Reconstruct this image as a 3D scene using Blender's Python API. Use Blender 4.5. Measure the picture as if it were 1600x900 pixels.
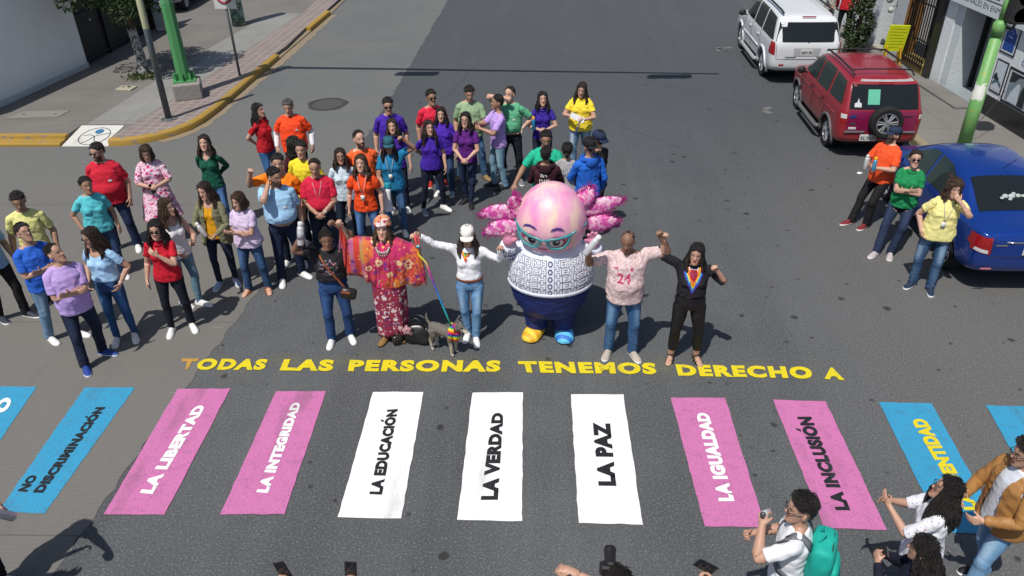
import bpy, bmesh, math, random
import numpy as np
from mathutils import Vector, Matrix, noise
from mathutils.bvhtree import BVHTree

random.seed(7); np.random.seed(7)
for _o in list(bpy.data.objects):
    bpy.data.objects.remove(_o)
SC = bpy.context.scene
COL = SC.collection
R = math.radians

# ------------------------------------------------------------------ camera
CAM_H = 5.914
PITCH, YAW, ROLL, FPX = 0.55472, -0.032954, -0.015366, 1237.3
_cp, _sp, _cy, _sy = math.cos(PITCH), math.sin(PITCH), math.cos(YAW), math.sin(YAW)
_fw = Vector((_sy * _cp, _cy * _cp, -_sp)); _rt = Vector((_cy, -_sy, 0)); _up = _rt.cross(_fw)
CR = math.cos(ROLL) * _rt + math.sin(ROLL) * _up
CU = -math.sin(ROLL) * _rt + math.cos(ROLL) * _up
CF = _fw
CPOS = Vector((0, 0, CAM_H))
cd = bpy.data.cameras.new('camera'); cam = bpy.data.objects.new('camera', cd); COL.objects.link(cam)
cd.sensor_width = 36.0; cd.lens = 36.0 * FPX / 1600.0; cd.clip_start = 0.1; cd.clip_end = 800
_m = Matrix((CR, CU, -CF)).transposed().to_4x4(); _m.translation = CPOS
cam.matrix_world = _m
SC.camera = cam
SC.render.resolution_x, SC.render.resolution_y = 1024, 576

# ------------------------------------------------------------------ sky, sun, exposure
SHX, SHY = 0.27, 0.46                      # shadow offset on the ground per metre of height
SUN_EL = math.atan(1 / math.hypot(SHX, SHY))
SUN_DIR = Vector((SHX, SHY, -1)).normalized()
w = bpy.data.worlds.new('World'); SC.world = w; w.use_nodes = True
_nt = w.node_tree; _bg = _nt.nodes['Background']
_sky = _nt.nodes.new('ShaderNodeTexSky'); _sky.sky_type = 'NISHITA'; _sky.sun_disc = False
_sky.sun_elevation = SUN_EL
_sky.sun_rotation = math.atan2(-SHX, -SHY)
_sky.air_density = 1.0; _sky.dust_density = 1.5
_nt.links.new(_sky.outputs[0], _bg.inputs[0]); _bg.inputs[1].default_value = 0.085
sd = bpy.data.lights.new('sun', 'SUN'); so = bpy.data.objects.new('sun', sd); COL.objects.link(so)
sd.energy = 4.4; sd.angle = R(0.5); sd.color = (1.0, 0.955, 0.89)
so.rotation_euler = SUN_DIR.to_track_quat('-Z', 'Y').to_euler(); so.location = (-10, -15, 30)
SC.view_settings.view_transform = 'Standard'; SC.view_settings.look = 'None'
SC.view_settings.gamma = 1.0; SC.view_settings.exposure = 0.0
SC.render.engine = 'CYCLES'
SC.cycles.max_bounces = 5; SC.cycles.diffuse_bounces = 3; SC.cycles.glossy_bounces = 3
SC.cycles.transmission_bounces = 4; SC.cycles.transparent_max_bounces = 6
SC.cycles.use_denoising = True

# ------------------------------------------------------------------ survey helpers: photo measurement -> place on the street
def ray(px, py):
    return (px - 800) / FPX * CR - (py - 450) / FPX * CU + CF
def ground(px, py, z=0.0):
    d = ray(px, py); return CPOS + d * ((z - CAM_H) / d.z)
def atY(px, py, y):
    d = ray(px, py); return CPOS + d * (y / d.y)

# ------------------------------------------------------------------ objects
def tag(o, label=None, cat=None, group=None, kind=None):
    if label: o['label'] = label
    if cat: o['category'] = cat
    if group: o['group'] = group
    if kind: o['kind'] = kind
    return o
def empty(name, loc=(0, 0, 0), rz=0.0):
    o = bpy.data.objects.new(name, None); COL.objects.link(o)
    o.location = loc; o.rotation_euler = (0, 0, rz); o.empty_display_size = 0.2
    return o
def link(name, me, mats=None, parent=None, loc=None, rz=None, smooth=None):
    o = bpy.data.objects.new(name, me); COL.objects.link(o)
    if mats is not None:
        if not isinstance(mats, (list, tuple)): mats = [mats]
        me.materials.clear()
        for m in mats: me.materials.append(m)
    if parent: o.parent = parent
    if loc is not None: o.location = loc
    if rz is not None: o.rotation_euler = (0, 0, rz)
    if smooth is not None: me.polygons.foreach_set('use_smooth', [smooth] * len(me.polygons))
    return o
def np_mesh(name, co, faces):
    me = bpy.data.meshes.new(name); me.from_pydata([tuple(c) for c in co], [], [tuple(f) for f in faces]); me.update()
    return me
def attr_vec(me, name, arr):
    a = me.attributes.get(name) or me.attributes.new(name, 'FLOAT_VECTOR', 'POINT')
    a.data.foreach_set('vector', np.ascontiguousarray(arr, dtype=np.float32).ravel())

class MB:
    """collects shapes into one mesh"""
    def __init__(s): s.v = []; s.f = []; s.mi = []; s.cur = 0
    def add(s, vs, fs):
        n = len(s.v); s.v += [tuple(v) for v in vs]; s.f += [tuple(i + n for i in f) for f in fs]; s.mi += [s.cur] * len(fs); return s
    def box(s, c, d, rot=None, bev=0.0):
        x, y, z = [k / 2 for k in d]; c = Vector(c)
        if bev > 0:
            b = min(bev, x * .9, y * .9, z * .9)
            vs = []
            for sx in (-1, 1):
                for sy in (-1, 1):
                    for sz in (-1, 1):
                        vs += [Vector((sx * (x - b), sy * (y - b), sz * z)), Vector((sx * (x - b), sy * y, sz * (z - b))), Vector((sx * x, sy * (y - b), sz * (z - b)))]
            bm = bmesh.new()
            for v in vs: bm.verts.new(v)
            r = bmesh.ops.convex_hull(bm, input=bm.verts)
            bm.verts.index_update()
            vv = [v.co.copy() for v in bm.verts]; ff = [[v.index for v in f.verts] for f in bm.faces]
            bm.free()
        else:
            vv = [Vector((sx * x, sy * y, sz * z)) for sx in (-1, 1) for sy in (-1, 1) for sz in (-1, 1)]
            ff = [(0, 1, 3, 2), (4, 6, 7, 5), (0, 4, 5, 1), (2, 3, 7, 6), (0, 2, 6, 4), (1, 5, 7, 3)]
        if rot is not None: vv = [rot @ v for v in vv]
        return s.add([v + c for v in vv], ff)
    def tube(s, pts, r, n=10, cap=True, ry=None):
        """tube through points, radius number or list"""
        pts = [Vector(p) for p in pts]; m = len(pts)
        rr = r if isinstance(r, (list, tuple)) else [r] * m
        vs = []; prev = None
        for i, p in enumerate(pts):
            t = (pts[min(i + 1, m - 1)] - pts[max(i - 1, 0)]).normalized()
            a = prev if prev is not None else (Vector((0, 0, 1)) if abs(t.z) < .9 else Vector((1, 0, 0)))
            u = (a - t * a.dot(t)).normalized(); v = t.cross(u); prev = u
            k = (ry or 1.0)
            for j in range(n):
                an = 2 * math.pi * j / n
                vs.append(p + u * (rr[i] * math.cos(an)) + v * (rr[i] * k * math.sin(an)))
        fs = []
        for i in range(m - 1):
            for j in range(n):
                fs.append((i * n + j, i * n + (j + 1) % n, (i + 1) * n + (j + 1) % n, (i + 1) * n + j))
        if cap:
            fs.append(tuple(range(n))[::-1]); fs.append(tuple((m - 1) * n + j for j in range(n)))
        return s.add(vs, fs)
    def lathe(s, prof, n=20, base=(0, 0, 0), axis='z', rot=None):
        base = Vector(base); vs = []
        for (r, z) in prof:
            for j in range(n):
                a = 2 * math.pi * j / n
                v = Vector((r * math.cos(a), r * math.sin(a), z))
                if axis == 'x': v = Vector((v.z, v.x, v.y))
                if axis == 'y': v = Vector((v.x, v.z, -v.y))
                if rot is not None: v = rot @ v
                vs.append(base + v)
        fs = []; m = len(prof)
        for i in range(m - 1):
            for j in range(n):
                fs.append((i * n + j, i * n + (j + 1) % n, (i + 1) * n + (j + 1) % n, (i + 1) * n + j))
        fs.append(tuple(range(n))[::-1]); fs.append(tuple((m - 1) * n + j for j in range(n)))
        return s.add(vs, fs)
    def ball(s, c, r, nu=14, nv=9, rot=None):
        c = Vector(c); r = Vector(r) if not isinstance(r, (int, float)) else Vector((r, r, r))
        vs = [Vector((0, 0, -r.z))]
        for i in range(1, nv):
            t = math.pi * i / nv - math.pi / 2
            for j in range(nu):
                a = 2 * math.pi * j / nu
                vs.append(Vector((r.x * math.cos(t) * math.cos(a), r.y * math.cos(t) * math.sin(a), r.z * math.sin(t))))
        vs.append(Vector((0, 0, r.z)))
        fs = [(0, 1 + (j + 1) % nu, 1 + j) for j in range(nu)]
        for i in range(nv - 2):
            for j in range(nu):
                a = 1 + i * nu; fs.append((a + j, a + (j + 1) % nu, a + nu + (j + 1) % nu, a + nu + j))
        a = 1 + (nv - 2) * nu; top = len(vs) - 1
        fs += [(a + j, a + (j + 1) % nu, top) for j in range(nu)]
        if rot is not None: vs = [rot @ v for v in vs]
        return s.add([v + c for v in vs], fs)
    def rings(s, rings, cap=True):
        """rings: list of equal-length point lists"""
        n = len(rings[0]); vs = [p for r_ in rings for p in r_]; fs = []
        for i in range(len(rings) - 1):
            for j in range(n):
                fs.append((i * n + j, i * n + (j + 1) % n, (i + 1) * n + (j + 1) % n, (i + 1) * n + j))
        if cap:
            fs.append(tuple(range(n))[::-1]); fs.append(tuple((len(rings) - 1) * n + j for j in range(n)))
        return s.add(vs, fs)
    def prism(s, poly, z0, z1):
        """polygon in x,y extruded in z (counter-clockwise)"""
        n = len(poly)
        vs = [(p[0], p[1], z0) for p in poly] + [(p[0], p[1], z1) for p in poly]
        fs = [tuple(range(n))[::-1], tuple(range(n, 2 * n))] + [(j, (j + 1) % n, n + (j + 1) % n, n + j) for j in range(n)]
        return s.add(vs, fs)
    def mesh(s, name):
        me = np_mesh(name, s.v, s.f)
        if any(s.mi): me.polygons.foreach_set('material_index', s.mi)
        return me
    def build(s, name, mats=None, parent=None, smooth=False, loc=None, rz=None):
        me = s.mesh(name)
        bm = bmesh.new(); bm.from_mesh(me); bmesh.ops.recalc_face_normals(bm, faces=bm.faces); bm.to_mesh(me); bm.free()
        return link(name, me, mats, parent, loc, rz, smooth)

def autosmooth(o, ang=40):
    me = o.data
    me.polygons.foreach_set('use_smooth', [True] * len(me.polygons))
    try: me.set_sharp_from_angle(angle=R(ang))
    except Exception: pass
    return o

def modified(me, mods):
    """evaluate modifiers on a mesh and return a new mesh"""
    o = bpy.data.objects.new('tmp', me); COL.objects.link(o)
    for (t, kw) in mods:
        m = o.modifiers.new(t, t)
        for k, v in kw.items(): setattr(m, k, v)
    dg = bpy.context.evaluated_depsgraph_get(); dg.update()
    ev = o.evaluated_get(dg); out = bpy.data.meshes.new_from_object(ev, depsgraph=dg)
    bpy.data.objects.remove(o); return out

# ------------------------------------------------------------------ materials
_mc = {}
class NT:
    def __init__(s, name):
        s.m = bpy.data.materials.new(name); s.m.use_nodes = True; s.t = s.m.node_tree
        s.b = s.t.nodes['Principled BSDF']
    def n(s, typ, **kw):
        x = s.t.nodes.new(typ)
        for k, v in kw.items(): setattr(x, k, v)
        return x
    def l(s, a, b): s.t.links.new(a, b)
    def inp(s, node, i, val):
        if hasattr(val, 'default_value') and hasattr(val, 'links'): s.l(val, node.inputs[i])
        elif hasattr(val, 'outputs'): s.l(val.outputs[0], node.inputs[i])
        else: node.inputs[i].default_value = val
    def math(s, op, a, b=0.0, c=None, clamp=False):
        x = s.n('ShaderNodeMath', operation=op, use_clamp=clamp); s.inp(x, 0, a); s.inp(x, 1, b)
        if c is not None: s.inp(x, 2, c)
        return x.outputs[0]
    def mix(s, fac, a, b, mode='MIX'):
        x = s.n('ShaderNodeMix', data_type='RGBA', blend_type=mode)
        s.inp(x, 0, fac); s.inp(x, 6, rgba(a)); s.inp(x, 7, rgba(b)); return x.outputs[2]
    def attr(s, name='rest'): return s.n('ShaderNodeAttribute', attribute_name=name).outputs['Vector']
    def geo(s): return s.n('ShaderNodeNewGeometry').outputs['Position']
    def objc(s): return s.n('ShaderNodeTexCoord').outputs['Object']
    def xyz(s, v): x = s.n('ShaderNodeSeparateXYZ'); s.l(v, x.inputs[0]); return x.outputs
    def map(s, v, scale=(1, 1, 1), loc=(0, 0, 0), rot=(0, 0, 0)):
        x = s.n('ShaderNodeMapping'); s.l(v, x.inputs[0]); x.inputs['Scale'].default_value = scale
        x.inputs['Location'].default_value = loc; x.inputs['Rotation'].default_value = rot; return x.outputs[0]
    def noise(s, v, scale, detail=3.0, rough=0.55, dist=0.0):
        x = s.n('ShaderNodeTexNoise'); s.l(v, x.inputs['Vector']); x.inputs['Scale'].default_value = scale
        x.inputs['Detail'].default_value = detail; x.inputs['Roughness'].default_value = rough; x.inputs['Distortion'].default_value = dist
        return x.outputs[0]
    def vor(s, v, scale, feature='F1', out='Distance', rnd=1.0):
        x = s.n('ShaderNodeTexVoronoi', feature=feature); s.l(v, x.inputs['Vector']); x.inputs['Scale'].default_value = scale
        x.inputs['Randomness'].default_value = rnd
        return x.outputs[out]
    def ramp(s, fac, stops):
        x = s.n('ShaderNodeValToRGB'); s.l(fac, x.inputs[0]); e = x.color_ramp.elements
        while len(e) < len(stops): e.new(0.5)
        for i, (p, c) in enumerate(stops): e[i].position = p; e[i].color = rgba(c)
        return x.outputs[0]
    def step(s, v, a, b):
        x = s.n('ShaderNodeMapRange', interpolation_type='SMOOTHSTEP'); s.l(v, x.inputs[0])
        x.inputs[1].default_value = a; x.inputs[2].default_value = b; return x.outputs[0]
    def bump(s, h, strength=0.3, dist=0.01, chain=None):
        x = s.n('ShaderNodeBump'); s.l(h, x.inputs['Height']); x.inputs['Strength'].default_value = strength; x.inputs['Distance'].default_value = dist
        if chain is not None: s.l(chain, x.inputs['Normal'])
        s.l(x.outputs[0], s.b.inputs['Normal']); return x.outputs[0]
    def color(s, c):
        s.inp(s.b, 'Base Color', rgba(c))
    def set(s, rough=None, metal=None, spec=None, coat=None, sheen=None):
        if rough is not None: s.inp(s.b, 'Roughness', rough)
        if metal is not None: s.b.inputs['Metallic'].default_value = metal
        if spec is not None: s.b.inputs['Specular IOR Level'].default_value = spec
        if coat is not None: s.b.inputs['Coat Weight'].default_value = coat; s.b.inputs['Coat Roughness'].default_value = 0.05
        if sheen is not None: s.b.inputs['Sheen Weight'].default_value = sheen
        return s
def rgba(c):
    if isinstance(c, (tuple, list)) and len(c) == 3: return (c[0], c[1], c[2], 1.0)
    return c
def hexc(h):
    """sRGB hex -> linear"""
    h = h.lstrip('#'); v = [int(h[i:i + 2], 16) / 255 for i in (0, 2, 4)]
    return tuple(x / 12.92 if x <= 0.04045 else ((x + 0.055) / 1.055) ** 2.4 for x in v)
def plain(name, col, rough=0.5, metal=0.0, spec=0.5, coat=0.0, var=0.08, scale=8.0):
    key = ('plain', name, col, rough, metal)
    if key in _mc: return _mc[key]
    n = NT(name); g = n.noise(n.objc(), scale, 4)
    c2 = tuple(x * (1 - 2.2 * var) for x in col)
    n.color(n.mix(g, col, c2) if var > 0 else col)
    n.set(rough=rough, metal=metal, spec=spec, coat=coat)
    _mc[key] = n.m; return n.m
# ================================================================== people
# One body per build is modelled at rest (arms out and down), then posed bone by bone; garments are
# modelled round the same rest body and follow the same bones.
V3 = lambda *a: np.array(a, float)
def rig(g):
    sx = .176 if g == 'm' else .152
    hx = .092 if g == 'm' else .094
    u0 = V3(.7071, 0, -.7071)
    J = {}
    def bone(n, par, a, b, r): J[n] = (par, np.array(a, float), np.array(b, float), r)
    bone('pelvis', None, (0, .01, .86), (0, .01, 1.0), .125)
    bone('spine', 'pelvis', (0, .01, 1.02), (0, .01, 1.18), .12)
    bone('chest', 'spine', (0, .01, 1.2), (0, .02, 1.40), .125)
    bone('neck', 'chest', (0, .02, 1.45), (0, .005, 1.53), .055)
    bone('head', 'neck', (0, .0, 1.55), (0, -.01, 1.68), .085)
    for s, S in ((1, 'L'), (-1, 'R')):
        m = V3(s, 1, 1); sh = V3(sx, .012, 1.378); el = sh + u0 * .285; wr = el + u0 * .25; hd = wr + u0 * .085
        bone('clav' + S, 'chest', V3(.03, .015, 1.41) * m, (sh + (-.02, 0, 0)) * m, .055)
        bone('uarm' + S, 'clav' + S, sh * m, el * m, .048)
        bone('farm' + S, 'uarm' + S, el * m, (el + u0 * .12) * m, .038)
        bone('ftw' + S, 'farm' + S, (el + u0 * .125) * m, wr * m, .03)
        bone('hand' + S, 'ftw' + S, wr * m, hd * m, .025)
        nP = V3(-.7071, 0, -.7071)
        for k, (off, ln, fan) in enumerate(((-.027, .074, -.10), (-.009, .083, -.02), (.010, .076, .06), (.027, .060, .15))):
            a = hd + V3(0, off, 0) - u0 * (.004 if k < 3 else .010); d = u0 * math.cos(fan) + V3(0, 1, 0) * math.sin(fan)
            b = a + d * ln * .52; c = a + d * ln
            bone('f%da' % k + S, 'hand' + S, a * m, b * m, .009); bone('f%db' % k + S, 'f%da' % k + S, b * m, c * m, .008)
        a = wr + u0 * .022 + V3(0, -.028, 0); d = u0 * .72 + V3(0, -.66, 0) + nP * .2; d /= np.linalg.norm(d)
        bone('ta' + S, 'hand' + S, a * m, (a + d * .04) * m, .011); bone('tb' + S, 'ta' + S, (a + d * .04) * m, (a + d * .068) * m, .009)
        bone('thigh' + S, 'pelvis', V3(hx, .01, .90) * m, V3(hx + .004, .0, .49) * m, .075)
        bone('shin' + S, 'thigh' + S, V3(hx + .004, .0, .485) * m, V3(hx + .004, .02, .09) * m, .05)
        bone('foot' + S, 'shin' + S, V3(hx + .004, .03, .05) * m, V3(hx + .01, -.14, .03) * m, .04)
    return J
RIG = {g: rig(g) for g in 'mf'}
BN = list(RIG['m'].keys()); BI = {n: i for i, n in enumerate(BN)}

def ring(c, rx, ry, n=20, e=2.0, u=(1, 0, 0), v=(0, 1, 0)):
    c = Vector(c); u = Vector(u); v = Vector(v); out = []
    for j in range(n):
        a = 2 * math.pi * j / n; ca, sa = math.cos(a), math.sin(a)
        out.append(c + u * (rx * math.copysign(abs(ca) ** (2 / e), ca)) + v * (ry * math.copysign(abs(sa) ** (2 / e), sa)))
    return out
def zloft(mb, rows, n=20, e=2.3):
    """rows: z, rx, ry, cy[, cx]"""
    mb.rings([ring((r[4] if len(r) > 4 else 0, r[3], r[0]), r[1], r[2], n, e) for r in rows])
def limb(mb, pts, radii, n=14):
    mb.tube(pts, radii, n)

def arm_pts(g, s, ts):
    J = RIG[g]; sh = J['uarmL'][1]; u0 = V3(.7071, 0, -.7071)
    return [Vector((sh + u0 * t) * V3(s, 1, 1)) for t in ts]

def build_body(g):
    mb = MB(); J = RIG[g]; f = g == 'f'
    if not f:
        tor = [(.85, .10, .09, .015), (.89, .155, .112, .015), (.95, .168, .118, .015), (1.02, .155, .11, .01), (1.10, .148, .105, .006),
               (1.18, .152, .106, .005), (1.26, .166, .112, .008), (1.33, .166, .110, .014), (1.38, .142, .092, .018), (1.42, .100, .072, .02), (1.46, .066, .06, .02)]
    else:
        tor = [(.85, .10, .09, .018), (.89, .160, .116, .02), (.95, .170, .120, .02), (1.02, .152, .108, .012), (1.09, .130, .096, .008),
               (1.16, .132, .095, .008), (1.24, .146, .100, .01), (1.32, .142, .094, .015), (1.375, .120, .080, .018), (1.415, .086, .064, .02), (1.455, .060, .054, .02)]
    zloft(mb, tor)
    nk = .054 if not f else .046
    mb.tube([(0, .022, 1.42), (0, .014, 1.49), (0, .006, 1.56), (0, .0, 1.62)], [nk * 1.15, nk, nk * .98, nk], 16)
    if f:
        for s in (-1, 1): mb.ball((.066 * s, -.066, 1.240), (.066, .055, .064))
    # head
    hd = [(1.500, .022, .022, -.075), (1.512, .040, .040, -.060), (1.535, .052, .062, -.036), (1.565, .060, .078, -.016), (1.60, .068, .090, -.004),
          (1.64, .074, .097, .002), (1.68, .073, .096, .004), (1.71, .063, .083, .006), (1.735, .040, .055, .006), (1.746, .012, .018, .006)]
    zloft(mb, hd, 24, 2.1)
    # nose, ears
    mb.add([(-.008, -.088, 1.645), (.008, -.088, 1.645), (-.017, -.088, 1.592), (.017, -.088, 1.592), (-.011, -.119, 1.597), (.011, -.119, 1.597), (-.012, -.100, 1.585), (.012, -.100, 1.585)],
           [(0, 1, 5, 4), (0, 4, 2), (1, 3, 5), (4, 5, 7, 6), (2, 4, 6), (3, 7, 5), (2, 6, 7, 3), (0, 2, 3, 1)])
    for s in (-1, 1): mb.ball((.077 * s, .008, 1.612), (.010, .019, .031), 10, 8)
    k = .88 if f else 1.0
    for s, S in ((1, 'L'), (-1, 'R')):
        sh = Vector(J['uarm' + S][1])
        mb.ball(sh + Vector((-.008 * s, 0, -.006)), (.060 * k, .060 * k, .058 * k))
        mb.tube([(.03 * s, .024, 1.452), (.10 * s, .02, 1.415), sh + Vector((-.02 * s, 0, .002))], [.042 * k, .048 * k, .052 * k], 12)
        limb(mb, arm_pts(g, s, (-.02, .06, .15, .23, .285, .33, .40, .48, .53, .56)), [r * k for r in (.054, .054, .051, .046, .043, .045, .040, .031, .028, .027)])
        # palm
        wr = J['hand' + S][1]; u0 = V3(.7071 * s, 0, -.7071); nP = V3(-.7071 * s, 0, -.7071)
        rr = []
        for t, a, b in ((-.01, .025, .020), (.02, .034, .018), (.055, .040, .016), (.085, .038, .014)):
            rr.append(ring(Vector(wr + u0 * t), a * (.93 if f else 1), b, 12, 2.5, (0, 1, 0), Vector(nP)))
        mb.rings(rr)
        for q in range(4):
            A = J['f%da' % q + S]; B = J['f%db' % q + S]
            d = (B[2] - A[1]) * .12
            mb.tube([Vector(A[1] - d), Vector(A[1]), Vector(A[2]), Vector(B[2])], [.0098 * k, .0098 * k, .0092 * k, .0078 * k], 8)
        A = J['ta' + S]; B = J['tb' + S]
        mb.tube([Vector(A[1] - (A[2] - A[1]) * .3), Vector(A[1]), Vector(A[2]), Vector(B[2])], [.014 * k, .0125 * k, .0108 * k, .009 * k], 8)
        # leg
        h = Vector(J['thigh' + S][1]); kn = Vector(J['shin' + S][1]); an = Vector(J['shin' + S][2])
        tk = 1.04 if f else 1.0
        P = [h + Vector((-.012 * s, .006, .02)), h.lerp(kn, .12), h.lerp(kn, .45), h.lerp(kn, .8), kn, kn.lerp(an, .15) + Vector((0, .008, 0)), kn.lerp(an, .35) + Vector((0, .014, 0)), kn.lerp(an, .7), an, an + Vector((0, 0, -.04))]
        limb(mb, P, [x * tk for x in (.080, .086, .075, .060, .055, .053, .055, .042, .036, .036)], 16)
        fx = an.x
        mb.rings([[Vector((fx + q.x + dx, y, q.z)) for q in [Vector((hw * math.cos(2 * math.pi * j / 12), 0, max(.004, zc + hh * math.sin(2 * math.pi * j / 12)))) for j in range(12)]]
                  for (y, hw, hh, zc, dx) in ((.075, .018, .022, .03, 0), (.05, .032, .036, .04, 0), (.0, .036, .045, .045, 0), (-.06, .040, .034, .034, .004 * s), (-.12, .043, .022, .023, .006 * s), (-.165, .036, .014, .016, .006 * s), (-.185, .02, .008, .012, .004 * s))])
    me = mb.mesh('b'); me = modified(me, [('REMESH', dict(mode='VOXEL', voxel_size=.0052)), ('SMOOTH', dict(factor=.5, iterations=4))])
    n = len(me.vertices); co = np.empty(n * 3); me.vertices.foreach_get('co', co); co = co.reshape(-1, 3)
    # face relief
    x, y, z = np.abs(co[:, 0]), co[:, 1], co[:, 2]
    fr = (y < -.045) & (z > 1.49)
    G = lambda cx, cz, sx, sz: np.exp(-((x - cx) / sx) ** 2 - ((z - cz) / sz) ** 2)
    if f: co[:, 0] *= np.where(z > 1.49, 1 + .07 * np.exp(-((z - 1.575) / .05) ** 2), 1)
    d = -.0065 * G(.031, 1.628, .017, .011) + .0045 * G(.031, 1.629, .010, .006) + .004 * G(.028, 1.650, .02, .006) + .0045 * G(0, 1.558, .020, .005) \
        + .004 * G(0, 1.546, .017, .005) - .003 * G(0, 1.5525, .02, .002) + .004 * G(0, 1.512, .016, .012) + .004 * G(.045, 1.60, .016, .014)
    co[fr, 1] -= d[fr]
    me.vertices.foreach_set('co', co.ravel()); me.update()
    me = modified(me, [('DECIMATE', dict(ratio=.26))])
    return me

# ---------------------------------------------------------------- templates: rest mesh + weights
class T: pass
def diffuse(W, edges, n, iters, mask=None):
    a = np.concatenate([edges[:, 0], edges[:, 1]]); b = np.concatenate([edges[:, 1], edges[:, 0]])
    o = np.argsort(a, kind='stable'); a = a[o]; b = b[o]
    deg = np.bincount(a, minlength=n).astype(float); deg[deg == 0] = 1
    st = np.searchsorted(a, np.arange(n))
    has = np.bincount(a, minlength=n) > 0
    for _ in range(iters):
        S = np.zeros_like(W)
        red = np.add.reduceat(W[b], np.minimum(st, len(b) - 1), axis=0)
        S[has] = red[has]
        new = .4 * W + .6 * S / deg[:, None]
        if mask is not None: new[mask] = W[mask]
        W = new
    return W
def make_tmpl(me, g, bones=None, iters=8, rigid=None, is_body=False):
    t = T(); t.me = me; t.g = g
    n = len(me.vertices); co = np.empty(n * 3); me.vertices.foreach_get('co', co); co = co.reshape(-1, 3); t.co = co
    nr = np.empty(n * 3); me.vertices.foreach_get('normal', nr); t.nr = nr.reshape(-1, 3)
    ed = np.empty(len(me.edges) * 2, np.int32); me.edges.foreach_get('vertices', ed); t.ed = ed.reshape(-1, 2)
    J = RIG[g]; B = len(BN); W = np.zeros((n, B)); rad = np.zeros((n, 3))
    if rigid:
        W[:, BI[rigid]] = 1
    else:
        best = np.full(n, 1e9); bi = np.zeros(n, int); cl = np.zeros((n, 3))
        for i, nm in enumerate(BN):
            if bones and not any(nm.startswith(q) for q in bones): continue
            _, a, b, r = J[nm]
            d = b - a; tt = np.clip(((co - a) @ d) / (d @ d), 0, 1); c = a + tt[:, None] * d
            q = co - c
            if nm in ('pelvis', 'spine', 'chest'): q = q * V3(.8, 1.1, 1)
            dist = np.linalg.norm(q, axis=1) - r
            if nm.endswith('L'): dist = dist + 10 * (co[:, 0] < -.002)
            if nm.endswith('R'): dist = dist + 10 * (co[:, 0] > .002)
            m = dist < best; best[m] = dist[m]; bi[m] = i; cl[m] = c[m]
        W[np.arange(n), bi] = 1; rad = co - cl
        # twist blend along the forearm comes from the two forearm bones
        if is_body:
            fing = np.array([(BN[i][0] in 'ft' and BN[i][1] in '0123ab') for i in range(B)])[bi]
            W = diffuse(W, t.ed, n, 3); W = diffuse(W, t.ed, n, iters, mask=fing)
        else: W = diffuse(W, t.ed, n, iters)
        rad = diffuse(rad, t.ed, n, 3)
        W /= W.sum(1, keepdims=True)
    t.W = W; t.rad = rad
    t.fold = None
    return t
def folds(t, seed, amp=1.0):
    """cloth folds as a displacement field on the rest garment"""
    if t.fold is None: t.fold = {}
    if seed not in t.fold:
        out = np.empty(len(t.co)); o = Vector((seed * 3.7, seed * 1.3, 0))
        for i, c in enumerate(t.co):
            p = Vector(c); sg = 1 if p.x > 0 else -1
            q = Vector((p.x * 9 + sg * p.z * 6, p.y * 8, p.z * 9 - abs(p.x) * 6)) + o
            a = noise.noise(q); q2 = Vector((p.x * 5 + p.z * 17 * sg, p.y * 5, p.z * 15 + p.x * 9)) + o * 2; b = noise.noise(q2)
            if getattr(t, 'leg', False):
                k = math.exp(-((p.z - .14) / .10) ** 2) + .6 * math.exp(-((p.z - .50) / .09) ** 2) + .8 * math.exp(-((p.z - .86) / .07) ** 2)
                e = noise.noise(Vector((p.x * 9, p.y * 9, p.z * 22 + sg * p.x * 10)) + o)
                out[i] = noise.noise(Vector((p.x * 20, p.y * 14, p.z * 4)) + o) * .006 + max(0, .4 - abs(e)) * .022 * k - .003; continue
            out[i] = max(0, .5 - abs(a)) * .013 + max(0, .35 - abs(b)) * .010 - .005
        t.fold[seed] = out
    return t.fold[seed] * amp

def cloth_tmpl(mb, g, bones, voxel=.0105, cut=None, iters=7, smooth=3, soft=True):
    me = modified(mb.mesh('c'), [('REMESH', dict(mode='VOXEL', voxel_size=voxel)), ('SMOOTH', dict(factor=.5, iterations=smooth))])
    if cut:
        bm = bmesh.new(); bm.from_mesh(me)
        bmesh.ops.delete(bm, geom=[v for v in bm.verts if cut(v.co)], context='VERTS'); bm.to_mesh(me); bm.free()
    return make_tmpl(me, g, bones, iters)

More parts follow.
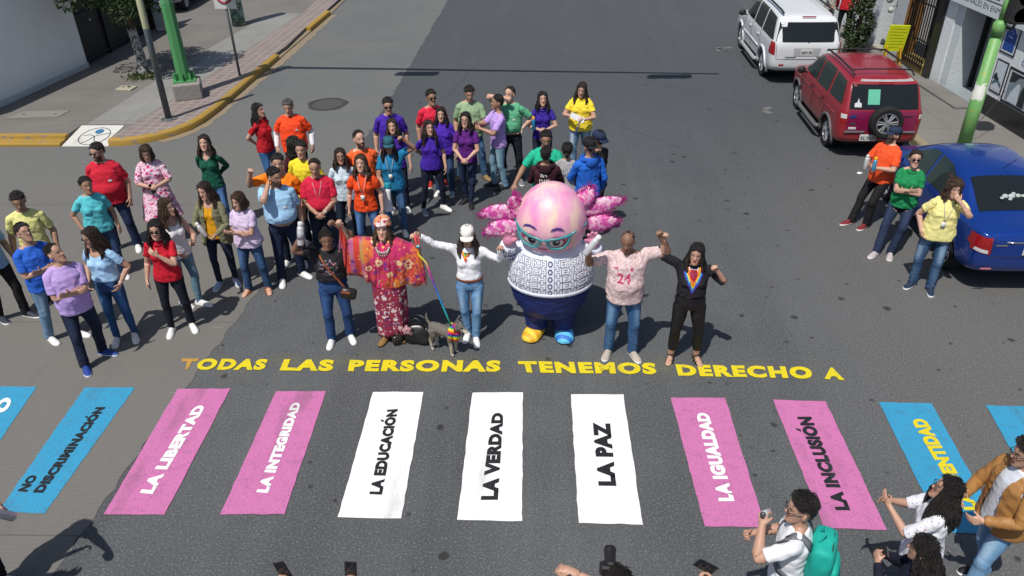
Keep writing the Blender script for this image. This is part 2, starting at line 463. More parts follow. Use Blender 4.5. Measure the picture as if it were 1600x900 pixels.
TOPB = ('pelvis', 'spine', 'chest', 'clav', 'uarm', 'farm', 'ftw', 'neck', 'thigh')
LEGB = ('pelvis', 'thigh', 'shin', 'spine')
_tm = {}
def top_tmpl(g, sleeve='short', hem='out', neck='crew', open_front=False, fit=1.0, puff=0.0):
    key = ('top', g, sleeve, hem, neck, open_front, fit, puff)
    if key in _tm: return _tm[key]
    mb = MB(); J = RIG[g]; f = g == 'f'
    if not f:
        rows = [(1.02, .176, .130, .008), (1.10, .170, .126, .004), (1.18, .174, .126, .004), (1.26, .182, .126, .006), (1.33, .178, .122, .012), (1.38, .152, .102, .018), (1.42, .110, .082, .02), (1.462, .074, .069, .02)]
        low = {'out': [(.83, .190, .140, .015), (.90, .190, .138, .015), (.96, .184, .134, .012)], 'tuck': [(.985, .172, .126, .012)], 'crop': [(1.0, .170, .124, .01)], 'long': [(.74, .205, .15, .015), (.83, .196, .144, .015), (.92, .188, .138, .014)]}[hem]
    else:
        rows = [(1.02, .168, .124, .012), (1.09, .148, .114, .008), (1.16, .148, .112, .006), (1.24, .160, .116, .008), (1.32, .152, .108, .014), (1.375, .130, .092, .018), (1.415, .095, .074, .02), (1.458, .066, .061, .02)]
        low = {'out': [(.86, .188, .138, .02), (.93, .188, .138, .02)], 'tuck': [(.99, .165, .12, .015)], 'crop': [(1.05, .155, .118, .01)],
               'dress': [(.45, .27, .22, .01), (.60, .25, .20, .012), (.80, .22, .165, .018), (.93, .192, .142, .02)], 'long': [(.74, .2, .15, .02), (.86, .192, .14, .02), (.93, .188, .138, .02)]}[hem]
    rows = [tuple([r[0], r[1] * fit, r[2] * fit, r[3]]) for r in low + rows[(0 if hem != 'crop' else 1):]]
    zloft(mb, rows, 24)
    if f:
        for s in (-1, 1): mb.ball((.062 * s, -.064, 1.238), (.076, .062, .078))
    k = (.9 if f else 1.0) * (fit ** .5)
    for s, S in ((1, 'L'), (-1, 'R')):
        sh = Vector(J['uarm' + S][1])
        mb.tube([(.04 * s, .022, 1.436), (.10 * s, .02, 1.414), sh + Vector((-.02 * s, 0, .0))], [.048 * k, .054 * k, .058 * k], 14)
        if sleeve != 'none':
            mb.ball(sh + Vector((-.006 * s, 0, -.008)), (.066 * k, .066 * k, .062 * k))
        if sleeve == 'short':
            ts, rs = (-.02, .05, .12, .18, .225), (.058, .061 + puff, .062 + puff * 1.6, .063 + puff * 1.3, .064)
            if f: ts = tuple(t * .8 for t in ts)
        elif sleeve == 'half': ts, rs = (-.02, .05, .12, .2, .28), (.058, .062, .061, .060, .062)
        elif sleeve == 'long': ts, rs = (-.02, .05, .14, .22, .285, .33, .42, .50, .535), (.058, .060, .057, .054, .052, .052, .048, .042, .039)
        else: ts = None
        if ts: limb(mb, arm_pts(g, s, ts), [r * k for r in rs])
    cut = None
    def base_cut(p):
        if abs(p.x) < .16 and neck == 'scoop' and p.y < 0.0 and p.z > 1.365 + (p.x / .085) ** 2 * .05: return True
        if neck == 'v' and p.y < 0.0 and p.z > 1.345 + abs(p.x) * 1.25 and abs(p.x) < .09: return True
        if open_front and p.y < -.02 and abs(p.x) < .045 + max(0, (1.30 - p.z)) * .10 + max(0, p.z - 1.3) * .15 and p.z < 1.50: return True
        return False
    if neck != 'crew' or open_front: cut = base_cut
    t = cloth_tmpl(mb, g, TOPB, cut=cut)
    if hem == 'dress': pass
    _tm[key] = t; return t
def leg_tmpl(g, kind='jeans'):
    key = ('leg', g, kind)
    if key in _tm: return _tm[key]
    mb = MB(); J = RIG[g]; f = g == 'f'
    if f: rows = [(.83, .12, .10, .02), (.87, .160, .122, .022), (.91, .176, .130, .024), (.96, .176, .128, .022), (1.01, .158, .114, .014), (1.035, .150, .108, .012)]
    else: rows = [(.82, .12, .10, .018), (.87, .162, .120, .018), (.92, .174, .126, .018), (.97, .170, .122, .014), (1.01, .163, .116, .012)]
    zloft(mb, rows, 24)
    rs = {'jeans': (.090, .098, .086, .070, .065, .063, .066, .060, .058, .060), 'slim': (.088, .094, .082, .066, .060, .058, .061, .050, .044, .043),
          'wide': (.092, .100, .092, .080, .077, .076, .078, .078, .080, .083), 'legging': (.086, .092, .080, .064, .058, .056, .059, .050, .046, .045)}[kind]
    for s, S in ((1, 'L'), (-1, 'R')):
        h = Vector(J['thigh' + S][1]); kn = Vector(J['shin' + S][1]); an = Vector(J['shin' + S][2])
        P = [h + Vector((-.010 * s, .008, .03)), h.lerp(kn, .12), h.lerp(kn, .45), h.lerp(kn, .8), kn, kn.lerp(an, .15) + Vector((0, .008, 0)), kn.lerp(an, .35) + Vector((0, .012, 0)), kn.lerp(an, .7), an, an + Vector((0, .004, -.045))]
        if kind == 'legging': P[8] = kn.lerp(an, .78); P[9] = kn.lerp(an, .82)
        limb(mb, P, rs, 16)
    t = cloth_tmpl(mb, g, LEGB, voxel=.0105); t.leg = True; _tm[key] = t; return t

def shoe_tmpl(g, S):
    key = ('shoe', g, S)
    if key in _tm: return _tm[key]
    s = 1 if S == 'L' else -1; an = RIG[g]['shin' + S][2]; fx = an[0]; mb = MB()
    sec = ((.088, .020, .058, 0), (.07, .036, .080, 0), (.03, .042, .098, 0), (-.02, .044, .096, .001), (-.07, .048, .074, .004), (-.12, .052, .056, .007), (-.165, .046, .046, .006), (-.195, .030, .036, .004), (-.205, .012, .024, .003))
    rr = []
    for (y, hw, h, dx) in sec:
        pts = []
        for (a, b) in ((-.92, 0), (-1, .16), (-1, .3), (-.93, .5), (-.72, .8), (-.35, .98), (0, 1), (.35, .98), (.72, .8), (.93, .5), (1, .3), (1, .16), (.92, 0)):
            pts.append(Vector((fx + dx * s + a * hw, y, b * h)))
        rr.append(pts)
    mb.rings(rr)
    me = mb.mesh('shoe'); bm = bmesh.new(); bm.from_mesh(me); bmesh.ops.recalc_face_normals(bm, faces=bm.faces); bm.to_mesh(me); bm.free()
    me = modified(me, [('SUBSURF', dict(levels=1, render_levels=1))])
    t = make_tmpl(me, g, rigid='foot' + S); _tm[key] = t; return t
def sandal_tmpl(g, S):
    key = ('sandal', g, S)
    if key in _tm: return _tm[key]
    s = 1 if S == 'L' else -1; fx = RIG[g]['shin' + S][2][0]; mb = MB()
    out = [(fx + .03 * math.cos(a) * (1 + .45 * (math.sin(a) < 0)) + .004 * s, -.055 + .135 * math.sin(a)) for a in [2 * math.pi * k / 18 for k in range(18)]]
    mb.prism(out, -.006, .010)
    for y, zc, hw in ((-.10, .034, .048), (-.045, .055, .046)):
        pts = [Vector((fx + hw * math.cos(a), y, max(.004, 1.0 * zc * math.sin(a) ** .8 + .004))) for a in [math.pi * k / 8 for k in range(9)]]
        mb.tube(pts, .014, 6, ry=.45)
    mb.tube([(fx - .034, .02, .01), (fx - .036, .05, .06), (fx, .085, .075), (fx + .036, .05, .06), (fx + .034, .02, .01)], .010, 6)
    mb.tube([(fx - .040, -.01, .062), (fx, -.035, .088), (fx + .040, -.01, .062)], .012, 6)
    t = make_tmpl(mb.mesh('sandal'), g, rigid='foot' + S); _tm[key] = t; return t

# ---------------------------------------------------------------- hair, caps, things worn on the head
def head_dir_surface():
    me = BODY['m'].me; return BVHTree.FromPolygons([v.co.copy() for v in me.vertices], [tuple(p.vertices) for p in me.polygons])
def hair_tmpl(g, style):
    key = ('hair', style)
    if key in _tm: return _tm[key]
    bvh = head_dir_surface(); C = Vector((0, .004, 1.635)); NU, NV = 56, 30
    P = dict(short=(1.698, 1.655, 1.575, .012, .020), crop=(1.705, 1.66, 1.58, .006, .009), bald=(1.79, 1.650, 1.575, .004, .0), thin=(1.722, 1.66, 1.58, .008, .009),
             long=(1.700, 1.62, 1.50, .011, .014), bob=(1.698, 1.62, 1.50, .014, .018), tied=(1.703, 1.63, 1.56, .008, .010), curly=(1.695, 1.60, 1.50, .028, .032), quiff=(1.70, 1.655, 1.575, .012, .034))
    base = style.split('_')[0]
    zf, zs, zb, tk, tt = P[base]
    vs = []; fs = []; tips = []
    for i in range(NV + 1):
        th = math.pi * i / NV
        for j in range(NU):
            ph = 2 * math.pi * j / NU
            d = Vector((math.sin(th) * math.sin(ph), -math.sin(th) * math.cos(ph), math.cos(th)))
            h = bvh.ray_cast(C + d * .4, -d); p = h[0] if h[0] else C + d * .1
            if (p - C).length > .16: p = C + d * .1
            a = abs(math.atan2(d.x, -d.y))                       # 0 front, pi back
            dz = .018 if base not in ('long', 'bob', 'curly') else .03
            if a < .75: zl = zf - dz * (a / .75) ** (3 if dz < .03 else 1.2)
            elif a < 1.35: zl = zf - dz + (zs - zf + dz) * ((a - .75) / .6)
            elif a < 1.95: zl = zs + .005
            else: zl = zs + (zb - zs) * min(1, (a - 1.95) / .5)
            m = min(1, max(0, (p.z - zl) / .012))
            up = max(0, d.z)
            nz = noise.noise(Vector((ph * 5, th * 3, 3))) * .004 + noise.noise(Vector((p.x * 90, p.y * 90, p.z * 50))) * .004
            if base == 'curly': nz = noise.noise(p * 55) * .014
            t = tk + (tt - tk) * up + nz
            if base == 'quiff': t += .012 * max(0, -d.y) * up
            if style == 'thin': t += 0
            q_ = p + d * (t * m - .014 * (1 - m)); vs.append(q_)
            if m > .95: tips.append((q_, d))
    for i in range(NV):
        for j in range(NU):
            fs.append((i * NU + j, (i + 1) * NU + j, (i + 1) * NU + (j + 1) % NU, i * NU + (j + 1) % NU))
    mb = MB(); mb.add(vs, fs); rn = random.Random(9)
    for _ in range(0 if base in ('bald', 'crop') else 420):
        q_, d = rn.choice(tips); dn = Vector((0, .35, -1)) if base not in ('short', 'quiff', 'thin') else Vector((rn.uniform(-.6, .6), rn.uniform(-1, .4), rn.uniform(-.3, .5))); tg = (dn - d * dn.dot(d)).normalized(); L_ = rn.uniform(.02, .045); w_ = d.cross(tg).normalized() * rn.uniform(.003, .006)
        mb.add([q_ - w_ - d * .003, q_ + w_ - d * .003, q_ + tg * L_ + d * rn.uniform(.003, .011), q_ + tg * L_ * .4 + d * .007], [(0, 1, 3), (1, 2, 3), (2, 0, 3), (0, 2, 1)])
    if base == 'tied':
        if 'tail' in style:
            mb.tube([(0, .095, 1.67), (0, .125, 1.66), (0, .14, 1.60), (.005, .135, 1.52), (.008, .13, 1.43), (0, .13, 1.36)], [.022, .026, .03, .028, .022, .008], 10)
        elif 'top' in style: mb.ball((0, .045, 1.755), (.035, .035, .03), 10, 8)
        else: mb.ball((0, .108, 1.60), (.034, .028, .034), 10, 8)
    if base == 'bob': strand_curtain(mb, 0.86, 1.46, .10, 1, zt=1.70)
    if base == 'long':
        zend = 1.18 if 'xl' in style else (1.27 if 'mid' not in style else 1.36)
        strand_curtain(mb, .86 if 'back' not in style else 1.25, zend, .125, 2 if 'wavy' in style else 1, front='front' in style)
    if base == 'curly': strand_curtain(mb, .8, 1.42, .12, 4, zt=1.70)
    me = mb.mesh('hair'); bm = bmesh.new(); bm.from_mesh(me); bmesh.ops.recalc_face_normals(bm, faces=bm.faces); bm.to_mesh(me); bm.free()
    t = make_tmpl(me, 'f', rigid='head')
    z = t.co[:, 2]; k = np.clip((1.54 - z) / .12, 0, 1)[:, None]
    W = np.zeros_like(t.W); W[:, BI['head']] = 1 - k[:, 0]; W[:, BI['chest']] = k[:, 0]; t.W = W
    if style.startswith('tied') or style in ('short', 'crop', 'bald', 'thin', 'quiff'):
        W[:] = 0; W[:, BI['head']] = 1
    _tm[key] = t; return t
def strand_curtain(mb, a0, zend, wide, freq, zt=1.70, front=False):
    NA, NZ = 60, 16; rings_o = []; rings_i = []
    for k in range(NZ + 1):
        t = k / NZ; z = zt + (zend - zt) * t
        o = []; q = []
        for j in range(NA + 1):
            u = j / NA; a = a0 + (2 * math.pi - 2 * a0) * u
            hx, hy = .070 + .010 * min(1, t * 8), .092 + .008 * min(1, t * 8)
            if z < 1.60:
                s = min(1, (1.60 - z) / .17); hx = .080 + (wide - .080) * s; hy = .102 + (.148 - .102) * s
            ragged = 1 - t * .06 * (1 + noise.noise(Vector((a * 6, 5, 1))))
            n = noise.noise(Vector((a * 11, z * 2.0 * freq, 2))) * .010 + noise.noise(Vector((a * 26, z * 3, 7))) * .005
            n += math.sin(z * 60 * .5 * freq + a * 3) * .004 * (freq > 1)
            taper = 1 - .25 * max(0, t - .8) / .2
            tp = .2 + .8 * min(1, t * 5); rx = (hx + (.012 + n) * tp) * taper; ry = (hy + (.010 + n) * tp) * (1 - .1 * max(0, t - .8) / .2)
            cy = .006 + (.015 if z < 1.5 else 0)
            zz = zt + (z - zt) * ragged
            fy = 1.0 if math.cos(a) < 0 else (1.05 if z > 1.5 else 1.12)
            o.append(Vector((rx * math.sin(a), cy - ry * fy * math.cos(a), zz)))
            q.append(Vector(((rx - .022) * math.sin(a), cy - (ry - .022) * fy * math.cos(a), zz)))
        rings_o.append(o + q[::-1])
    mb.rings(rings_o); rn = random.Random(3)
    for _ in range(150):
        j = rn.randrange(1, NA); k0 = rn.randrange(2, NZ - 4); pts = [rings_o[k][j] + Vector((rings_o[k][j].x, rings_o[k][j].y, 0)).normalized() * (rn.uniform(.001, .007) + .002 * (k - k0)) for k in range(k0, min(NZ + 1, k0 + rn.randrange(4, 8)))]
        mb.tube(pts, [.0045] * (len(pts) - 1) + [.001], 4)

def acc(g, name, mbuild, rigid='head', key=None):
    k = ('acc', g, key or name)
    if k not in _tm:
        mb = MB(); mbuild(mb); me = mb.mesh(name)
        bm = bmesh.new(); bm.from_mesh(me); bmesh.ops.recalc_face_normals(bm, faces=bm.faces); bm.to_mesh(me); bm.free()
        _tm[k] = make_tmpl(me, g, rigid=rigid)
    return _tm[k]
def m_glasses(mb):
    for s in (-1, 1):
        c = Vector((.033 * s, -.104, 1.627)); pts = [c + Vector((.025 * math.cos(a), .004 * abs(math.cos(a)), .018 * math.sin(a))) for a in [2 * math.pi * k / 12 for k in range(13)]]
        mb.tube(pts, .0028, 5, cap=False); mb.tube([c + Vector((.024 * s, .004, .006)), Vector((.078 * s, -.04, 1.635)), Vector((.080 * s, .015, 1.630))], .0026, 5)
    mb.tube([(-.009, -.108, 1.632), (.009, -.108, 1.632)], .0025, 5)
def m_sunglasses(mb):
    for s in (-1, 1):
        c = Vector((.033 * s, -.106, 1.626)); mb.ball(c, (.027, .007, .020), 12, 7)
        mb.tube([c + Vector((.024 * s, .004, .008)), Vector((.079 * s, -.04, 1.637)), Vector((.080 * s, .015, 1.632))], .0035, 5)
    mb.tube([(-.010, -.108, 1.634), (.010, -.108, 1.634)], .004, 5)
def m_cap(mb, back=False):
    C = Vector((0, .004, 1.655)); rr = []
    for (t, k) in ((0, 1.0), (.25, 1.01), (.5, .97), (.75, .84), (.9, .62), (1.0, .3)):
        z = .0 + .108 * t; r = k
        rr.append([C + Vector((.092 * r * math.cos(a), .114 * r * math.sin(a), z)) for a in [2 * math.pi * j / 24 for j in range(24)]])
    mb.rings(rr); mb.ball(C + Vector((0, 0, .112)), .008, 8, 6)
    s = 1 if back else -1
    a = [math.pi * k / 12 for k in range(13)]
    outer = [Vector((.085 * math.cos(t), s * (.095 + .085 * math.sin(t)), 1.660 - .014 * math.sin(t) - .012 * abs(math.cos(t)))) for t in a]
    inner = [Vector((.085 * math.cos(t), s * (.085 + .015 * math.sin(t)), 1.664)) for t in a]
    n = len(a); vs = outer + inner + [v - Vector((0, 0, .006)) for v in outer + inner]; fs = []
    for i in range(n - 1):
        fs += [(i, i + 1, n + i + 1, n + i), (2 * n + i, 3 * n + i, 3 * n + i + 1, 2 * n + i + 1), (i, 2 * n + i, 2 * n + i + 1, i + 1)]
    mb.add(vs, fs)
def m_hood(mb):
    pts = [Vector((.13 * math.sin(a), .02 - .10 * math.cos(a), 1.44 + .02 * math.cos(a) + (.02 if abs(a - math.pi) < 1 else 0))) for a in [2 * math.pi * k / 20 for k in range(21)]]
    mb.tube(pts, .03, 8, cap=False); mb.ball((0, .12, 1.40), (.10, .045, .085), 12, 8)
def m_collar(mb):
    for s in (-1, 1):
        pts = []
        for k in range(9):
            a = math.pi * k / 8
            pts.append(Vector((s * .074 * math.sin(a) if True else 0, .024 - -.064 * -math.cos(a) * -1 if False else .02 + .062 * math.cos(a), 1.462 + .010 * math.cos(a))))
        top = pts; low = [p + Vector((p.x * .32, (p.y - .02) * .42 - (.012 if p.y < -.02 else 0), -.030 - (.014 if p.y < -.03 else 0))) for p in pts]
        n = len(top); vs = top + low + [v - Vector((0, 0, .006)) for v in top + low]
        fs = []
        for i in range(n - 1): fs += [(i, i + 1, n + i + 1, n + i), (2 * n + i, 3 * n + i, 3 * n + i + 1, 2 * n + i + 1), (n + i, n + i + 1, 3 * n + i + 1, 3 * n + i)]
        mb.add(vs, fs)
def m_belt(mb): mb.tube([(.172 * math.cos(a), .014 + .128 * math.sin(a), .992) for a in [2 * math.pi * k / 28 for k in range(29)]], .02, 6, cap=False, ry=.35); mb.box((0, -.118, .992), (.04, .012, .035))
def m_lanyard(mb):
    for s in (-1, 1): mb.tube([(.05 * s, .075, 1.458), (.072 * s, .0, 1.462), (.062 * s, -.085, 1.41), (.035 * s, -.142, 1.30), (.004 * s, -.155, 1.17)], .0045, 5)
def m_badge(mb): mb.box((0, -.160, 1.125), (.058, .006, .088))
def m_watch(S):
    def f(mb):
        g = 'm'; J = RIG[g]; wr = J['hand' + S][1]; s = 1 if S == 'L' else -1; u = Vector((.7071 * s, 0, -.7071)); c = Vector(wr) - u * .025
        v1 = Vector((0, 1, 0)); v2 = u.cross(v1); pts = [c + v1 * .031 * math.cos(a) + v2 * .028 * math.sin(a) for a in [2 * math.pi * k / 14 for k in range(15)]]
        mb.tube(pts, .007, 6, cap=False); mb.ball(c - Vector((-.7071 * s, 0, -.7071)) * .03, (.014, .016, .012), 8, 6)
    return f

BODY = {}
for _g in 'mf': BODY[_g] = make_tmpl(build_body(_g), _g, is_body=True)

# ---------------------------------------------------------------- posing
def rotm(axis, deg):
    return np.array(Matrix.Rotation(R(deg), 3, Vector(axis)))
def nrm(v): v = np.asarray(v, float); return v / (np.linalg.norm(v) + 1e-9)
def frame(u, v):
    u = nrm(u); v = nrm(v - (v @ u) * u); return np.stack([u, v, np.cross(u, v)], 1)
def ik(S, Tg, pole, l1, l2):
    d = Tg - S; L = np.linalg.norm(d); L2 = min(max(L, .12), (l1 + l2) * .993); d = d / L
    a = (l1 * l1 - l2 * l2 + L2 * L2) / (2 * L2); h = math.sqrt(max(0, l1 * l1 - a * a))
    pole = np.asarray(pole, float); p = nrm(pole - (pole @ d) * d)
    return S + d * a + p * h, S + d * L2
# arm presets for the left arm (x > 0): wrist target, elbow pole, palm normal, finger curl
ARM = {
    'hang': ((.262, -.045, .885), (.35, 1, 0), None, 28), 'hang2': ((.245, -.09, .90), (.5, 1, 0), None, 35), 'swing': ((.27, -.16, .92), (.4, 1, -.2), None, 30),
    'pocket': ((.228, -.055, .965), (.8, 1, -.1), (-1, 0, 0), 30), 'hip': ((.205, -.02, 1.03), (1, .55, .1), (-.6, -.5, -.5), 30),
    'over': ((-.055, -.245, 1.19), (.7, .25, -1), (0, 1, .2), 14), 'under': ((-.02, -.185, 1.145), (.7, .25, -1), (0, 1, 0), 20),
    'clasp': ((.052, -.225, .985), (1, .45, -.3), (-.5, .8, -.2), 40), 'clasphi': ((.055, -.245, 1.10), (1, .3, -.6), (-.6, .7, -.2), 45),
    'back': ((.05, .205, .985), (1, .3, .2), (0, -1, 0), 40),
    'fist': ((.33, -.12, 1.67), (.9, .1, -1), (-.3, -1, 0), 92), 'fistlow': ((.36, -.20, 1.42), (.6, .3, -1), (-.3, -1, 0), 92),
    'hold': ((.11, -.285, 1.13), (.8, .3, -1), (-1, 0, .2), 62), 'holdlo': ((.13, -.27, 1.02), (.8, .4, -.8), (-1, 0, .2), 62), 'holdhi': ((.12, -.30, 1.33), (.7, .2, -1), (-1, -.1, .1), 62),
    'face': ((.075, -.185, 1.52), (1, -.25, -1), (-.3, .6, .3), 50), 'ear': ((.10, -.09, 1.55), (.7, -.6, -1), (-1, .2, 0), 60), 'chest': ((.02, -.205, 1.33), (.8, .2, -1), (-.3, .9, 0), 35),
    'brow': ((.105, -.17, 1.62), (1, -.1, .25), (-.2, .3, -1), 10),
    'clap': ((.075, -.34, 1.22), (.8, .3, -1), (-1, .1, .1), 12), 'clap2': ((.07, -.36, 1.26), (.8, .3, -1), (-1, .1, .1), 12),
    'photo': ((.06, -.36, 1.50), (.8, .2, -1), (-.8, .4, 0), 55), 'out': ((.55, -.16, 1.0), (.3, .8, -.1), (0, -.3, -1), 15), 'down_out': ((.45, -.10, .95), (.5, 1, 0), None, 20),
}
def pose(g, P):
    """P: arms L/R = preset name or (wrist, pole, palm, curl); feet L/R = (x, y, yawdeg); lean, bend, twist, head=(yaw,pitch,roll), hips=(dx,dy)"""
    J = RIG[g]; B = len(BN); Rm = [None] * B; Pm = np.zeros((B, 3)); I3 = np.eye(3)
    hx = J['thighL'][1][0]
    feet = P.get('feet', {})
    fl = feet.get('L', (hx + .03, -.0, 12)); fr = feet.get('R', (-hx - .03, .0, -12))
    dx, dy = P.get('hips', ((fl[0] + fr[0]) / 2, (fl[1] + fr[1]) / 2))
    l1 = .412; l2 = .395; Lmax = (l1 + l2) * .996
    z = 10
    for s, q in ((1, fl), (-1, fr)):
        H = V3(dx + s * hx, dy + .01, 0); d2 = (H[0] - q[0]) ** 2 + (H[1] - (q[1] + .02)) ** 2
        z = min(z, .09 + (q[3] if len(q) > 3 else 0) + math.sqrt(max(.05, Lmax ** 2 - d2)))
    pz = z - .90 + P.get('drop', 0)
    off = V3(dx, dy, pz)
    def setb(n, Rr, p=None):
        i = BI[n]; par, a, b, r = J[n]; Rm[i] = Rr
        if par is None: Pm[i] = a + off
        else: k = BI[par]; Pm[i] = Pm[k] + Rm[k] @ (a - J[par][1])
    hy = P.get('hipyaw', 0)
    Rp = rotm((0, 0, 1), hy) @ rotm((0, 1, 0), P.get('sway', 0)); setb('pelvis', Rp)
    bend = P.get('bend', 0); tw = P.get('twist', 0); side = P.get('side', 0)
    Rs = rotm((0, 0, 1), hy + tw * .4) @ rotm((0, 1, 0), side * .5) @ rotm((1, 0, 0), bend * .5); setb('spine', Rs)
    Rc = rotm((0, 0, 1), hy + tw) @ rotm((0, 1, 0), side) @ rotm((1, 0, 0), bend); setb('chest', Rc)
    hyaw, hp, hr = P.get('head', (0, 0, 0)); hp -= 9
    Rn = Rc @ rotm((0, 0, 1), hyaw * .4) @ rotm((1, 0, 0), hp * .4 - bend * .3); setb('neck', Rn)
    Rh = rotm((0, 0, 1), hy + tw + hyaw) @ rotm((1, 0, 0), hp + bend * .3) @ rotm((0, 1, 0), hr); setb('head', Rh)
    for s, S, q in ((1, 'L', fl), (-1, 'R', fr)):
        i = BI['thigh' + S]; par, a, b, r = J['thigh' + S]; setb('thigh' + S, I3)
        H = Pm[i].copy(); An = V3(q[0], q[1] + .02, .09 + (q[3] if len(q) > 3 else 0))
        yw = R(q[2]); kp = V3(math.sin(yw) + .12 * s, -math.cos(yw), 0)
        K, A2 = ik(H, An, kp, l1, l2)
        th0 = nrm(J['shin' + S][1] - a); Rm[i] = frame(K - H, kp) @ frame(th0, V3(0, -1, 0)).T
        setb('shin' + S, I3); j = BI['shin' + S]; sh0 = nrm(J['shin' + S][2] - J['shin' + S][1])
        Rm[j] = frame(A2 - K, kp) @ frame(sh0, V3(0, -1, 0)).T
        setb('foot' + S, rotm((0, 0, 1), q[2]))
        # plant the foot
        Pm[BI['foot' + S]] = V3(q[0], q[1], (q[3] if len(q) > 3 else 0)) + rotm((0, 0, 1), q[2]) @ (J['foot' + S][1] - V3(J['shin' + S][2][0], 0, 0)) 
    for s, S in ((1, 'L'), (-1, 'R')):
        ap = P.get(S, 'hang')
        if isinstance(ap, str): tg, pole, palm, curl = ARM[ap]; world = False
        else: tg, pole, palm, curl = ap[:4]; world = len(ap) > 4 and ap[4] == 'w'
        m = V3(s, 1, 1)
        if world: tg = np.array(tg, float); pole = np.array(pole, float) * m; palm = None if palm is None else np.array(palm, float) * m
        else:
            k = BI['chest']; c0 = J['chest'][1]; tg = np.array(tg, float) * m
            wgt = min(1, max(0, (tg[2] - .85) / .35)) if bend > 15 or P.get('followchest') else min(1, max(0, (tg[2] - .95) / .25))
            full = Pm[k] + Rc @ (tg - c0); pel = off + rotm((0, 0, 1), hy) @ tg
            tg = full * wgt + pel * (1 - wgt)
            pole = Rc @ (np.array(pole, float) * m); palm = None if palm is None else Rc @ (np.array(palm, float) * m)
        setb('clav' + S, Rc)
        par, a, b, r = J['uarm' + S]; k = BI['clav' + S]
        sh = Pm[k] + Rm[k] @ (a - J['clav' + S][1])
        d = nrm(tg - sh); el = math.degrees(math.asin(max(-1, min(1, d[2])))); lift = max(0, min(30, (el + 20) * .32))
        Rm[k] = Rc @ rotm((0, 1, 0), -s * lift); setb('uarm' + S, I3)
        i = BI['uarm' + S]; sh = Pm[i].copy()
        E, Wp = ik(sh, tg, pole, .285, .25)
        u = nrm(E - sh); f = nrm(Wp - E); fl_ = f - (f @ u) * u
        fl_ = nrm(fl_) if np.linalg.norm(fl_) > .05 else nrm(-(pole - (pole @ u) * u))
        u0 = V3(.7071 * s, 0, -.7071); fx0 = V3(0, -1, 0)
        Rm[i] = frame(u, fl_) @ frame(u0, fx0).T
        ct = float(u @ f); st_ = float(np.linalg.norm(np.cross(u, f))); fl2 = -st_ * u + ct * fl_
        setb('farm' + S, frame(f, fl2) @ frame(u0, fx0).T)
        Rf = Rm[BI['farm' + S]]; n0 = V3(-.7071 * s, 0, -.7071)
        ang = 0
        if palm is not None:
            cur = Rf @ n0; des = palm - (palm @ f) * f
            if np.linalg.norm(des) > .1:
                des = nrm(des); ang = math.degrees(math.atan2(np.cross(cur, des) @ f, cur @ des)); ang = max(-130, min(130, ang))
        setb('ftw' + S, rotm(f, ang * .55) @ Rf)
        Rh_ = rotm(f, ang) @ Rf
        wf = P.get('wrist' + S, 0)
        if wf: Rh_ = Rh_ @ rotm(np.cross(u0, n0), wf)
        setb('hand' + S, Rh_)
        ax = np.cross(u0, n0)
        for q in range(4):
            c1 = curl * (1 + .08 * q); setb('f%da' % q + S, Rh_ @ rotm(ax, c1)); setb('f%db' % q + S, Rh_ @ rotm(ax, c1 * 2.0))
        ta = nrm(np.cross(V3(.72 * s, -.66, -.72), n0)); tc = min(curl, 95) * .55
        tw_ = max(0, curl - 30) * .85; setb('ta' + S, Rh_ @ rotm(u0, s * tw_) @ rotm(ax, tc * .3)); setb('tb' + S, Rh_ @ rotm(u0, s * tw_ * 1.9) @ rotm(ax, tc * .5))
    return np.stack(Rm), Pm
def skin(t, Rm, Pm, co):
    J = RIG[t.g]; out = np.zeros_like(co)
    for i, n in enumerate(BN):
        wv = t.W[:, i]; m = wv > 1e-4
        if not m.any(): continue
        out[m] += wv[m, None] * ((co[m] - J[n][1]) @ Rm[i].T + Pm[i])
    return out
LIMBG = {'pelvis': 1, 'spine': 1.25, 'chest': .9, 'neck': .35, 'head': .0}
def morph(t, girth, belly, covered=None, legg=None):
    gv = np.array([LIMBG.get(n, .0 if n[0] in 'ft' and n[1] in '0123abw' or n.startswith(('hand', 'foot')) else .65) for n in BN]) * girth
    if legg is not None:
        for i, n in enumerate(BN):
            if n.startswith(('thigh', 'shin')): gv[i] = legg
    co = t.co + t.rad * (t.W @ gv)[:, None] * V3(1, 1, .0 if False else .3)
    if belly:
        b = t.co; m = (b[:, 1] < .03) & (np.abs(b[:, 0]) < .22)
        k = np.exp(-((b[:, 2] - 1.06) / .115) ** 2) * np.exp(-(b[:, 0] / .16) ** 2) * np.clip((.03 - b[:, 1]) / .1, 0, 1)
        co[m, 1] -= (k * belly)[m]
    return co
def put(name, t, Rm, Pm, sc, mats, parent, girth=0, belly=0, inset=None, fold=None, famp=1.0, legg=None, smooth_after=0, root=False):
    co = morph(t, girth, belly, legg=legg)
    if inset is not None: co = co - t.nr * inset[:, None]
    if fold is not None: co = co + t.nr * folds(t, fold, famp)[:, None]
    co = skin(t, Rm, Pm, co)
    if smooth_after: co = diffuse(co, t.ed, len(co), smooth_after)
    co = co * sc
    me = t.me.copy(); me.name = name
    me.vertices.foreach_set('co', np.ascontiguousarray(co, dtype=np.float32).ravel()); me.update()
    attr_vec(me, 'rest', t.co)
    return link(name, me, mats, parent, smooth=True)

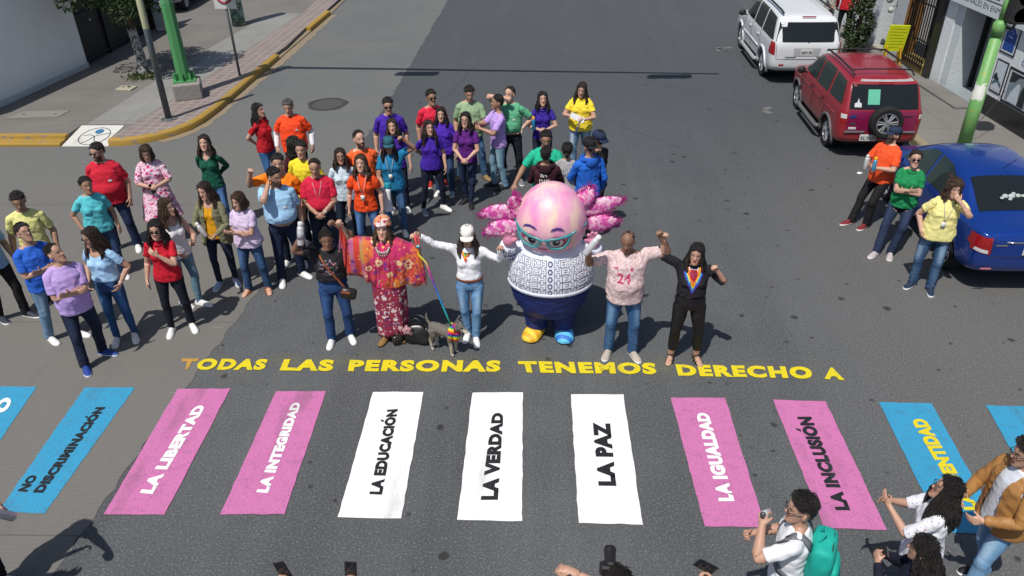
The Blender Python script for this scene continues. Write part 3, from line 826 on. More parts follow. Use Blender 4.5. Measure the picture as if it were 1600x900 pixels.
# ---------------------------------------------------------------- skin, hair and cloth materials
SKIN = {'light': (.56, .335, .245), 'mid': (.49, .285, .20), 'tan': (.40, .225, .15), 'dark': (.235, .125, .082)}
def skin_mat(tone='mid', lips=(.40, .11, .095), beard=0.0, closed=False, brow=(.02, .012, .008), makeup=0.0):
    key = ('skin', tone, lips, beard, closed, makeup)
    if key in _mc: return _mc[key]
    n = NT('skin'); a = n.attr(); X = n.xyz(a); ax = n.math('ABSOLUTE', X[0]); y = X[1]; z = X[2]
    front = n.step(y, -.050, -.062)
    def ell(cx, cz, rx, rz, soft=.25):
        u = n.math('DIVIDE', n.math('SUBTRACT', ax, cx), rx); v = n.math('DIVIDE', n.math('SUBTRACT', z, cz), rz)
        d = n.math('ADD', n.math('MULTIPLY', u, u), n.math('MULTIPLY', v, v))
        return n.math('MULTIPLY', n.step(d, 1 + soft, 1 - soft), front)
    base = SKIN[tone]
    g = n.noise(n.map(a, (1, 1, 1)), 30, 4); dark = tuple(c * .86 for c in base); red = (base[0] * 1.0, base[1] * .82, base[2] * .80)
    c = n.mix(g, base, dark)
    c = n.mix(n.math('MULTIPLY', ell(.045, 1.592, .024, .02, .6), .45 + makeup * .4), c, red)
    c = n.mix(n.math('MULTIPLY', ell(0, 1.595, .016, .014, .5), .35), c, red)
    if beard > 0:
        bz = n.math('MULTIPLY', n.step(n.math('ADD', z, n.math('MULTIPLY', ax, -.55)), 1.562, 1.548), n.step(z, 1.478, 1.49))
        bm = n.math('MULTIPLY', n.math('MULTIPLY', bz, n.step(y, .0, -.03)), beard)
        c = n.mix(bm, c, (.018, .012, .010))
        c = n.mix(n.math('MULTIPLY', ell(0, 1.573, .030, .0075, .3), beard), c, (.018, .012, .010))
    # brow follows a slightly raised arc
    bz = n.math('SUBTRACT', z, n.math('MULTIPLY', n.math('SUBTRACT', .04, n.math('ABSOLUTE', n.math('SUBTRACT', ax, .036))), .10))
    u = n.math('DIVIDE', n.math('SUBTRACT', ax, .033), .021); v = n.math('DIVIDE', n.math('SUBTRACT', bz, 1.6475), .0045)
    c = n.mix(n.math('MULTIPLY', n.step(n.math('ADD', n.math('MULTIPLY', u, u), n.math('MULTIPLY', v, v)), 1.3, .7), front), c, brow)
    if makeup: c = n.mix(n.math('MULTIPLY', ell(.032, 1.638, .02, .009, .4), makeup), c, (.16, .06, .09))
    if closed:
        c = n.mix(ell(.032, 1.6235, .015, .0028), c, (.03, .018, .014))
    else:
        c = n.mix(ell(.032, 1.628, .0150, .0072), c, (.05, .03, .025))
        c = n.mix(ell(.032, 1.6270, .0130, .0052), c, (.60, .57, .54))
        c = n.mix(ell(.032, 1.6272, .0060, .0058), c, (.025, .013, .008))
    c = n.mix(ell(0, 1.5525, .024, .0085), c, lips)
    c = n.mix(ell(0, 1.5525, .021, .0014), c, tuple(k * .3 for k in lips))
    n.color(c); n.set(rough=.48, spec=.4)
    n.b.inputs['Subsurface Weight'].default_value = .0
    n.bump(n.noise(a, 260, 2), .12, .002)
    _mc[key] = n.m; return n.m
HAIR = {'black': (.013, .010, .009), 'dark': (.028, .017, .012), 'brown': (.050, .028, .017), 'lbrown': (.12, .070, .038), 'grey': (.09, .08, .075), 'blond': (.20, .125, .065)}
def hair_mat(col, tip=None):
    key = ('hair', col, tip)
    if key in _mc: return _mc[key]
    n = NT('hair'); a = n.attr(); X = n.xyz(a)
    ang = n.math('ARCTAN2', X[0], X[1]); cmb = n.n('ShaderNodeCombineXYZ'); n.l(n.math('MULTIPLY', ang, 5.0), cmb.inputs[0]); n.l(n.math('MULTIPLY', X[2], 3.0), cmb.inputs[1]); n.l(n.math('MULTIPLY', X[1], 12.0), cmb.inputs[2])
    g = n.noise(cmb.outputs[0], 5.5, 5, .65); b = HAIR[col]
    c = n.mix(g, tuple(x * .35 for x in b), tuple(x * 2.6 for x in b))
    if tip: c = n.mix(n.step(X[2], 1.52, 1.34), c, n.mix(g, tuple(x * .6 for x in HAIR[tip]), tuple(x * 1.5 for x in HAIR[tip])))
    n.color(c); n.set(rough=n.math('ADD', n.math('MULTIPLY', g, .25), .30), spec=.55)
    n.bump(g, 1.0, .02); _mc[key] = n.m; return n.m
def cloth(col, kind='plain', seed=0, extra=None, rough=.85):
    """kind: plain, denim, floral..., col is linear"""
    key = ('cloth', tuple(col), kind, seed, str(extra))
    if key in _mc: return _mc[key]
    n = NT('cloth_' + kind); a = n.attr(); X = n.xyz(a)
    big = n.noise(n.map(a, (1, 1, .6), (seed * 1.7, 0, 0)), 9, 4); fine = n.noise(n.map(a, (1, 1, 1)), 420, 2)
    base = tuple(col)
    c = n.mix(big, tuple(x * .9 for x in base), tuple(min(1, x * 1.08) for x in base))
    if kind == 'denim':
        lt = extra or tuple(min(.8, x * 2.2 + .02) for x in base)
        ax = n.math('ABSOLUTE', X[0])
        f = n.math('MULTIPLY', n.step(n.math('ABSOLUTE', n.math('SUBTRACT', ax, .10)), .06, .01), n.step(X[1], .02, -.05))
        f = n.math('MULTIPLY', f, n.math('ADD', .15, n.math('MULTIPLY', n.step(n.math('ABSOLUTE', n.math('SUBTRACT', X[2], .66)), .22, .02), .6)))
        wv = n.noise(n.map(a, (22, 22, 60)), 1.0, 4, .6)
        f = n.math('ADD', f, n.math('MULTIPLY', n.math('SUBTRACT', wv, .45), .55), clamp=True)
        c = n.mix(f, base, lt)
        seam = n.step(n.math('ABSOLUTE', n.math('SUBTRACT', ax, .182)), .006, .003)
        c = n.mix(n.math('MULTIPLY', seam, .5), c, tuple(x * .5 for x in base))
    elif kind == 'floral':
        for i, (cc, sc_, th) in enumerate(extra):
            d = n.vor(n.map(a, (1, 1, 1), (i * 3.1 + seed, i * 1.3, i * .7)), sc_, rnd=1.0)
            wob = n.math('MULTIPLY', n.math('SUBTRACT', n.noise(a, sc_ * 3.2, 3), .5), .55)
            c = n.mix(n.step(n.math('ADD', d, wob), th, th - .10), c, cc)
    elif kind == 'stripev':
        s = n.math('SINE', n.math('MULTIPLY', X[0], extra[1])); c = n.mix(n.step(s, .1, .5), c, extra[0])
    elif kind == 'mottle':
        s = n.noise(n.map(a, (1, 1, 1)), extra[1], 3, .6, 1.2); c = n.mix(n.step(s, .46, .56), c, extra[0])
    n.color(c); n.set(rough=rough, spec=.25, sheen=.0)
    w1 = n.noise(n.map(a, (1, 1, .4), (0, 0, 0), (0, .6, 0)), 16, 4, .5, .8)
    h = n.math('ADD', n.math('MULTIPLY', w1, 1.0), n.math('MULTIPLY', fine, .05))
    n.bump(h, .35, .010); _mc[key] = n.m; return n.m
def shoe_mat(col, sole=(.78, .77, .74)):
    key = ('shoe', tuple(col), tuple(sole))
    if key in _mc: return _mc[key]
    n = NT('shoe'); a = n.attr(); X = n.xyz(a)
    c = n.mix(n.noise(a, 40, 3), col, tuple(x * .8 for x in col))
    lace = n.math('MULTIPLY', n.step(n.math('SINE', n.math('MULTIPLY', X[1], 420)), .2, .5), n.math('MULTIPLY', n.step(X[2], .055, .06), n.step(n.math('ABSOLUTE', n.math('ADD', X[1], .06)), .045, .04)))
    c = n.mix(n.math('MULTIPLY', lace, .35), c, tuple(x * .45 for x in col))
    c = n.mix(n.step(X[2], .028, .024), c, sole)
    n.color(c); n.set(rough=.6, spec=.3); _mc[key] = n.m; return n.m
def solid(name, col, rough=.5, metal=0.0, spec=.5): return plain(name, tuple(col), rough, metal, spec, 0.0, .05, 30)

WHITE = (.78, .78, .78)
class Person: pass
_pn = 0
def person(label, gp=None, at=(0, 0), face=0.0, h=1.70, g='m', girth=0.0, belly=0.0, skin_t='mid', top=None, top_m=None, leg='jeans', leg_m=None, shoe=WHITE, shoe_sole=(.8, .79, .77),
           sandal=None, hair='short', hair_c='black', tip=None, P=None, beard=0.0, closed=False, lips=None, glasses=None, collar=None, cap=None, hood=None, lanyard=False, watch=None,
           fold=None, group=None, makeup=0.0, legg=None, under=None, extra=None, famp=1.0):
    """top = kwargs for top_tmpl; at = place on the ground; face = degrees turned from facing -y towards +x"""
    global _pn; _pn += 1
    P = dict(P or {}); Rm, Pm = pose(g, P); sc = h / 1.745
    fold = fold if fold is not None else _pn % 4
    # body; the part under clothing lies a little below the skin line
    t = BODY[g]; z = t.co[:, 2]; x = np.abs(t.co[:, 0]); ins = np.zeros(len(z))
    if leg:
        lo = .14 if leg != 'legging' else .22
        ins = np.maximum(ins, np.clip((1.0 - z) / .04, 0, 1) * np.clip((z - lo) / .03, 0, 1) * .010 * (t.W[:, [BI[n] for n in ('pelvis', 'thighL', 'thighR', 'shinL', 'shinR')]].sum(1)))
    wt = t.W[:, [BI[n] for n in ('spine', 'chest', 'pelvis')]].sum(1)
    if top: ins = np.maximum(ins, np.clip(wt * 1.5 - .3, 0, 1) * np.clip((1.36 - z) / .05, 0, 1) * .012)
    if top and top.get('sleeve') != 'none':
        cl = t.W[:, [BI['clavL'], BI['clavR']]].sum(1); ua = t.W[:, [BI['uarmL'], BI['uarmR']]].sum(1) * np.clip((z - 1.27) / .04, 0, 1)
        ins = np.maximum(ins, np.clip(cl + ua, 0, 1) * np.clip((x - .06) / .03, 0, 1) * .013)
    if top and top.get('sleeve') == 'long': ins = np.maximum(ins, t.W[:, [BI[n + S] for n in ('uarm', 'farm') for S in 'LR']].sum(1) * .008)
    lp = lips or ((.36, .105, .095) if g == 'm' else (.42, .07, .075))
    sm = skin_mat(skin_t, lp, beard, closed, makeup=makeup)
    o = put('person', t, Rm, Pm, sc, sm, None, girth, belly, inset=ins, legg=legg)
    o.location = (at[0], at[1], 0); o.rotation_euler = (0, 0, R(face))
    tag(o, label, 'person', group)
    if not sandal and shoe is not None:
        for S in 'LR': put('shoe', shoe_tmpl(g, S), Rm, Pm, sc, shoe_mat(shoe if not isinstance(shoe, dict) else shoe[S], shoe_sole), o)
    elif sandal:
        for S in 'LR': put('sandal', sandal_tmpl(g, S), Rm, Pm, sc, solid('sandal_leather', sandal, .6), o)
    if leg: put('trousers' if leg != 'legging' else 'leggings', leg_tmpl(g, leg), Rm, Pm, sc, leg_m, o, girth * .8, 0, fold=fold, famp=(.9 if leg != 'legging' else .3) * famp, legg=legg, smooth_after=1)
    if under: put('undershirt', top_tmpl(g, **under[0]), Rm, Pm, sc, under[1], o, girth, belly, fold=fold, famp=.5, smooth_after=1)
    if top:
        tt = dict(top); nm = tt.pop('name', 'shirt')
        put(nm, top_tmpl(g, **tt), Rm, Pm, sc, top_m, o, girth + (.07 if under else 0), belly, fold=fold, famp=1.4 * famp, smooth_after=2)
    if collar is not None: put('collar', acc(g, 'collar', m_collar, 'chest'), Rm, Pm, sc, collar, o)
    if hair and hair != 'none': put('hair', hair_tmpl(g, hair), Rm, Pm, sc, hair_mat(hair_c, tip), o)
    if glasses == 'sun': put('sunglasses', acc(g, 'sunglasses', m_sunglasses), Rm, Pm, sc, solid('sunglass_lens', (.008, .008, .009), .12), o)
    elif glasses: put('glasses', acc(g, 'glasses', m_glasses), Rm, Pm, sc, solid('glasses_frame', (.015, .013, .013), .3), o)
    if cap: put('cap', acc(g, 'cap' + str(cap[1]), lambda mb: m_cap(mb, cap[1])), Rm, Pm, sc, cloth(cap[0]), o)
    if hood is not None: put('hood', acc(g, 'hood', m_hood, 'chest'), Rm, Pm, sc, hood, o)
    if lanyard:
        put('lanyard', acc(g, 'lanyard', m_lanyard, 'chest'), Rm, Pm, sc, solid('lanyard_ribbon', (.45, .42, .42), .7), o)
        put('badge', acc(g, 'badge', m_badge, 'chest'), Rm, Pm, sc, solid('badge_card', (.70, .70, .68), .4), o)
    if watch:
        put('watch', acc('m', 'watch' + watch[0], m_watch(watch[0]), 'hand' + watch[0]) if g == 'm' else acc('f', 'watch' + watch[0], m_watch_f(watch[0]), 'hand' + watch[0]), Rm, Pm, sc, solid('watch_strap', watch[1], .4), o)
    p = Person(); p.o = o; p.R = Rm; p.P = Pm; p.sc = sc; p.g = g; p.at = at; p.face = face
    return p
def m_watch_f(S):
    def f(mb):
        wr = RIG['f']['hand' + S][1]; s = 1 if S == 'L' else -1; u = Vector((.7071 * s, 0, -.7071)); c = Vector(wr) - u * .02
        v1 = Vector((0, 1, 0)); v2 = u.cross(v1)
        mb.tube([c + v1 * .030 * math.cos(a) + v2 * .027 * math.sin(a) for a in [2 * math.pi * k / 14 for k in range(15)]], .006, 6, cap=False)
    return f
def body_pt(p, bone, rest):
    """world place of a rest-pose point carried by a bone of a posed person"""
    i = BI[bone]; q = (p.R[i] @ (np.array(rest, float) - RIG[p.g][bone][1]) + p.P[i]) * p.sc
    a = R(p.face); return Vector((p.at[0] + q[0] * math.cos(a) - q[1] * math.sin(a), p.at[1] + q[0] * math.sin(a) + q[1] * math.cos(a), q[2]))
def body_rot(p, bone): return Matrix.Rotation(R(p.face), 3, 'Z') @ Matrix(p.R[BI[bone]].tolist())
def grip(p, S):
    """point inside the closed hand and the direction of the held bar (from little finger to thumb), world"""
    s = 1 if S == 'L' else -1
    wr = RIG[p.g]['hand' + S][1]; c = wr + V3(.7071 * s, 0, -.7071) * .085 + V3(-.7071 * s, 0, -.7071) * .032
    return body_pt(p, 'hand' + S, c), (body_rot(p, 'hand' + S) @ Vector((0, -1, 0))).normalized()
def to_local(loc, face, sc, P):
    a = -R(face); d = Vector(P) - Vector((loc[0], loc[1], 0)); return (np.array((d.x * math.cos(a) - d.y * math.sin(a), d.x * math.sin(a) + d.y * math.cos(a), d.z)) / sc)
# ================================================================== street materials
LINES = [(ground(840, 75).x, ground(840, 75).y, ground(1300, 205).x, ground(1300, 205).y), (ground(925, 180).x, ground(925, 180).y, ground(1065, 232).x, ground(1065, 232).y), (ground(690, 160).x, ground(690, 160).y, ground(750, 95).x, ground(750, 95).y)]
def asphalt_mat():
    n = NT('asphalt'); g = n.geo()
    fine = n.noise(g, 48, 3, .75); grit = n.noise(g, 19, 4, .8); big = n.noise(g, .35, 4, .6); mid = n.noise(g, 2.2, 5, .65)
    c = n.mix(n.step(big, .3, .7), hexc('4c4f52'), hexc('56595b'))
    c = n.mix(n.math('MULTIPLY', n.step(mid, .4, .75), .5), c, hexc('494a4a'))
    X = n.xyz(g); trk = n.noise(n.map(g, (1.1, .05, 1)), 1.0, 3, .6); c = n.mix(n.math('MULTIPLY', n.step(trk, .48, .68), .55), c, hexc('424446')); c = n.mix(n.math('MULTIPLY', n.step(trk, .46, .3), .35), c, hexc('696a69'))
    warm = n.math('MULTIPLY', n.step(n.math('ADD', X[0], n.math('MULTIPLY', n.math('SUBTRACT', mid, .5), 1.5)), 2.8, 5.2), n.step(X[1], 19.0, 12.0))
    c = n.mix(n.math('MULTIPLY', warm, .75), c, hexc('605f5d'))
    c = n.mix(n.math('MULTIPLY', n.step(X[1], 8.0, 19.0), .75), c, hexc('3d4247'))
    c = n.mix(n.math('MULTIPLY', n.step(fine, .50, .76), .8), c, hexc('8c8c8c')); c = n.mix(n.math('MULTIPLY', n.step(fine, .46, .26), .8), c, hexc('36383a'))
    c = n.mix(n.math('MULTIPLY', n.step(grit, .55, .8), .3), c, hexc('7e7e7c')); c = n.mix(n.math('MULTIPLY', n.step(grit, .42, .22), .35), c, hexc('3a3b3d'))
    # oil drips and patches
    d = n.vor(n.map(g, (1, 1, 0)), 1.9); w = n.math('MULTIPLY', n.math('SUBTRACT', n.noise(g, 9, 4), .5), .22)
    sp = n.math('MULTIPLY', n.step(n.math('ADD', d, w), .11, .05), n.step(n.noise(g, .8, 2), .38, .5))
    c = n.mix(n.math('MULTIPLY', sp, .8), c, hexc('262626'))
    d2 = n.vor(n.map(g, (1, 1, 0), (3.3, 1.7, 0)), 3.2); sp2 = n.math('MULTIPLY', n.step(d2, .11, .05), n.step(n.noise(g, 1.1, 2), .40, .52))
    c = n.mix(n.math('MULTIPLY', sp2, .75), c, hexc('2a2a2a'))
    # overspray haze of yellow paint along the slogan
    ov = n.math('MULTIPLY', n.step(n.math('ABSOLUTE', n.math('SUBTRACT', X[1], 7.72)), .36, .0), n.step(n.math('ABSOLUTE', n.math('SUBTRACT', X[0], -.4)), 4.2, 3.0))
    c = n.mix(n.math('MULTIPLY', n.math('MULTIPLY', ov, n.step(mid, .42, .66)), .16), c, hexc('8f8a3c'))
    # thin straight dark lines across the carriageway
    for (x0, y0, x1, y1) in LINES:
        L_ = math.hypot(x1 - x0, y1 - y0); ux, uy = (x1 - x0) / L_, (y1 - y0) / L_
        dd = n.math('ADD', n.math('MULTIPLY', n.math('SUBTRACT', X[0], x0), -uy), n.math('MULTIPLY', n.math('SUBTRACT', X[1], y0), ux))
        dd = n.math('ABSOLUTE', n.math('ADD', dd, n.math('MULTIPLY', n.math('SUBTRACT', n.noise(g, 1.2, 4), .5), .10)))
        tt = n.math('ADD', n.math('MULTIPLY', n.math('SUBTRACT', X[0], x0), ux / L_), n.math('MULTIPLY', n.math('SUBTRACT', X[1], y0), uy / L_))
        mk = n.math('MULTIPLY', n.step(dd, .016, .006), n.math('MULTIPLY', n.step(tt, 0, .03), n.step(tt, 1, .97)))
        c = n.mix(n.math('MULTIPLY', mk, .6), c, hexc('2b2c2d'))
    n.color(c); n.set(rough=.82, spec=.3)
    n.bump(n.math('ADD', fine, n.math('MULTIPLY', grit, .6)), .55, .012); return n.m
def concrete_road_mat():
    n = NT('grooved_concrete'); g = n.geo(); X = n.xyz(g)
    big = n.noise(g, .5, 4, .6); st = n.noise(n.map(g, (.35, 5, 1)), 2.2, 4, .6); fine = n.noise(g, 45, 4, .7); st2 = n.noise(n.map(g, (3.5, .25, 1)), 1.2, 4, .6)
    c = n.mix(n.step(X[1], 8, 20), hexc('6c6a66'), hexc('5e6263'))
    c = n.mix(n.math('MULTIPLY', n.step(big, .35, .7), .6), c, hexc('6a6966')); c = n.mix(n.math('MULTIPLY', n.step(st, .45, .75), .2), c, hexc('6e6b66'))
    c = n.mix(n.math('MULTIPLY', n.step(st2, .5, .75), .4), c, hexc('626260'))
    c = n.mix(n.step(fine, .55, .85), c, hexc('8f8a80')); c = n.mix(n.step(fine, .42, .2), c, hexc('55524d'))
    gr = n.math('SINE', n.math('MULTIPLY', X[1], 120.0)); c = n.mix(n.math('MULTIPLY', n.step(gr, .55, .95), .08), c, hexc('45433f'))
    jy = n.math('ABSOLUTE', n.math('SUBTRACT', n.math('FRACT', n.math('DIVIDE', n.math('ADD', X[1], .35), 3.6)), .5))
    c = n.mix(n.math('MULTIPLY', n.step(jy, .0040, .0015), .35), c, hexc('34322f'))
    sc = n.math('MULTIPLY', n.step(n.vor(n.map(g, (.8, 8, 0), (0, 0, 0), (0, 0, .5)), .55), .05, .02), .4); c = n.mix(sc, c, hexc('a09c94'))
    n.color(c); n.set(rough=.85, spec=.3); n.bump(n.math('ADD', n.math('MULTIPLY', fine, .5), n.math('MULTIPLY', gr, .15)), .35, .006); return n.m
def sidewalk_mat(tone='6f6c68', seed=0):
    n = NT('sidewalk_concrete'); g = n.geo(); X = n.xyz(g)
    big = n.noise(n.map(g, (1, 1, 1), (seed, 0, 0)), .9, 5, .6); fine = n.noise(g, 40, 4, .7); b = hexc(tone)
    c = n.mix(big, tuple(x * .72 for x in b), tuple(x * 1.22 for x in b)); c = n.mix(n.step(fine, .55, .8), c, tuple(x * 1.3 for x in b)); c = n.mix(n.step(fine, .4, .2), c, tuple(x * .62 for x in b))
    jy = n.math('ABSOLUTE', n.math('SUBTRACT', n.math('FRACT', n.math('DIVIDE', n.math('ADD', X[1], n.math('MULTIPLY', X[0], .04)), 2.1)), .5))
    jx = n.math('ABSOLUTE', n.math('SUBTRACT', n.math('FRACT', n.math('DIVIDE', n.math('ADD', X[0], .2), 1.55)), .5))
    c = n.mix(n.math('MULTIPLY', n.step(jy if seed == 0 else n.math('MINIMUM', jy, jx), .008, .003), .5), c, tuple(x * .4 for x in b))
    n.color(c); n.set(rough=.88, spec=.25); n.bump(fine, .3, .006); return n.m
def paver_mat():
    n = NT('brick_pavers'); g = n.geo(); b = n.n('ShaderNodeTexBrick'); n.l(n.map(g, (1, 1, 1), (0, 0, 0), (0, 0, .06)), b.inputs['Vector'])
    b.inputs['Scale'].default_value = 1.0; b.inputs['Brick Width'].default_value = .22; b.inputs['Row Height'].default_value = .22; b.inputs['Mortar Size'].default_value = .014; b.offset = .0
    b.inputs['Color1'].default_value = rgba(hexc('8a7b78')); b.inputs['Color2'].default_value = rgba(hexc('7d6f6d')); b.inputs['Mortar'].default_value = rgba(hexc('a39a92'))
    c = n.mix(n.math('MULTIPLY', n.noise(g, 1.6, 4), .7), b.outputs[0], hexc('6e6764')); n.color(c); n.set(rough=.85); n.bump(b.outputs['Fac'], -.4, .01); return n.m
def kerb_paint_mat(a='a8842e', b='937632'):
    n = NT('yellow_kerb_paint'); g = n.geo(); w = n.noise(g, 7, 5, .7); c = n.mix(n.noise(g, 1.3, 3), hexc(a), hexc(b))
    c = n.mix(n.step(w, .53, .66), c, hexc('77706a')); c = n.mix(n.math('MULTIPLY', n.step(w, .38, .25), .6), c, hexc('5c4a22')); n.color(c); n.set(rough=.75); n.bump(w, .3, .008); return n.m
def road_paint(name, col, under='5a5a59', wear=.63, under2=None):
    key = ('paint', name)
    if key in _mc: return _mc[key]
    n = NT('road_paint_' + name); g = n.geo(); fine = n.noise(g, 85, 3, .8); m = n.noise(g, 7, 4, .6); b = n.noise(g, 1.1, 3)
    c = n.mix(b, col, tuple(min(.85, x * 1.10) for x in col)); c = n.mix(n.math('MULTIPLY', n.step(m, .5, .75), .45), c, tuple(x * .80 for x in col))
    c = n.mix(n.step(n.math('ADD', fine, n.math('MULTIPLY', m, .10)), wear, wear + .10), c, hexc(under))
    c = n.mix(n.math('MULTIPLY', n.step(fine, .40, .22), .35), c, tuple(min(.9, x * 1.25 + .06) for x in col))
    tw = n.noise(n.map(g, (1, .2, 1)), 3.1, 3); c = n.mix(n.math('MULTIPLY', n.step(tw, .56, .72), .28), c, hexc('4a4a4a'))
    n.color(c); n.set(rough=.62, spec=.4); n.bump(fine, .5, .01); _mc[key] = n.m; return n.m

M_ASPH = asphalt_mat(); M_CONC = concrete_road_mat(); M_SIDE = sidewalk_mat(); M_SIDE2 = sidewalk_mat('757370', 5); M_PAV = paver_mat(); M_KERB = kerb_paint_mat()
def flat(name, poly, z, mat, kind='structure', jitter=0, step=None, seed=1):
    rnd = random.Random(seed); pts = [Vector((p[0], p[1])) for p in poly]
    if step:
        out = []
        for i, p in enumerate(pts):
            q = pts[(i + 1) % len(pts)]; k = max(1, int((q - p).length / step))
            for j in range(k): out.append(p.lerp(q, j / k) + Vector((rnd.uniform(-1, 1), rnd.uniform(-1, 1))) * jitter)
        pts = out
    me = np_mesh(name, [(p.x, p.y, z) for p in pts], [tuple(range(len(pts)))])
    bm = bmesh.new(); bm.from_mesh(me); bmesh.ops.triangulate(bm, faces=bm.faces); bmesh.ops.recalc_face_normals(bm, faces=bm.faces)
    if sum(f.normal.z for f in bm.faces) < 0: bmesh.ops.reverse_faces(bm, faces=bm.faces)
    bm.to_mesh(me); bm.free()
    o = link(name, me, mat)
    if kind: tag(o, kind=kind)
    return o
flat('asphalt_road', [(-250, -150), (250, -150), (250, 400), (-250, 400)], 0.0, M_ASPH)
seam = [(-4.9, -12), (-4.5, 0), (-4.33, 4.6), (-4.28, 5.4), (-4.14, 7.3), (-3.86, 10), (-3.58, 12.8), (-3.3, 19), (-2.99, 28.4), (-2.3, 60), (-1.5, 120)]
_s2 = []
_rs = random.Random(3)
for (x0, y0), (x1, y1) in zip(seam[:-1], seam[1:]):
    k = max(1, int((y1 - y0) / .12))
    for j in range(k): _s2.append((x0 + (x1 - x0) * j / k + _rs.uniform(-.03, .03), y0 + (y1 - y0) * j / k))
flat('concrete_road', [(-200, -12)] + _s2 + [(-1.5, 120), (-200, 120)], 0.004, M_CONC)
# pale worn parking ticks on the right-hand side of the road
for k, (a, b, c_) in enumerate([((1115, 76), (1143, 74), .10), ((1186, 172), (1205, 168), .14)]):
    p = ground(*a); q = ground(*b); d = (q - p).normalized(); nn = Vector((-d.y, d.x, 0)) * .07
    flat('road_marking', [p - nn, q - nn, q + nn, p + nn + d * c_, p - nn * 4 + d * c_, p - nn * 4], .004, road_paint('faded', hexc('8b8a85'), wear=.45), jitter=.015, step=.08)

# ------------------------------------------------------------------ sidewalks and kerbs
def strip(mb, line, prof):
    """sweep a closed profile (offset to the left of travel, height) along a ground line"""
    line = [Vector((p[0], p[1], 0)) for p in line]; rr = []
    for i, p in enumerate(line):
        t = (line[min(i + 1, len(line) - 1)] - line[max(i - 1, 0)]).normalized(); nl = Vector((-t.y, t.x, 0))
        rr.append([p + nl * o + Vector((0, 0, z)) for o, z in prof])
    mb.rings(rr)
KP = [(0, -.05), (0, .11), (.02, .135), (.15, .14), (.15, -.05)]
kline = [(-8.62, 14.95), (-8.35, 14.97), (-8.05, 15.06), (-7.75, 15.24), (-7.48, 15.52), (-7.27, 15.88), (-7.15, 16.3), (-7.07, 17.0), (-6.98, 19.0), (-6.86, 21.2)]
mb = MB(); strip(mb, kline, KP); tag(autosmooth(mb.build('kerb', M_KERB), 50), kind='structure')
mb = MB(); strip(mb, [(-6.72, 24.1), (-6.60, 26.3)], KP); tag(mb.build('kerb', M_KERB), kind='structure')
mb = MB(); strip(mb, [(-26, 15.0), (-9.62, 14.94)], [(0, -.05), (0, .05), (.02, .075), (.24, .08), (.25, .135), (.40, .14), (.40, -.05)]); tag(mb.build('kerb', M_KERB), kind='structure')
mb = MB(); strip(mb, [(-6.86, 21.2), (-6.72, 24.1)], [(0, -.05), (0, .035), (.15, .05), (.15, -.05)]); tag(mb.build('kerb', plain('dropped_kerb', hexc('8a7c66'), .9)), kind='structure')
mb = MB(); strip(mb, [(-6.60, 26.3), (-6.3, 60)], [(0, -.05), (0, .03), (.15, .05), (.15, -.05)]); tag(mb.build('kerb', plain('dropped_kerb', hexc('8a7c66'), .9)), kind='structure')
tag(flat('gutter_sand', [(p[0], p[1]) for p in kline[3:]] + [(-6.72, 24.1), (-6.6, 26.3), (-6.42, 26.3), (-6.5, 24.1), (-6.62, 21.2), (-6.78, 19.0)] + [(p[0] + .15, p[1] - .10) for p in kline[3:8]][::-1], .0075, road_paint('sand', hexc('8a7a62'), '77736c', .56), jitter=.03, step=.12), kind='structure')
inner = [(p[0] - .15, p[1] + .0) for p in [(-7.22 + .15, 17.0)]]
def off(line, d):
    out = []
    for i, p in enumerate(line):
        a = Vector(line[max(i - 1, 0)]); b = Vector(line[min(i + 1, len(line) - 1)]); t = (b - a).normalized(); out.append((p[0] - t.y * d, p[1] + t.x * d))
    return out
ki = off(kline, .145)
mb = MB(); mb.prism(ki + [(-6.89, 22.0), (-6.87, 24.1), (-6.75, 26.3), (-6.45, 60), (-13, 60), (-12.5, 15.36), (-9.62, 15.33), (-9.60, 15.85), (-8.66, 15.85)], -.05, .128)
tag(mb.build('sidewalk', M_SIDE), kind='structure')
mb = MB(); mb.prism([(-12.5, 15.36), (-12.5, 60), (-60, 60), (-60, 15.36)], -.05, .128); tag(mb.build('sidewalk', M_SIDE), kind='structure')
pav = ki[0:] + [(-6.99, 21.15), (-6.9, 22.0), (-6.86, 24.1), (-6.75, 26.3), (-6.6, 31), (-7.4, 31), (-7.42, 26), (-7.95, 20.3), (-8.28, 17.3), (-8.5, 15.86)]
flat('paving', pav, .132, M_PAV)
flat('sidewalk', [(-8.75, 19.9), (-8.0, 19.92), (-8.12, 21.4), (-8.78, 21.36)], .133, sidewalk_mat('8f9190', 9))
flat('sidewalk', [(-9.5, 15.9), (-8.52, 15.9), (-8.3, 17.35), (-7.98, 20.3), (-7.46, 26), (-8.5, 26), (-9.2, 20)], .1295, sidewalk_mat('82827f', 3))
# wheelchair ramp with its painted round emblem
rp = [(-9.6, 14.95), (-8.64, 14.95), (-8.68, 15.84), (-9.59, 15.84)]
mb = MB(); mb.add([(x, y, .012 if y < 15.3 else .126) for x, y in rp] + [(x, y, -.05) for x, y in rp], [(0, 1, 2, 3), (4, 7, 6, 5), (0, 4, 5, 1), (1, 5, 6, 2), (2, 6, 7, 3), (3, 7, 4, 0)])
rmp = tag(mb.build('ramp', road_paint('ramp_white', hexc('c9c8c2'), '8d8c86', .60)), kind='structure')
em = MB(); bl = MB()
def rampz(x, y): return .012 + (y - 14.95) / .89 * .114 + .006
def rtube(m_, pts, wd):
    for (a, b) in zip(pts[:-1], pts[1:]):
        a = Vector(a); b = Vector(b); d = (b - a).normalized() if (b - a).length > 0 else Vector((1, 0)); nn = Vector((-d.y, d.x)) * wd
        m_.add([(q.x, q.y, rampz(q.x, q.y)) for q in (a - nn, b - nn, b + nn, a + nn)], [(0, 1, 2, 3)])
cx, cy = -9.10, 15.36
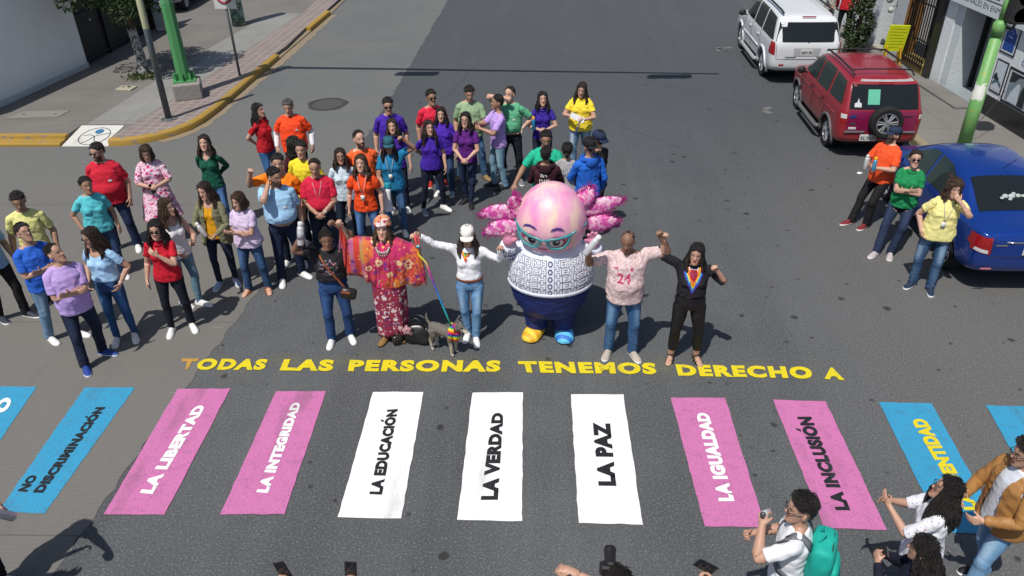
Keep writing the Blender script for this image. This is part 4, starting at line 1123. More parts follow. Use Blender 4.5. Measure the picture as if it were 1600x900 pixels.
rtube(em, [(cx + .30 * math.cos(a), cy + .36 * math.sin(a)) for a in [2 * math.pi * k / 28 for k in range(29)]], .008)
rtube(em, [(cx - .24, cy + .02), (cx - .12, cy + .06), (cx, cy - .0), (cx + .1, cy + .06), (cx + .27, cy + .12)], .008); rtube(em, [(cx, cy), (cx - .05, cy - .17), (cx - .16, cy - .30)], .008); rtube(em, [(cx, cy), (cx + .07, cy - .18), (cx + .16, cy - .29)], .008)
bl.add([(cx + .02 + .085 * math.cos(a), cy + .2 + .10 * math.sin(a), rampz(0, cy + .2 + .10 * math.sin(a)) + .002) for a in [2 * math.pi * k / 18 for k in range(18)]], [tuple(range(18))])
eo = em.build('ramp_emblem', plain('emblem_line', hexc('3e4a52'), .7)); tag(eo, 'round outline emblem with a stick figure painted on the white corner ramp', 'painted emblem')
bl.build('emblem_dot', plain('emblem_blue', hexc('2f6f9c'), .7), eo)
# right-hand sidewalk
RK = [(7.30, -10), (7.36, 8), (7.42, 15), (7.50, 22), (7.6, 60)]
mb = MB(); strip(mb, RK[::-1], [(0, -.05), (0, .12), (.02, .145), (.15, .15), (.15, -.05)]); tag(mb.build('kerb', kerb_paint_mat('8f8468', '857c66')), kind='structure')
mb = MB(); mb.prism([(7.45, -10), (7.50, 8), (7.57, 15), (7.65, 22), (7.75, 60), (14, 60), (14, -10)][:], -.05, .148); tag(mb.build('sidewalk', M_SIDE2), kind='structure')

# manhole
c = ground(512, 163); mo = empty('manhole_cover', (c.x, c.y, 0)); tag(mo, 'round dark iron manhole cover in the grey road behind the crowd', 'manhole cover')
def man_mat():
    n = NT('cast_iron'); g = n.objc(); ch = n.n('ShaderNodeTexChecker'); n.l(g, ch.inputs[0]); ch.inputs['Scale'].default_value = 22
    n.color(n.mix(ch.outputs['Fac'], hexc('454544'), hexc('62615f'))); n.set(rough=.6, metal=.3); n.bump(ch.outputs['Fac'], .6, .01); return n.m
mb = MB(); mb.lathe([(.34, .004), (.34, .012), (.335, .014)], 36); mb.build('lid', man_mat(), mo)
mb = MB(); rr = []
for r_, z in ((.35, .004), (.35, .014), (.41, .014), (.46, .005)): rr.append([Vector((r_ * math.cos(a) * (1 + (.06 * math.sin(5 * a) if r_ > .4 else 0)), r_ * math.sin(a), z)) for a in [2 * math.pi * k / 40 for k in range(40)]])
mb.rings(rr, cap=False); mb.build('rim', plain('patch_tar', hexc('3c3b3a'), .9), mo)

# ------------------------------------------------------------------ lettering
def text_mesh(s, bold=.02, spacing=1.0):
    cu = bpy.data.curves.new('t', 'FONT'); cu.body = s; cu.size = 1; cu.offset = bold; cu.resolution_u = 4; cu.space_character = spacing; cu.fill_mode = 'FRONT'
    o = bpy.data.objects.new('t', cu); COL.objects.link(o); dg = bpy.context.evaluated_depsgraph_get(); dg.update()
    me = bpy.data.meshes.new_from_object(o.evaluated_get(dg)); bpy.data.objects.remove(o)
    n = len(me.vertices); co = np.empty(n * 3); me.vertices.foreach_get('co', co); co = co.reshape(-1, 3)
    lo, hi = co.min(0), co.max(0); uv = (co[:, :2] - lo[:2]) / (hi[:2] - lo[:2]); asp = (hi[0] - lo[0]) / (hi[1] - lo[1])
    fs = [tuple(p.vertices) for p in me.polygons]; bpy.data.meshes.remove(me)
    return uv, fs, asp
def text_quad(name, s, quad, mat, parent=None, bold=.02, off=Vector((0, 0, 0)), spacing=1.0, jitter=0.0, refine=False):
    """quad: baseline start, baseline end, top end, top start"""
    plain_s = s.replace('Ó', 'O')
    uv, fs, _ = text_mesh(plain_s, bold, spacing); uv = list(map(tuple, uv)); fs = list(fs)
    if plain_s != s:
        i = s.index('Ó'); full = text_mesh(plain_s, bold, spacing); w0 = text_mesh(plain_s[:i + 1], bold, spacing)[2] / full[2]; w1 = text_mesh(plain_s[:i], bold, spacing)[2] / full[2]
        m = (w0 + w1) / 2 + .01; hw = .15 / full[2]; k = len(uv)
        uv += [(m - hw, 1.10), (m + hw * .5, 1.10), (m + hw * 1.5, 1.38), (m + hw * .2, 1.38)]; fs.append((k, k + 1, k + 2, k + 3))
    a, b, c, d = [Vector(p) for p in quad]; rnd = random.Random(5)
    vs = []
    for u, v in uv:
        p = a * ((1 - u) * (1 - v)) + b * (u * (1 - v)) + c * (u * v) + d * ((1 - u) * v)
        vs.append(p + off + Vector((rnd.uniform(-jitter, jitter), rnd.uniform(-jitter, jitter), 0)))
    me = np_mesh(name, vs, fs)
    return link(name, me, mat, parent)

# ------------------------------------------------------------------ crosswalk
PINK, BLUE, WHT, YEL, BLK = hexc('bf6da1'), hexc('2f90b8'), (.80, .80, .79), hexc('d6c414'), hexc('1c1e22')
P_ = {'pink': road_paint('pink', PINK, wear=.60), 'blue': road_paint('blue', BLUE, wear=.60), 'white': road_paint('white', WHT, wear=.66), 'yellow': road_paint('yellow', YEL, wear=.61),
      'black': road_paint('black', BLK, '4a4a4a', .66), 'orange': road_paint('orange', hexc('b98d33'), '77736a', .56)}
stripes = [
    ('blue', [(57, 605), (-30, 604), (-150, 797), (-75, 799)], 'blue crosswalk stripe ending in a white O, cut off at the frame edge', [('DO', 'white', [(-12, 668), (21, 627), (9, 618), (-32, 655)])]),
    ('blue', [(211, 606), (133, 606), (-3, 800), (70, 803)], 'blue crosswalk stripe with black words NO DISCRIMINACIÓN', [('NO', 'black', [(42, 769), (60, 743), (45, 742), (27, 767)]), ('DISCRIMINACIÓN', 'black', [(67, 770), (165, 636), (150, 636), (51, 769)])]),
    ('pink', [(360, 608), (278, 608), (162, 805), (257, 805)], 'pink crosswalk stripe with white words LA LIBERTAD', [('LA LIBERTAD', 'white', [(238, 772), (322, 633), (304, 634), (218, 770)])]),
    ('pink', [(510, 612), (431, 612), (344, 805), (444, 804)], 'pink crosswalk stripe with white words LA INTEGRIDAD', [('LA INTEGRIDAD', 'white', [(419, 770), (471, 629), (456, 629), (400, 769)])]),
    ('white', [(662, 613), (583, 613), (528, 809), (627, 811)], 'white crosswalk stripe with black words LA EDUCACIÓN', [('LA EDUCACIÓN', 'black', [(597, 773), (622, 639), (605, 640), (577, 772)])]),
    ('white', [(817, 614), (738, 614), (715, 813), (816, 815)], 'white crosswalk stripe with black words LA VERDAD', [('LA VERDAD', 'black', [(778, 781), (787, 645), (769, 645), (751, 781)])]),
    ('white', [(974, 617), (892, 617), (904, 818), (1004, 820)], 'white crosswalk stripe with short black words LA PAZ', [('LA PAZ', 'black', [(963, 759), (953, 660), (926, 660), (935, 759)])]),
    ('pink', [(1133, 622), (1048, 622), (1101, 823), (1196, 825)], 'pink crosswalk stripe with white words LA IGUALDAD', [('LA IGUALDAD', 'white', [(1148, 783), (1107, 645), (1087, 645), (1123, 783)])]),
    ('pink', [(1290, 628), (1208, 625), (1288, 826), (1386, 829)], 'pink crosswalk stripe with black words LA INCLUSIÓN', [('LA INCLUSIÓN', 'black', [(1329, 797), (1268, 651), (1245, 651), (1306, 797)])]),
    ('blue', [(1455, 631), (1373, 629), (1473, 832), (1570, 836)], 'blue crosswalk stripe with yellow words LA IDENTIDAD', [('LA IDENTIDAD', 'yellow', [(1531, 797), (1446, 654), (1423, 655), (1507, 797)])]),
    ('blue', [(1625, 636), (1540, 634), (1655, 838), (1750, 840)], 'plain blue crosswalk stripe at the frame edge behind the tan jacket', []),
]
for k, (colr, px, lab, words) in enumerate(stripes):
    pts = [ground(*p) for p in px]
    o = flat('crosswalk_stripe', [(p.x, p.y) for p in pts], .008, P_[colr], kind=None, jitter=.005, step=.10, seed=k)
    tag(o, lab, 'crosswalk stripe', 'painted stripes of the crosswalk')
    for (s, mc, q) in words:
        text_quad('lettering', s, [ground(*p, .012) for p in q], P_[mc], o, bold=.068, jitter=.002, spacing=1.09)
sl = empty('painted_slogan', (0, 7.7, 0)); tag(sl, 'yellow slogan TODAS LAS PERSONAS TENEMOS DERECHO A painted across the road', 'painted slogan')
for s, q in [('ODAS', [(304, 578), (412, 578), (420, 561), (313, 560)]), ('LAS', [(437, 579), (519, 580), (523, 562), (444, 561)]), ('PERSONAS', [(543, 580), (781, 581), (783, 563), (547, 562)]),
             ('TENEMOS', [(813, 582), (1026, 585), (1024, 567), (809, 564)]), ('DERECHO', [(1060, 587), (1271, 592), (1266, 573), (1055, 569)]), ('A', [(1288, 592), (1320, 594), (1308, 574), (1290, 574)])]:
    o = text_quad('word', s, [ground(*p, .010) - Vector((0, 7.7, 0)) for p in q], P_['yellow'], sl, bold=.062, jitter=.003, spacing=1.2)
text_quad('worn_letter', 'T', [ground(*p, .010) - Vector((0, 7.7, 0)) for p in [(286, 577), (297, 577), (312, 560), (284, 560)]], P_['orange'], sl, bold=.07)
# ================================================================== held things and marks
def PF(px, py, dx=0.0):
    p = ground(px, py); return (p.x + dx, p.y)
def PH(px, py, h):
    p = ground(px, py, h); return (p.x, p.y)
def spray_can(label, p=None, S=None, col=(.72, .72, .74), capc=(.75, .75, .76), band=None, pos=None, d=None, group='spray cans held by the crowd', L=.19):
    if p is not None: pos, d = grip(p, S)
    o = empty('spray_can', pos); o.rotation_mode = 'QUATERNION'; o.rotation_quaternion = d.to_track_quat('Z', 'Y')
    tag(o, label, 'spray can', group); k = L / .19
    mb = MB(); mb.lathe([(.029 * k, -.105 * k), (.031 * k, -.10 * k), (.031 * k, .065 * k), (.024 * k, .078 * k)], 16); mb.build('can_body', solid('can_metal', col, .3, .35), o, True)
    mb = MB(); mb.lathe([(.0235 * k, .078 * k), (.025 * k, .082 * k), (.025 * k, .115 * k), (.02 * k, .12 * k)], 14); mb.build('can_cap', solid('can_cap', capc, .45), o, True)
    if band: mb = MB(); mb.lathe([(.0312 * k, -.05 * k), (.0316 * k, -.05 * k), (.0316 * k, .03 * k), (.0312 * k, .03 * k)], 16); mb.build('label_band', solid('can_label', band, .5), o, True)
    return o
def phone(label, p=None, S=None, pos=None, rot=None, sc=1.0, group='phones held in hands'):
    if p is not None:
        pos, d = grip(p, S); f = body_rot(p, 'hand' + S) @ Vector((.7071 * (1 if S == 'L' else -1), 0, -.7071))
        z = d; y = f - z * f.dot(z); y.normalize(); rot = Matrix((y.cross(z), y, z)).transposed().to_quaternion()
    o = empty('phone', pos); o.rotation_mode = 'QUATERNION'; o.rotation_quaternion = rot; tag(o, label, 'phone', group)
    mb = MB(); mb.box((0, 0, 0), (.009 * sc, .074 * sc, .152 * sc), bev=.006); mb.build('case', solid('phone_case', (.015, .015, .017), .35), o)
    mb = MB(); mb.box((.0052 * sc, 0, 0), (.001, .066 * sc, .142 * sc)); mb.build('screen', solid('phone_glass', (.02, .022, .025), .08), o)
    return o
def bvh_of(o):
    me = o.data; return BVHTree.FromPolygons([v.co.copy() for v in me.vertices], [tuple(p.vertices) for p in me.polygons])
def wrap_text(name, s, o, center, w, h, mat, parent, d=(0, 1, 0), bold=.03, right=(1, 0, 0), up=(0, 0, 1), lift=.004, bvh=None):
    """lettering laid onto a garment (in the garment's own space)"""
    uv, fs, _ = text_mesh(s, bold); bvh = bvh or bvh_of(o); d = Vector(d); c = Vector(center); r = Vector(right); u_ = Vector(up); vs = []
    for u, v in uv:
        q = c + r * (u - .5) * w + u_ * (v - .5) * h
        hit = bvh.ray_cast(q - d * 1.0, d); vs.append((hit[0] - d * lift) if hit[0] else q)
    return link(name, np_mesh(name, vs, fs), mat, parent)
def wrap_shape(name, poly, o, mat, parent, d=(0, 1, 0), right=(1, 0, 0), up=(0, 0, 1), lift=.004, bvh=None, sub=3):
    bvh = bvh or bvh_of(o); d = Vector(d); r = Vector(right); u_ = Vector(up)
    bm = bmesh.new(); vs = [bm.verts.new(r * x + u_ * y) for x, y in poly]; bm.faces.new(vs)
    bmesh.ops.triangulate(bm, faces=bm.faces)
    for _ in range(sub): bmesh.ops.subdivide_edges(bm, edges=bm.edges, cuts=1, use_grid_fill=True)
    for v in bm.verts:
        hit = bvh.ray_cast(v.co - d * 1.0, d)
        if hit[0]: v.co = hit[0] - d * lift
    me = bpy.data.meshes.new(name); bm.to_mesh(me); bm.free(); return link(name, me, mat, parent)
def child(p, name):
    for c in p.o.children:
        if c.name.split('.')[0] == name: return c
def joint(px, py, y): v = atY(px, py, y); return v
def wt(at, face, h, world, pole=(.6, .3, -1), palm=None, curl=75): return (to_local(at, face, h / 1.745, world), pole, palm, curl, 'w')

TEE = dict(sleeve='short', hem='out'); LONG = dict(sleeve='long', hem='out')
H = hexc
DEN = cloth(H('2b3f5e'), 'denim', 1); DEND = cloth(H('1a2233'), 'denim', 2, H('2a3448')); DENL = cloth(H('6d8ca8'), 'denim', 3, H('a5bdcf')); DENM = cloth(H('3c5c86'), 'denim', 4)
NAVY = cloth(H('1b2032')); BLACKC = cloth((.012, .012, .014)); 
WS = (.80, .80, .79)
G1, G2, G3 = None, None, None
pp = {}
# ---- left cluster
pp[1] = person('man in light blue denim shirt and black trousers, half out of the left frame edge', at=PF(22, 497), face=62, h=1.68, top=TEE, top_m=cloth(H('86a8cc')), leg_m=BLACKC, shoe=H('2a3440'), hair='short', skin_t='tan', P={'feet': {'L': (.13, -.13, 15), 'R': (-.11, .1, -5)}})
pp[2] = person('man in pale yellow T-shirt and glasses behind the man in blue', at=PH(24, 299, 1.70), face=22, h=1.70, top=TEE, top_m=cloth(H('d3cf86')), leg_m=DEND, hair='short', skin_t='tan', glasses=True, beard=.25, P={'head': (5, 22, 0)}, shoe=(.05, .05, .05))
pp[3] = person('man in royal blue T-shirt and light jeans with folded arms and glasses', at=PF(99, 528), face=52, h=1.66, top=TEE, top_m=cloth(H('2a5fc0')), leg_m=cloth(H('64829c'), 'denim', 5, H('8fa8ba')), shoe=WS, hair='short', skin_t='mid', glasses=True, beard=.3, girth=.08, belly=.03,
               P={'L': 'over', 'R': 'under', 'head': (12, -14, 4), 'feet': {'L': (.16, -.10, 25), 'R': (-.13, .06, 5)}})
pp[4] = person('man in lavender T-shirt, navy jeans and blue shoes with folded arms', at=PF(146, 566), face=45, h=1.66, top=TEE, top_m=cloth(H('b398d2')), leg_m=cloth(H('1d2436'), 'denim', 6, H('2b3550')), shoe=H('23408f'), shoe_sole=H('c9d2e0'), hair='thin', skin_t='mid', girth=.14, belly=.04,
               P={'L': 'over', 'R': 'under', 'head': (40, -6, 0), 'bend': -3, 'feet': {'L': (.17, .08, 35), 'R': (-.12, -.10, -8)}})
pp[5] = person('woman in turquoise T-shirt with tied dark hair, arms hanging', at=PH(130, 276, 1.60), g='f', face=32, h=1.60, top=dict(sleeve='short', hem='out', fit=1.06), top_m=cloth(H('58bdc8')), leg_m=DEN, hair='tied', hair_c='black', skin_t='tan', girth=.10, P={'L': 'hang', 'R': 'pocket', 'head': (14, 8, 0), 'bend': 3})
pp[6] = person('tall bearded man in red polo shirt and sunglasses', at=PF(200, 388), face=12, h=1.74, top=TEE, top_m=cloth(H('bf2136')), collar=cloth(H('b01c30')), leg_m=cloth(H('1f2b47'), 'denim', 7, H('2d3c5c')), shoe=WS, hair='short', glasses='sun', beard=.9, girth=.26, belly=.06, skin_t='mid', P={'head': (-28, 12, 0), 'feet': {'L': (.16, -.02, 15), 'R': (-.16, 0, -15)}})
_fl = cloth(H('dcb9cc'), 'floral', 3, ((H('c72b6c'), 17, .42), (H('e7dfe4'), 21, .34), (H('a02463'), 34, .30), (H('3c4c86'), 30, .17)))
pp[7] = person('woman in pink and white floral dress looking down at her phone', at=PH(225, 225, 1.60), g='f', face=22, h=1.60, top=dict(sleeve='half', hem='dress', name='dress', fit=1.05), top_m=_fl, leg=None, hair='bob', hair_c='brown', tip='blond', skin_t='light', girth=.12, glasses=True, shoe=H('c9a78e'), P={'L': 'clasphi', 'R': 'clasphi', 'head': (0, 26, 0)})
pp[8] = person('woman in pale blue fitted T-shirt, long hair falling forward and sunglasses', at=PF(196, 527), g='f', face=-8, h=1.63, top=dict(sleeve='short', hem='tuck', neck='scoop'), top_m=cloth(H('9fc6e6')), leg='slim', leg_m=cloth(H('27476f'), 'denim', 8), shoe=(.76, .75, .74), hair='long_front', hair_c='dark', glasses='sun', skin_t='mid', girth=.08,
               P={'L': 'pocket', 'R': 'pocket', 'head': (-26, 16, 0), 'feet': {'L': (.13, .03, 35), 'R': (-.06, -.10, 25)}}, watch=('L', (.6, .6, .62)))
pp[9] = person('woman in red polo and black trousers with one hand at her shoulder', at=PF(279, 513), g='f', face=6, h=1.62, top=TEE, top_m=cloth(H('bb1b2d')), collar=cloth(H('ab1728')), leg='slim', leg_m=cloth(H('191c28')), shoe=WS, hair='long_mid', hair_c='black', glasses='sun', skin_t='light',
               P={'L': 'chest', 'R': 'hang', 'head': (6, 14, 6), 'feet': {'L': (.20, .0, 28), 'R': (-.06, -.08, 4)}, 'sway': 3})
pp[10] = person('woman in white sleeveless top with long light brown hair, turned aside', at=PF(300, 478), g='f', face=55, h=1.62, top=dict(sleeve='none', hem='out', neck='scoop'), top_m=cloth(H('dcdce0')), leg='slim', leg_m=cloth(H('5f7d90'), 'denim', 9, H('8da6b2')), shoe=WS, hair='long', hair_c='brown', tip='lbrown', skin_t='light',
                P={'L': 'hold', 'R': 'holdlo', 'head': (22, 6, 0), 'feet': {'L': (.10, -.08, 20), 'R': (-.06, .10, 10)}})
pp[11] = person('woman in dark green long sleeved sweater with hands behind her back', at=PH(316, 212, 1.62), g='f', face=2, h=1.62, top=dict(sleeve='long', hem='out', neck='v', fit=.97), top_m=cloth(H('12513f')), leg_m=DENM, hair='long_mid', hair_c='dark', skin_t='light', P={'L': 'back', 'R': 'back', 'head': (6, 0, 0)}, shoe=(.1, .1, .1))
pp[12] = person('woman in olive jacket over a mustard top holding a spray can', at=PF(353, 444), g='f', face=-2, h=1.60, top=dict(sleeve='long', hem='long', open_front=True, fit=1.12, name='jacket'), top_m=cloth(H('77775c')), under=(dict(sleeve='none', hem='out', neck='scoop'), cloth(H('d3971b'))), leg='slim', leg_m=cloth(H('1e2638'), 'denim', 2, H('2b3448')), shoe=H('a3b6d6'), hair='long', hair_c='dark', tip='lbrown', skin_t='light',
                P={'L': 'holdlo', 'R': 'hold', 'head': (-14, 16, -4), 'feet': {'L': (.14, .06, 38), 'R': (-.08, -.04, 0)}})
pp[13] = person('woman in pale lilac polo and brown sandals with folded arms', at=PF(397, 455), g='f', face=-8, h=1.54, top=dict(sleeve='short', hem='out', fit=1.12), top_m=cloth(H('cbb9d6')), collar=cloth(H('c2b0ce')), leg_m=cloth(H('2c4668'), 'denim', 11), sandal=H('b0602c'), hair='bob', hair_c='brown', tip='lbrown', skin_t='light', girth=.10,
                P={'L': 'over', 'R': 'under', 'head': (-18, 18, 0), 'feet': {'L': (.22, .06, 30), 'R': (-.07, -.03, -4)}})
pp[14] = person('stout man in sky blue polo with a hand at his ear', at=PF(455, 437), face=22, h=1.74, top=dict(sleeve='short', hem='tuck', fit=1.05), top_m=cloth(H('9cc4e4')), collar=cloth(H('93bbdc')), leg_m=cloth(H('1d2640')), shoe=WS, hair='short', beard=.9, glasses=True, girth=.18, belly=.055, skin_t='mid',
                P={'R': 'ear', 'L': 'hang', 'head': (34, 12, 0), 'feet': {'L': (.17, .06, 35), 'R': (-.12, -.03, -6)}}, watch=('L', (.02, .02, .02)))
pp[15] = person('man in bright orange T-shirt raising a fist beside his head', at=PH(432, 242, 1.74), face=4, h=1.74, top=TEE, top_m=cloth(H('ea7d18')), leg_m=DEND, hair='short', skin_t='mid', girth=.15, belly=.03, P={'R': ((.36, -.16, 1.56), (.8, .2, -1), (-.3, -1, 0), 92), 'L': 'hang', 'head': (8, 6, 0)})
pp[16] = person('man in bright yellow T-shirt between the orange and red shirts', at=PH(468, 221, 1.70), face=-8, h=1.70, top=TEE, top_m=cloth(H('e3cf33')), leg_m=DEND, hair='short', skin_t='mid', P={'head': (10, 8, 0)})
pp[17] = person('woman in maroon with black curly hair, mostly hidden behind the yellow T-shirt', at=PH(458, 214, 1.60), g='f', face=160, h=1.60, top=LONG, top_m=cloth(H('4c1c26')), leg_m=DEND, hair='curly', hair_c='black', skin_t='mid')
pp[18] = person('man in crimson polo with badge and hands clasped in front', at=PH(490, 248, 1.68), face=10, h=1.68, top=dict(sleeve='short', hem='tuck', fit=1.04), top_m=cloth(H('c4213f')), collar=cloth(H('b51d38')), leg_m=DEND, hair='thin', hair_c='dark', lanyard=True, girth=.16, belly=.05, skin_t='tan', P={'L': 'clasp', 'R': 'clasp', 'head': (-4, 16, 0)}, watch=('L', (.55, .55, .57)))
pp[19] = person('woman in orange puff sleeved blouse with a name badge', at=PH(562, 243, 1.64), g='f', face=2, h=1.64, top=dict(sleeve='short', hem='out', puff=.012), top_m=cloth(H('e34c1f')), leg='slim', leg_m=DENM, hair='long_mid_wavy', hair_c='brown', lanyard=True, skin_t='light', P={'head': (-2, 0, 0)}, shoe=(.1, .08, .07))
pp[20] = person('woman in pale blue T-shirt and glasses between the red polo and the orange blouse', at=PH(530, 233, 1.56), g='f', face=10, h=1.56, top=TEE, top_m=cloth(H('c3d5e2')), leg_m=DEND, hair='long_mid', hair_c='dark', glasses=True, skin_t='tan', P={'head': (6, 2, 0)})
pp[21] = person('bearded man in orange T-shirt looking sideways behind the women', at=PH(560, 205, 1.74), face=24, h=1.74, top=TEE, top_m=cloth(H('ec6230')), leg_m=DEND, hair='thin', hair_c='dark', beard=.95, skin_t='light', P={'head': (10, 2, 0)}, girth=.1)
pp[22] = person('tall man in indigo T-shirt and sunglasses at the back', at=PH(605, 153, 1.74), face=6, h=1.74, top=TEE, top_m=cloth(H('43259a')), leg_m=DEND, hair='short', glasses='sun', skin_t='mid', P={'head': (6, 12, 0)}, girth=.08)
pp[23] = person('woman in indigo top with long brown hair behind the capped woman', at=PH(612, 186, 1.60), g='f', face=6, h=1.60, top=TEE, top_m=cloth(H('3c1f86')), leg_m=DEND, hair='long', hair_c='dark', skin_t='light', P={'head': (0, 4, -4)})
pp[24] = person('woman in teal T-shirt and cap with raised fist and megaphone', at=PH(606, 214, 1.62), g='f', face=4, h=1.62, top=dict(sleeve='short', hem='out', fit=1.05), top_m=cloth(H('1f73a0')), leg_m=cloth(H('35567a'), 'denim', 4), hair='long_front', hair_c='black', cap=(H('2b5a68'), False), lanyard=True, skin_t='tan', girth=.1,
                P={'L': ((.25, -.10, 1.74), (.9, .3, -.6), (-.4, -1, 0), 92), 'R': ((.10, -.30, 1.0), (.8, .4, -.8), (-1, 0, .2), 65), 'head': (4, 10, 0)}, watch=('L', (.5, .05, .05)), shoe=WS)
pp[25] = person('woman in red T-shirt and blue jeans standing sideways, hands behind back', at=PH(404, 162, 1.62), g='f', face=68, h=1.62, top=TEE, top_m=cloth(H('b01b28')), leg='slim', leg_m=cloth(H('35618f'), 'denim', 4), hair='long_xl_back', hair_c='black', skin_t='light', P={'L': 'back', 'R': 'back', 'head': (8, 4, 0), 'bend': -4}, shoe=(.1, .1, .1))
pp[26] = person('grey haired man in orange T-shirt over white long sleeves', at=PH(449, 155, 1.70), face=8, h=1.70, top=dict(sleeve='short', hem='out', fit=1.06), top_m=cloth(H('f04a22')), under=(dict(sleeve='long', hem='out', fit=.94), cloth(H('dcdde2'))), collar=cloth(H('e3e4e8')), leg_m=BLACKC, hair='short', hair_c='grey', skin_t='mid', girth=.12, belly=.03, P={'head': (-6, 20, 0), 'L': ((.31, -.05, .92), (.5, 1, 0), None, 30), 'R': ((.30, -.05, .92), (.5, 1, 0), None, 30)})
# ---- centre group at the back
pp[27] = person('man in red T-shirt and sunglasses behind the purple shirts', at=PH(673, 141, 1.72), face=16, h=1.72, top=TEE, top_m=cloth(H('cc2640')), leg_m=DEND, hair='short', glasses='sun', skin_t='tan', P={'head': (10, 6, 0)}, girth=.1, shoe=H('b03028'))
pp[28] = person('woman in purple T-shirt with long dark hair, one white and one blue shoe', at=PF(674, 329), g='f', face=12, h=1.58, top=dict(sleeve='short', hem='out', fit=1.04), top_m=cloth(H('42249c')), leg='slim', leg_m=NAVY, shoe={'L': WS, 'R': H('7d93a8')}, hair='long_xl_front', hair_c='dark', skin_t='light', P={'L': 'hang', 'R': 'back', 'head': (14, 4, 0), 'feet': {'L': (.24, .02, 38), 'R': (-.14, -.03, 12)}, 'sway': 4})
pp[29] = person('woman in purple T-shirt and jeans with hair tied back, one hand at her side', at=PF(696, 303), g='f', face=0, h=1.56, top=dict(sleeve='short', hem='out', fit=1.10), top_m=cloth(H('4a27a6')), leg_m=cloth(H('2a4160'), 'denim', 1), shoe={'R': WS, 'L': H('8ba0b5')}, hair='long_mid', hair_c='black', skin_t='light', girth=.16, P={'L': 'swing', 'R': 'hang', 'head': (0, 6, 0), 'feet': {'L': (.14, -.0, 0), 'R': (-.12, .03, -20)}})
pp[30] = person('woman in plum blouse and glasses with hands clasped', at=PF(735, 318), g='f', face=-6, h=1.62, top=dict(sleeve='short', hem='out', puff=.006, fit=.97), top_m=cloth(H('571f74')), leg='slim', leg_m=cloth(H('1f2a44'), 'denim', 2, H('2b3a58')), shoe=(.015, .015, .017), shoe_sole=(.03, .03, .03), hair='long_mid', hair_c='black', glasses=True, skin_t='light', P={'L': 'clasp', 'R': 'clasp', 'head': (-4, 4, 0), 'feet': {'L': (.03, -.09, 12), 'R': (-.07, .07, -35)}})
pp[31] = person('man in sage green polo and tan boots looking down', at=PF(737, 279), face=4, h=1.74, top=dict(sleeve='short', hem='out', fit=1.04), top_m=cloth(H('8aa582')), collar=cloth(H('d9ddd6')), leg_m=cloth(H('3f5f80'), 'denim', 4), shoe=H('8f7752'), shoe_sole=H('5d4b34'), hair='short', skin_t='mid', beard=.35, girth=.16, belly=.03, P={'head': (6, 24, 0), 'L': 'hold', 'R': 'hang', 'feet': {'L': (.24, .0, 30), 'R': (-.20, .0, -40)}})
pp[32] = person('man in lilac T-shirt and pale jeans seen from the side, hands together', at=PF(777, 293), face=-68, h=1.68, top=TEE, top_m=cloth(H('b797da')), leg_m=cloth(H('6f93a8'), 'denim', 12, H('a3c0cc')), shoe=(.015, .015, .018), shoe_sole=(.03, .03, .03), hair='short', skin_t='tan', beard=.3, P={'L': 'clap', 'R': 'clap2', 'head': (-8, 4, 0), 'feet': {'L': (.10, .10, 10), 'R': (-.10, -.04, -8)}})
pp[33] = person('balding man in jade green polo shading his eyes, hand on hip', at=PF(798, 283), face=-8, h=1.74, top=dict(sleeve='short', hem='tuck', fit=1.04), top_m=cloth(H('5ba67f')), collar=cloth(H('52997a')), leg_m=cloth(H('1a1d26')), shoe=H('77757a'), hair='thin', hair_c='dark', skin_t='light', girth=.14, belly=.04, P={'R': 'brow', 'L': 'hip', 'head': (-22, 6, 0), 'feet': {'L': (.18, -.02, 20), 'R': (-.16, .02, -10)}}, watch=('L', (.7, .7, .68)))
pp[34] = person('woman in navy purple polo holding a blue can with yellow cap', at=PH(848, 144, 1.60), g='f', face=2, h=1.60, top=TEE, top_m=cloth(H('37248c')), collar=cloth(H('30207c')), leg_m=DEND, hair='long_mid', hair_c='black', skin_t='light', P={'L': 'clasphi', 'R': 'clasphi', 'head': (4, 4, 0)})
pp[35] = person('woman in yellow polo and ripped jeans holding folded papers', at=PH(909, 128, 1.68), g='f', face=-12, h=1.68, top=dict(sleeve='short', hem='out', fit=1.08), top_m=cloth(H('ecd23e')), collar=cloth(H('e0c636')), leg_m=cloth(H('5a7f9e'), 'denim', 14, H('c2cdd6')), hair='long_xl', hair_c='dark', skin_t='light', girth=.18, P={'L': ((.10, -.27, 1.14), (.9, .3, -.8), (-.8, .3, .2), 55), 'R': ((.13, -.26, 1.19), (.9, .3, -.8), (-.8, .3, .2), 55), 'head': (2, 20, 6)}, shoe=WS)
pp[36] = person('man in mint green T-shirt and glasses reaching an arm down', at=PH(853, 204, 1.74), face=-4, h=1.74, top=dict(sleeve='short', hem='out', fit=1.06), top_m=cloth(H('22ad8a')), leg_m=DEND, hair='short', glasses=True, skin_t='tan', beard=.25, girth=.12, P={'R': ((.46, -.12, .93), (.4, 1, .3), (0, 0, -1), 18), 'L': 'hold', 'head': (6, 16, 0)})
pp[37] = person('youth in maroon hoodie with white lettering on the back', at=PH(853, 229, 1.60), face=176, h=1.60, top=dict(sleeve='long', hem='out', fit=1.05), top_m=cloth(H('3a1c24')), hood=cloth(H('2e161d')), leg_m=BLACKC, hair='short', skin_t='tan', P={'L': 'hold', 'R': 'hold'})
pp[38] = person('woman in grey cable knit sweater seen from behind, hair in a clip', at=PH(887, 222, 1.60), g='f', face=172, h=1.60, top=dict(sleeve='long', hem='out', fit=1.10), top_m=cloth(H('a5a5a6'), 'stripev', 1, (H('8c8c8f'), 190)), leg_m=BLACKC, hair='tied_low', hair_c='black', skin_t='mid', P={'L': 'holdlo', 'R': 'holdlo'})
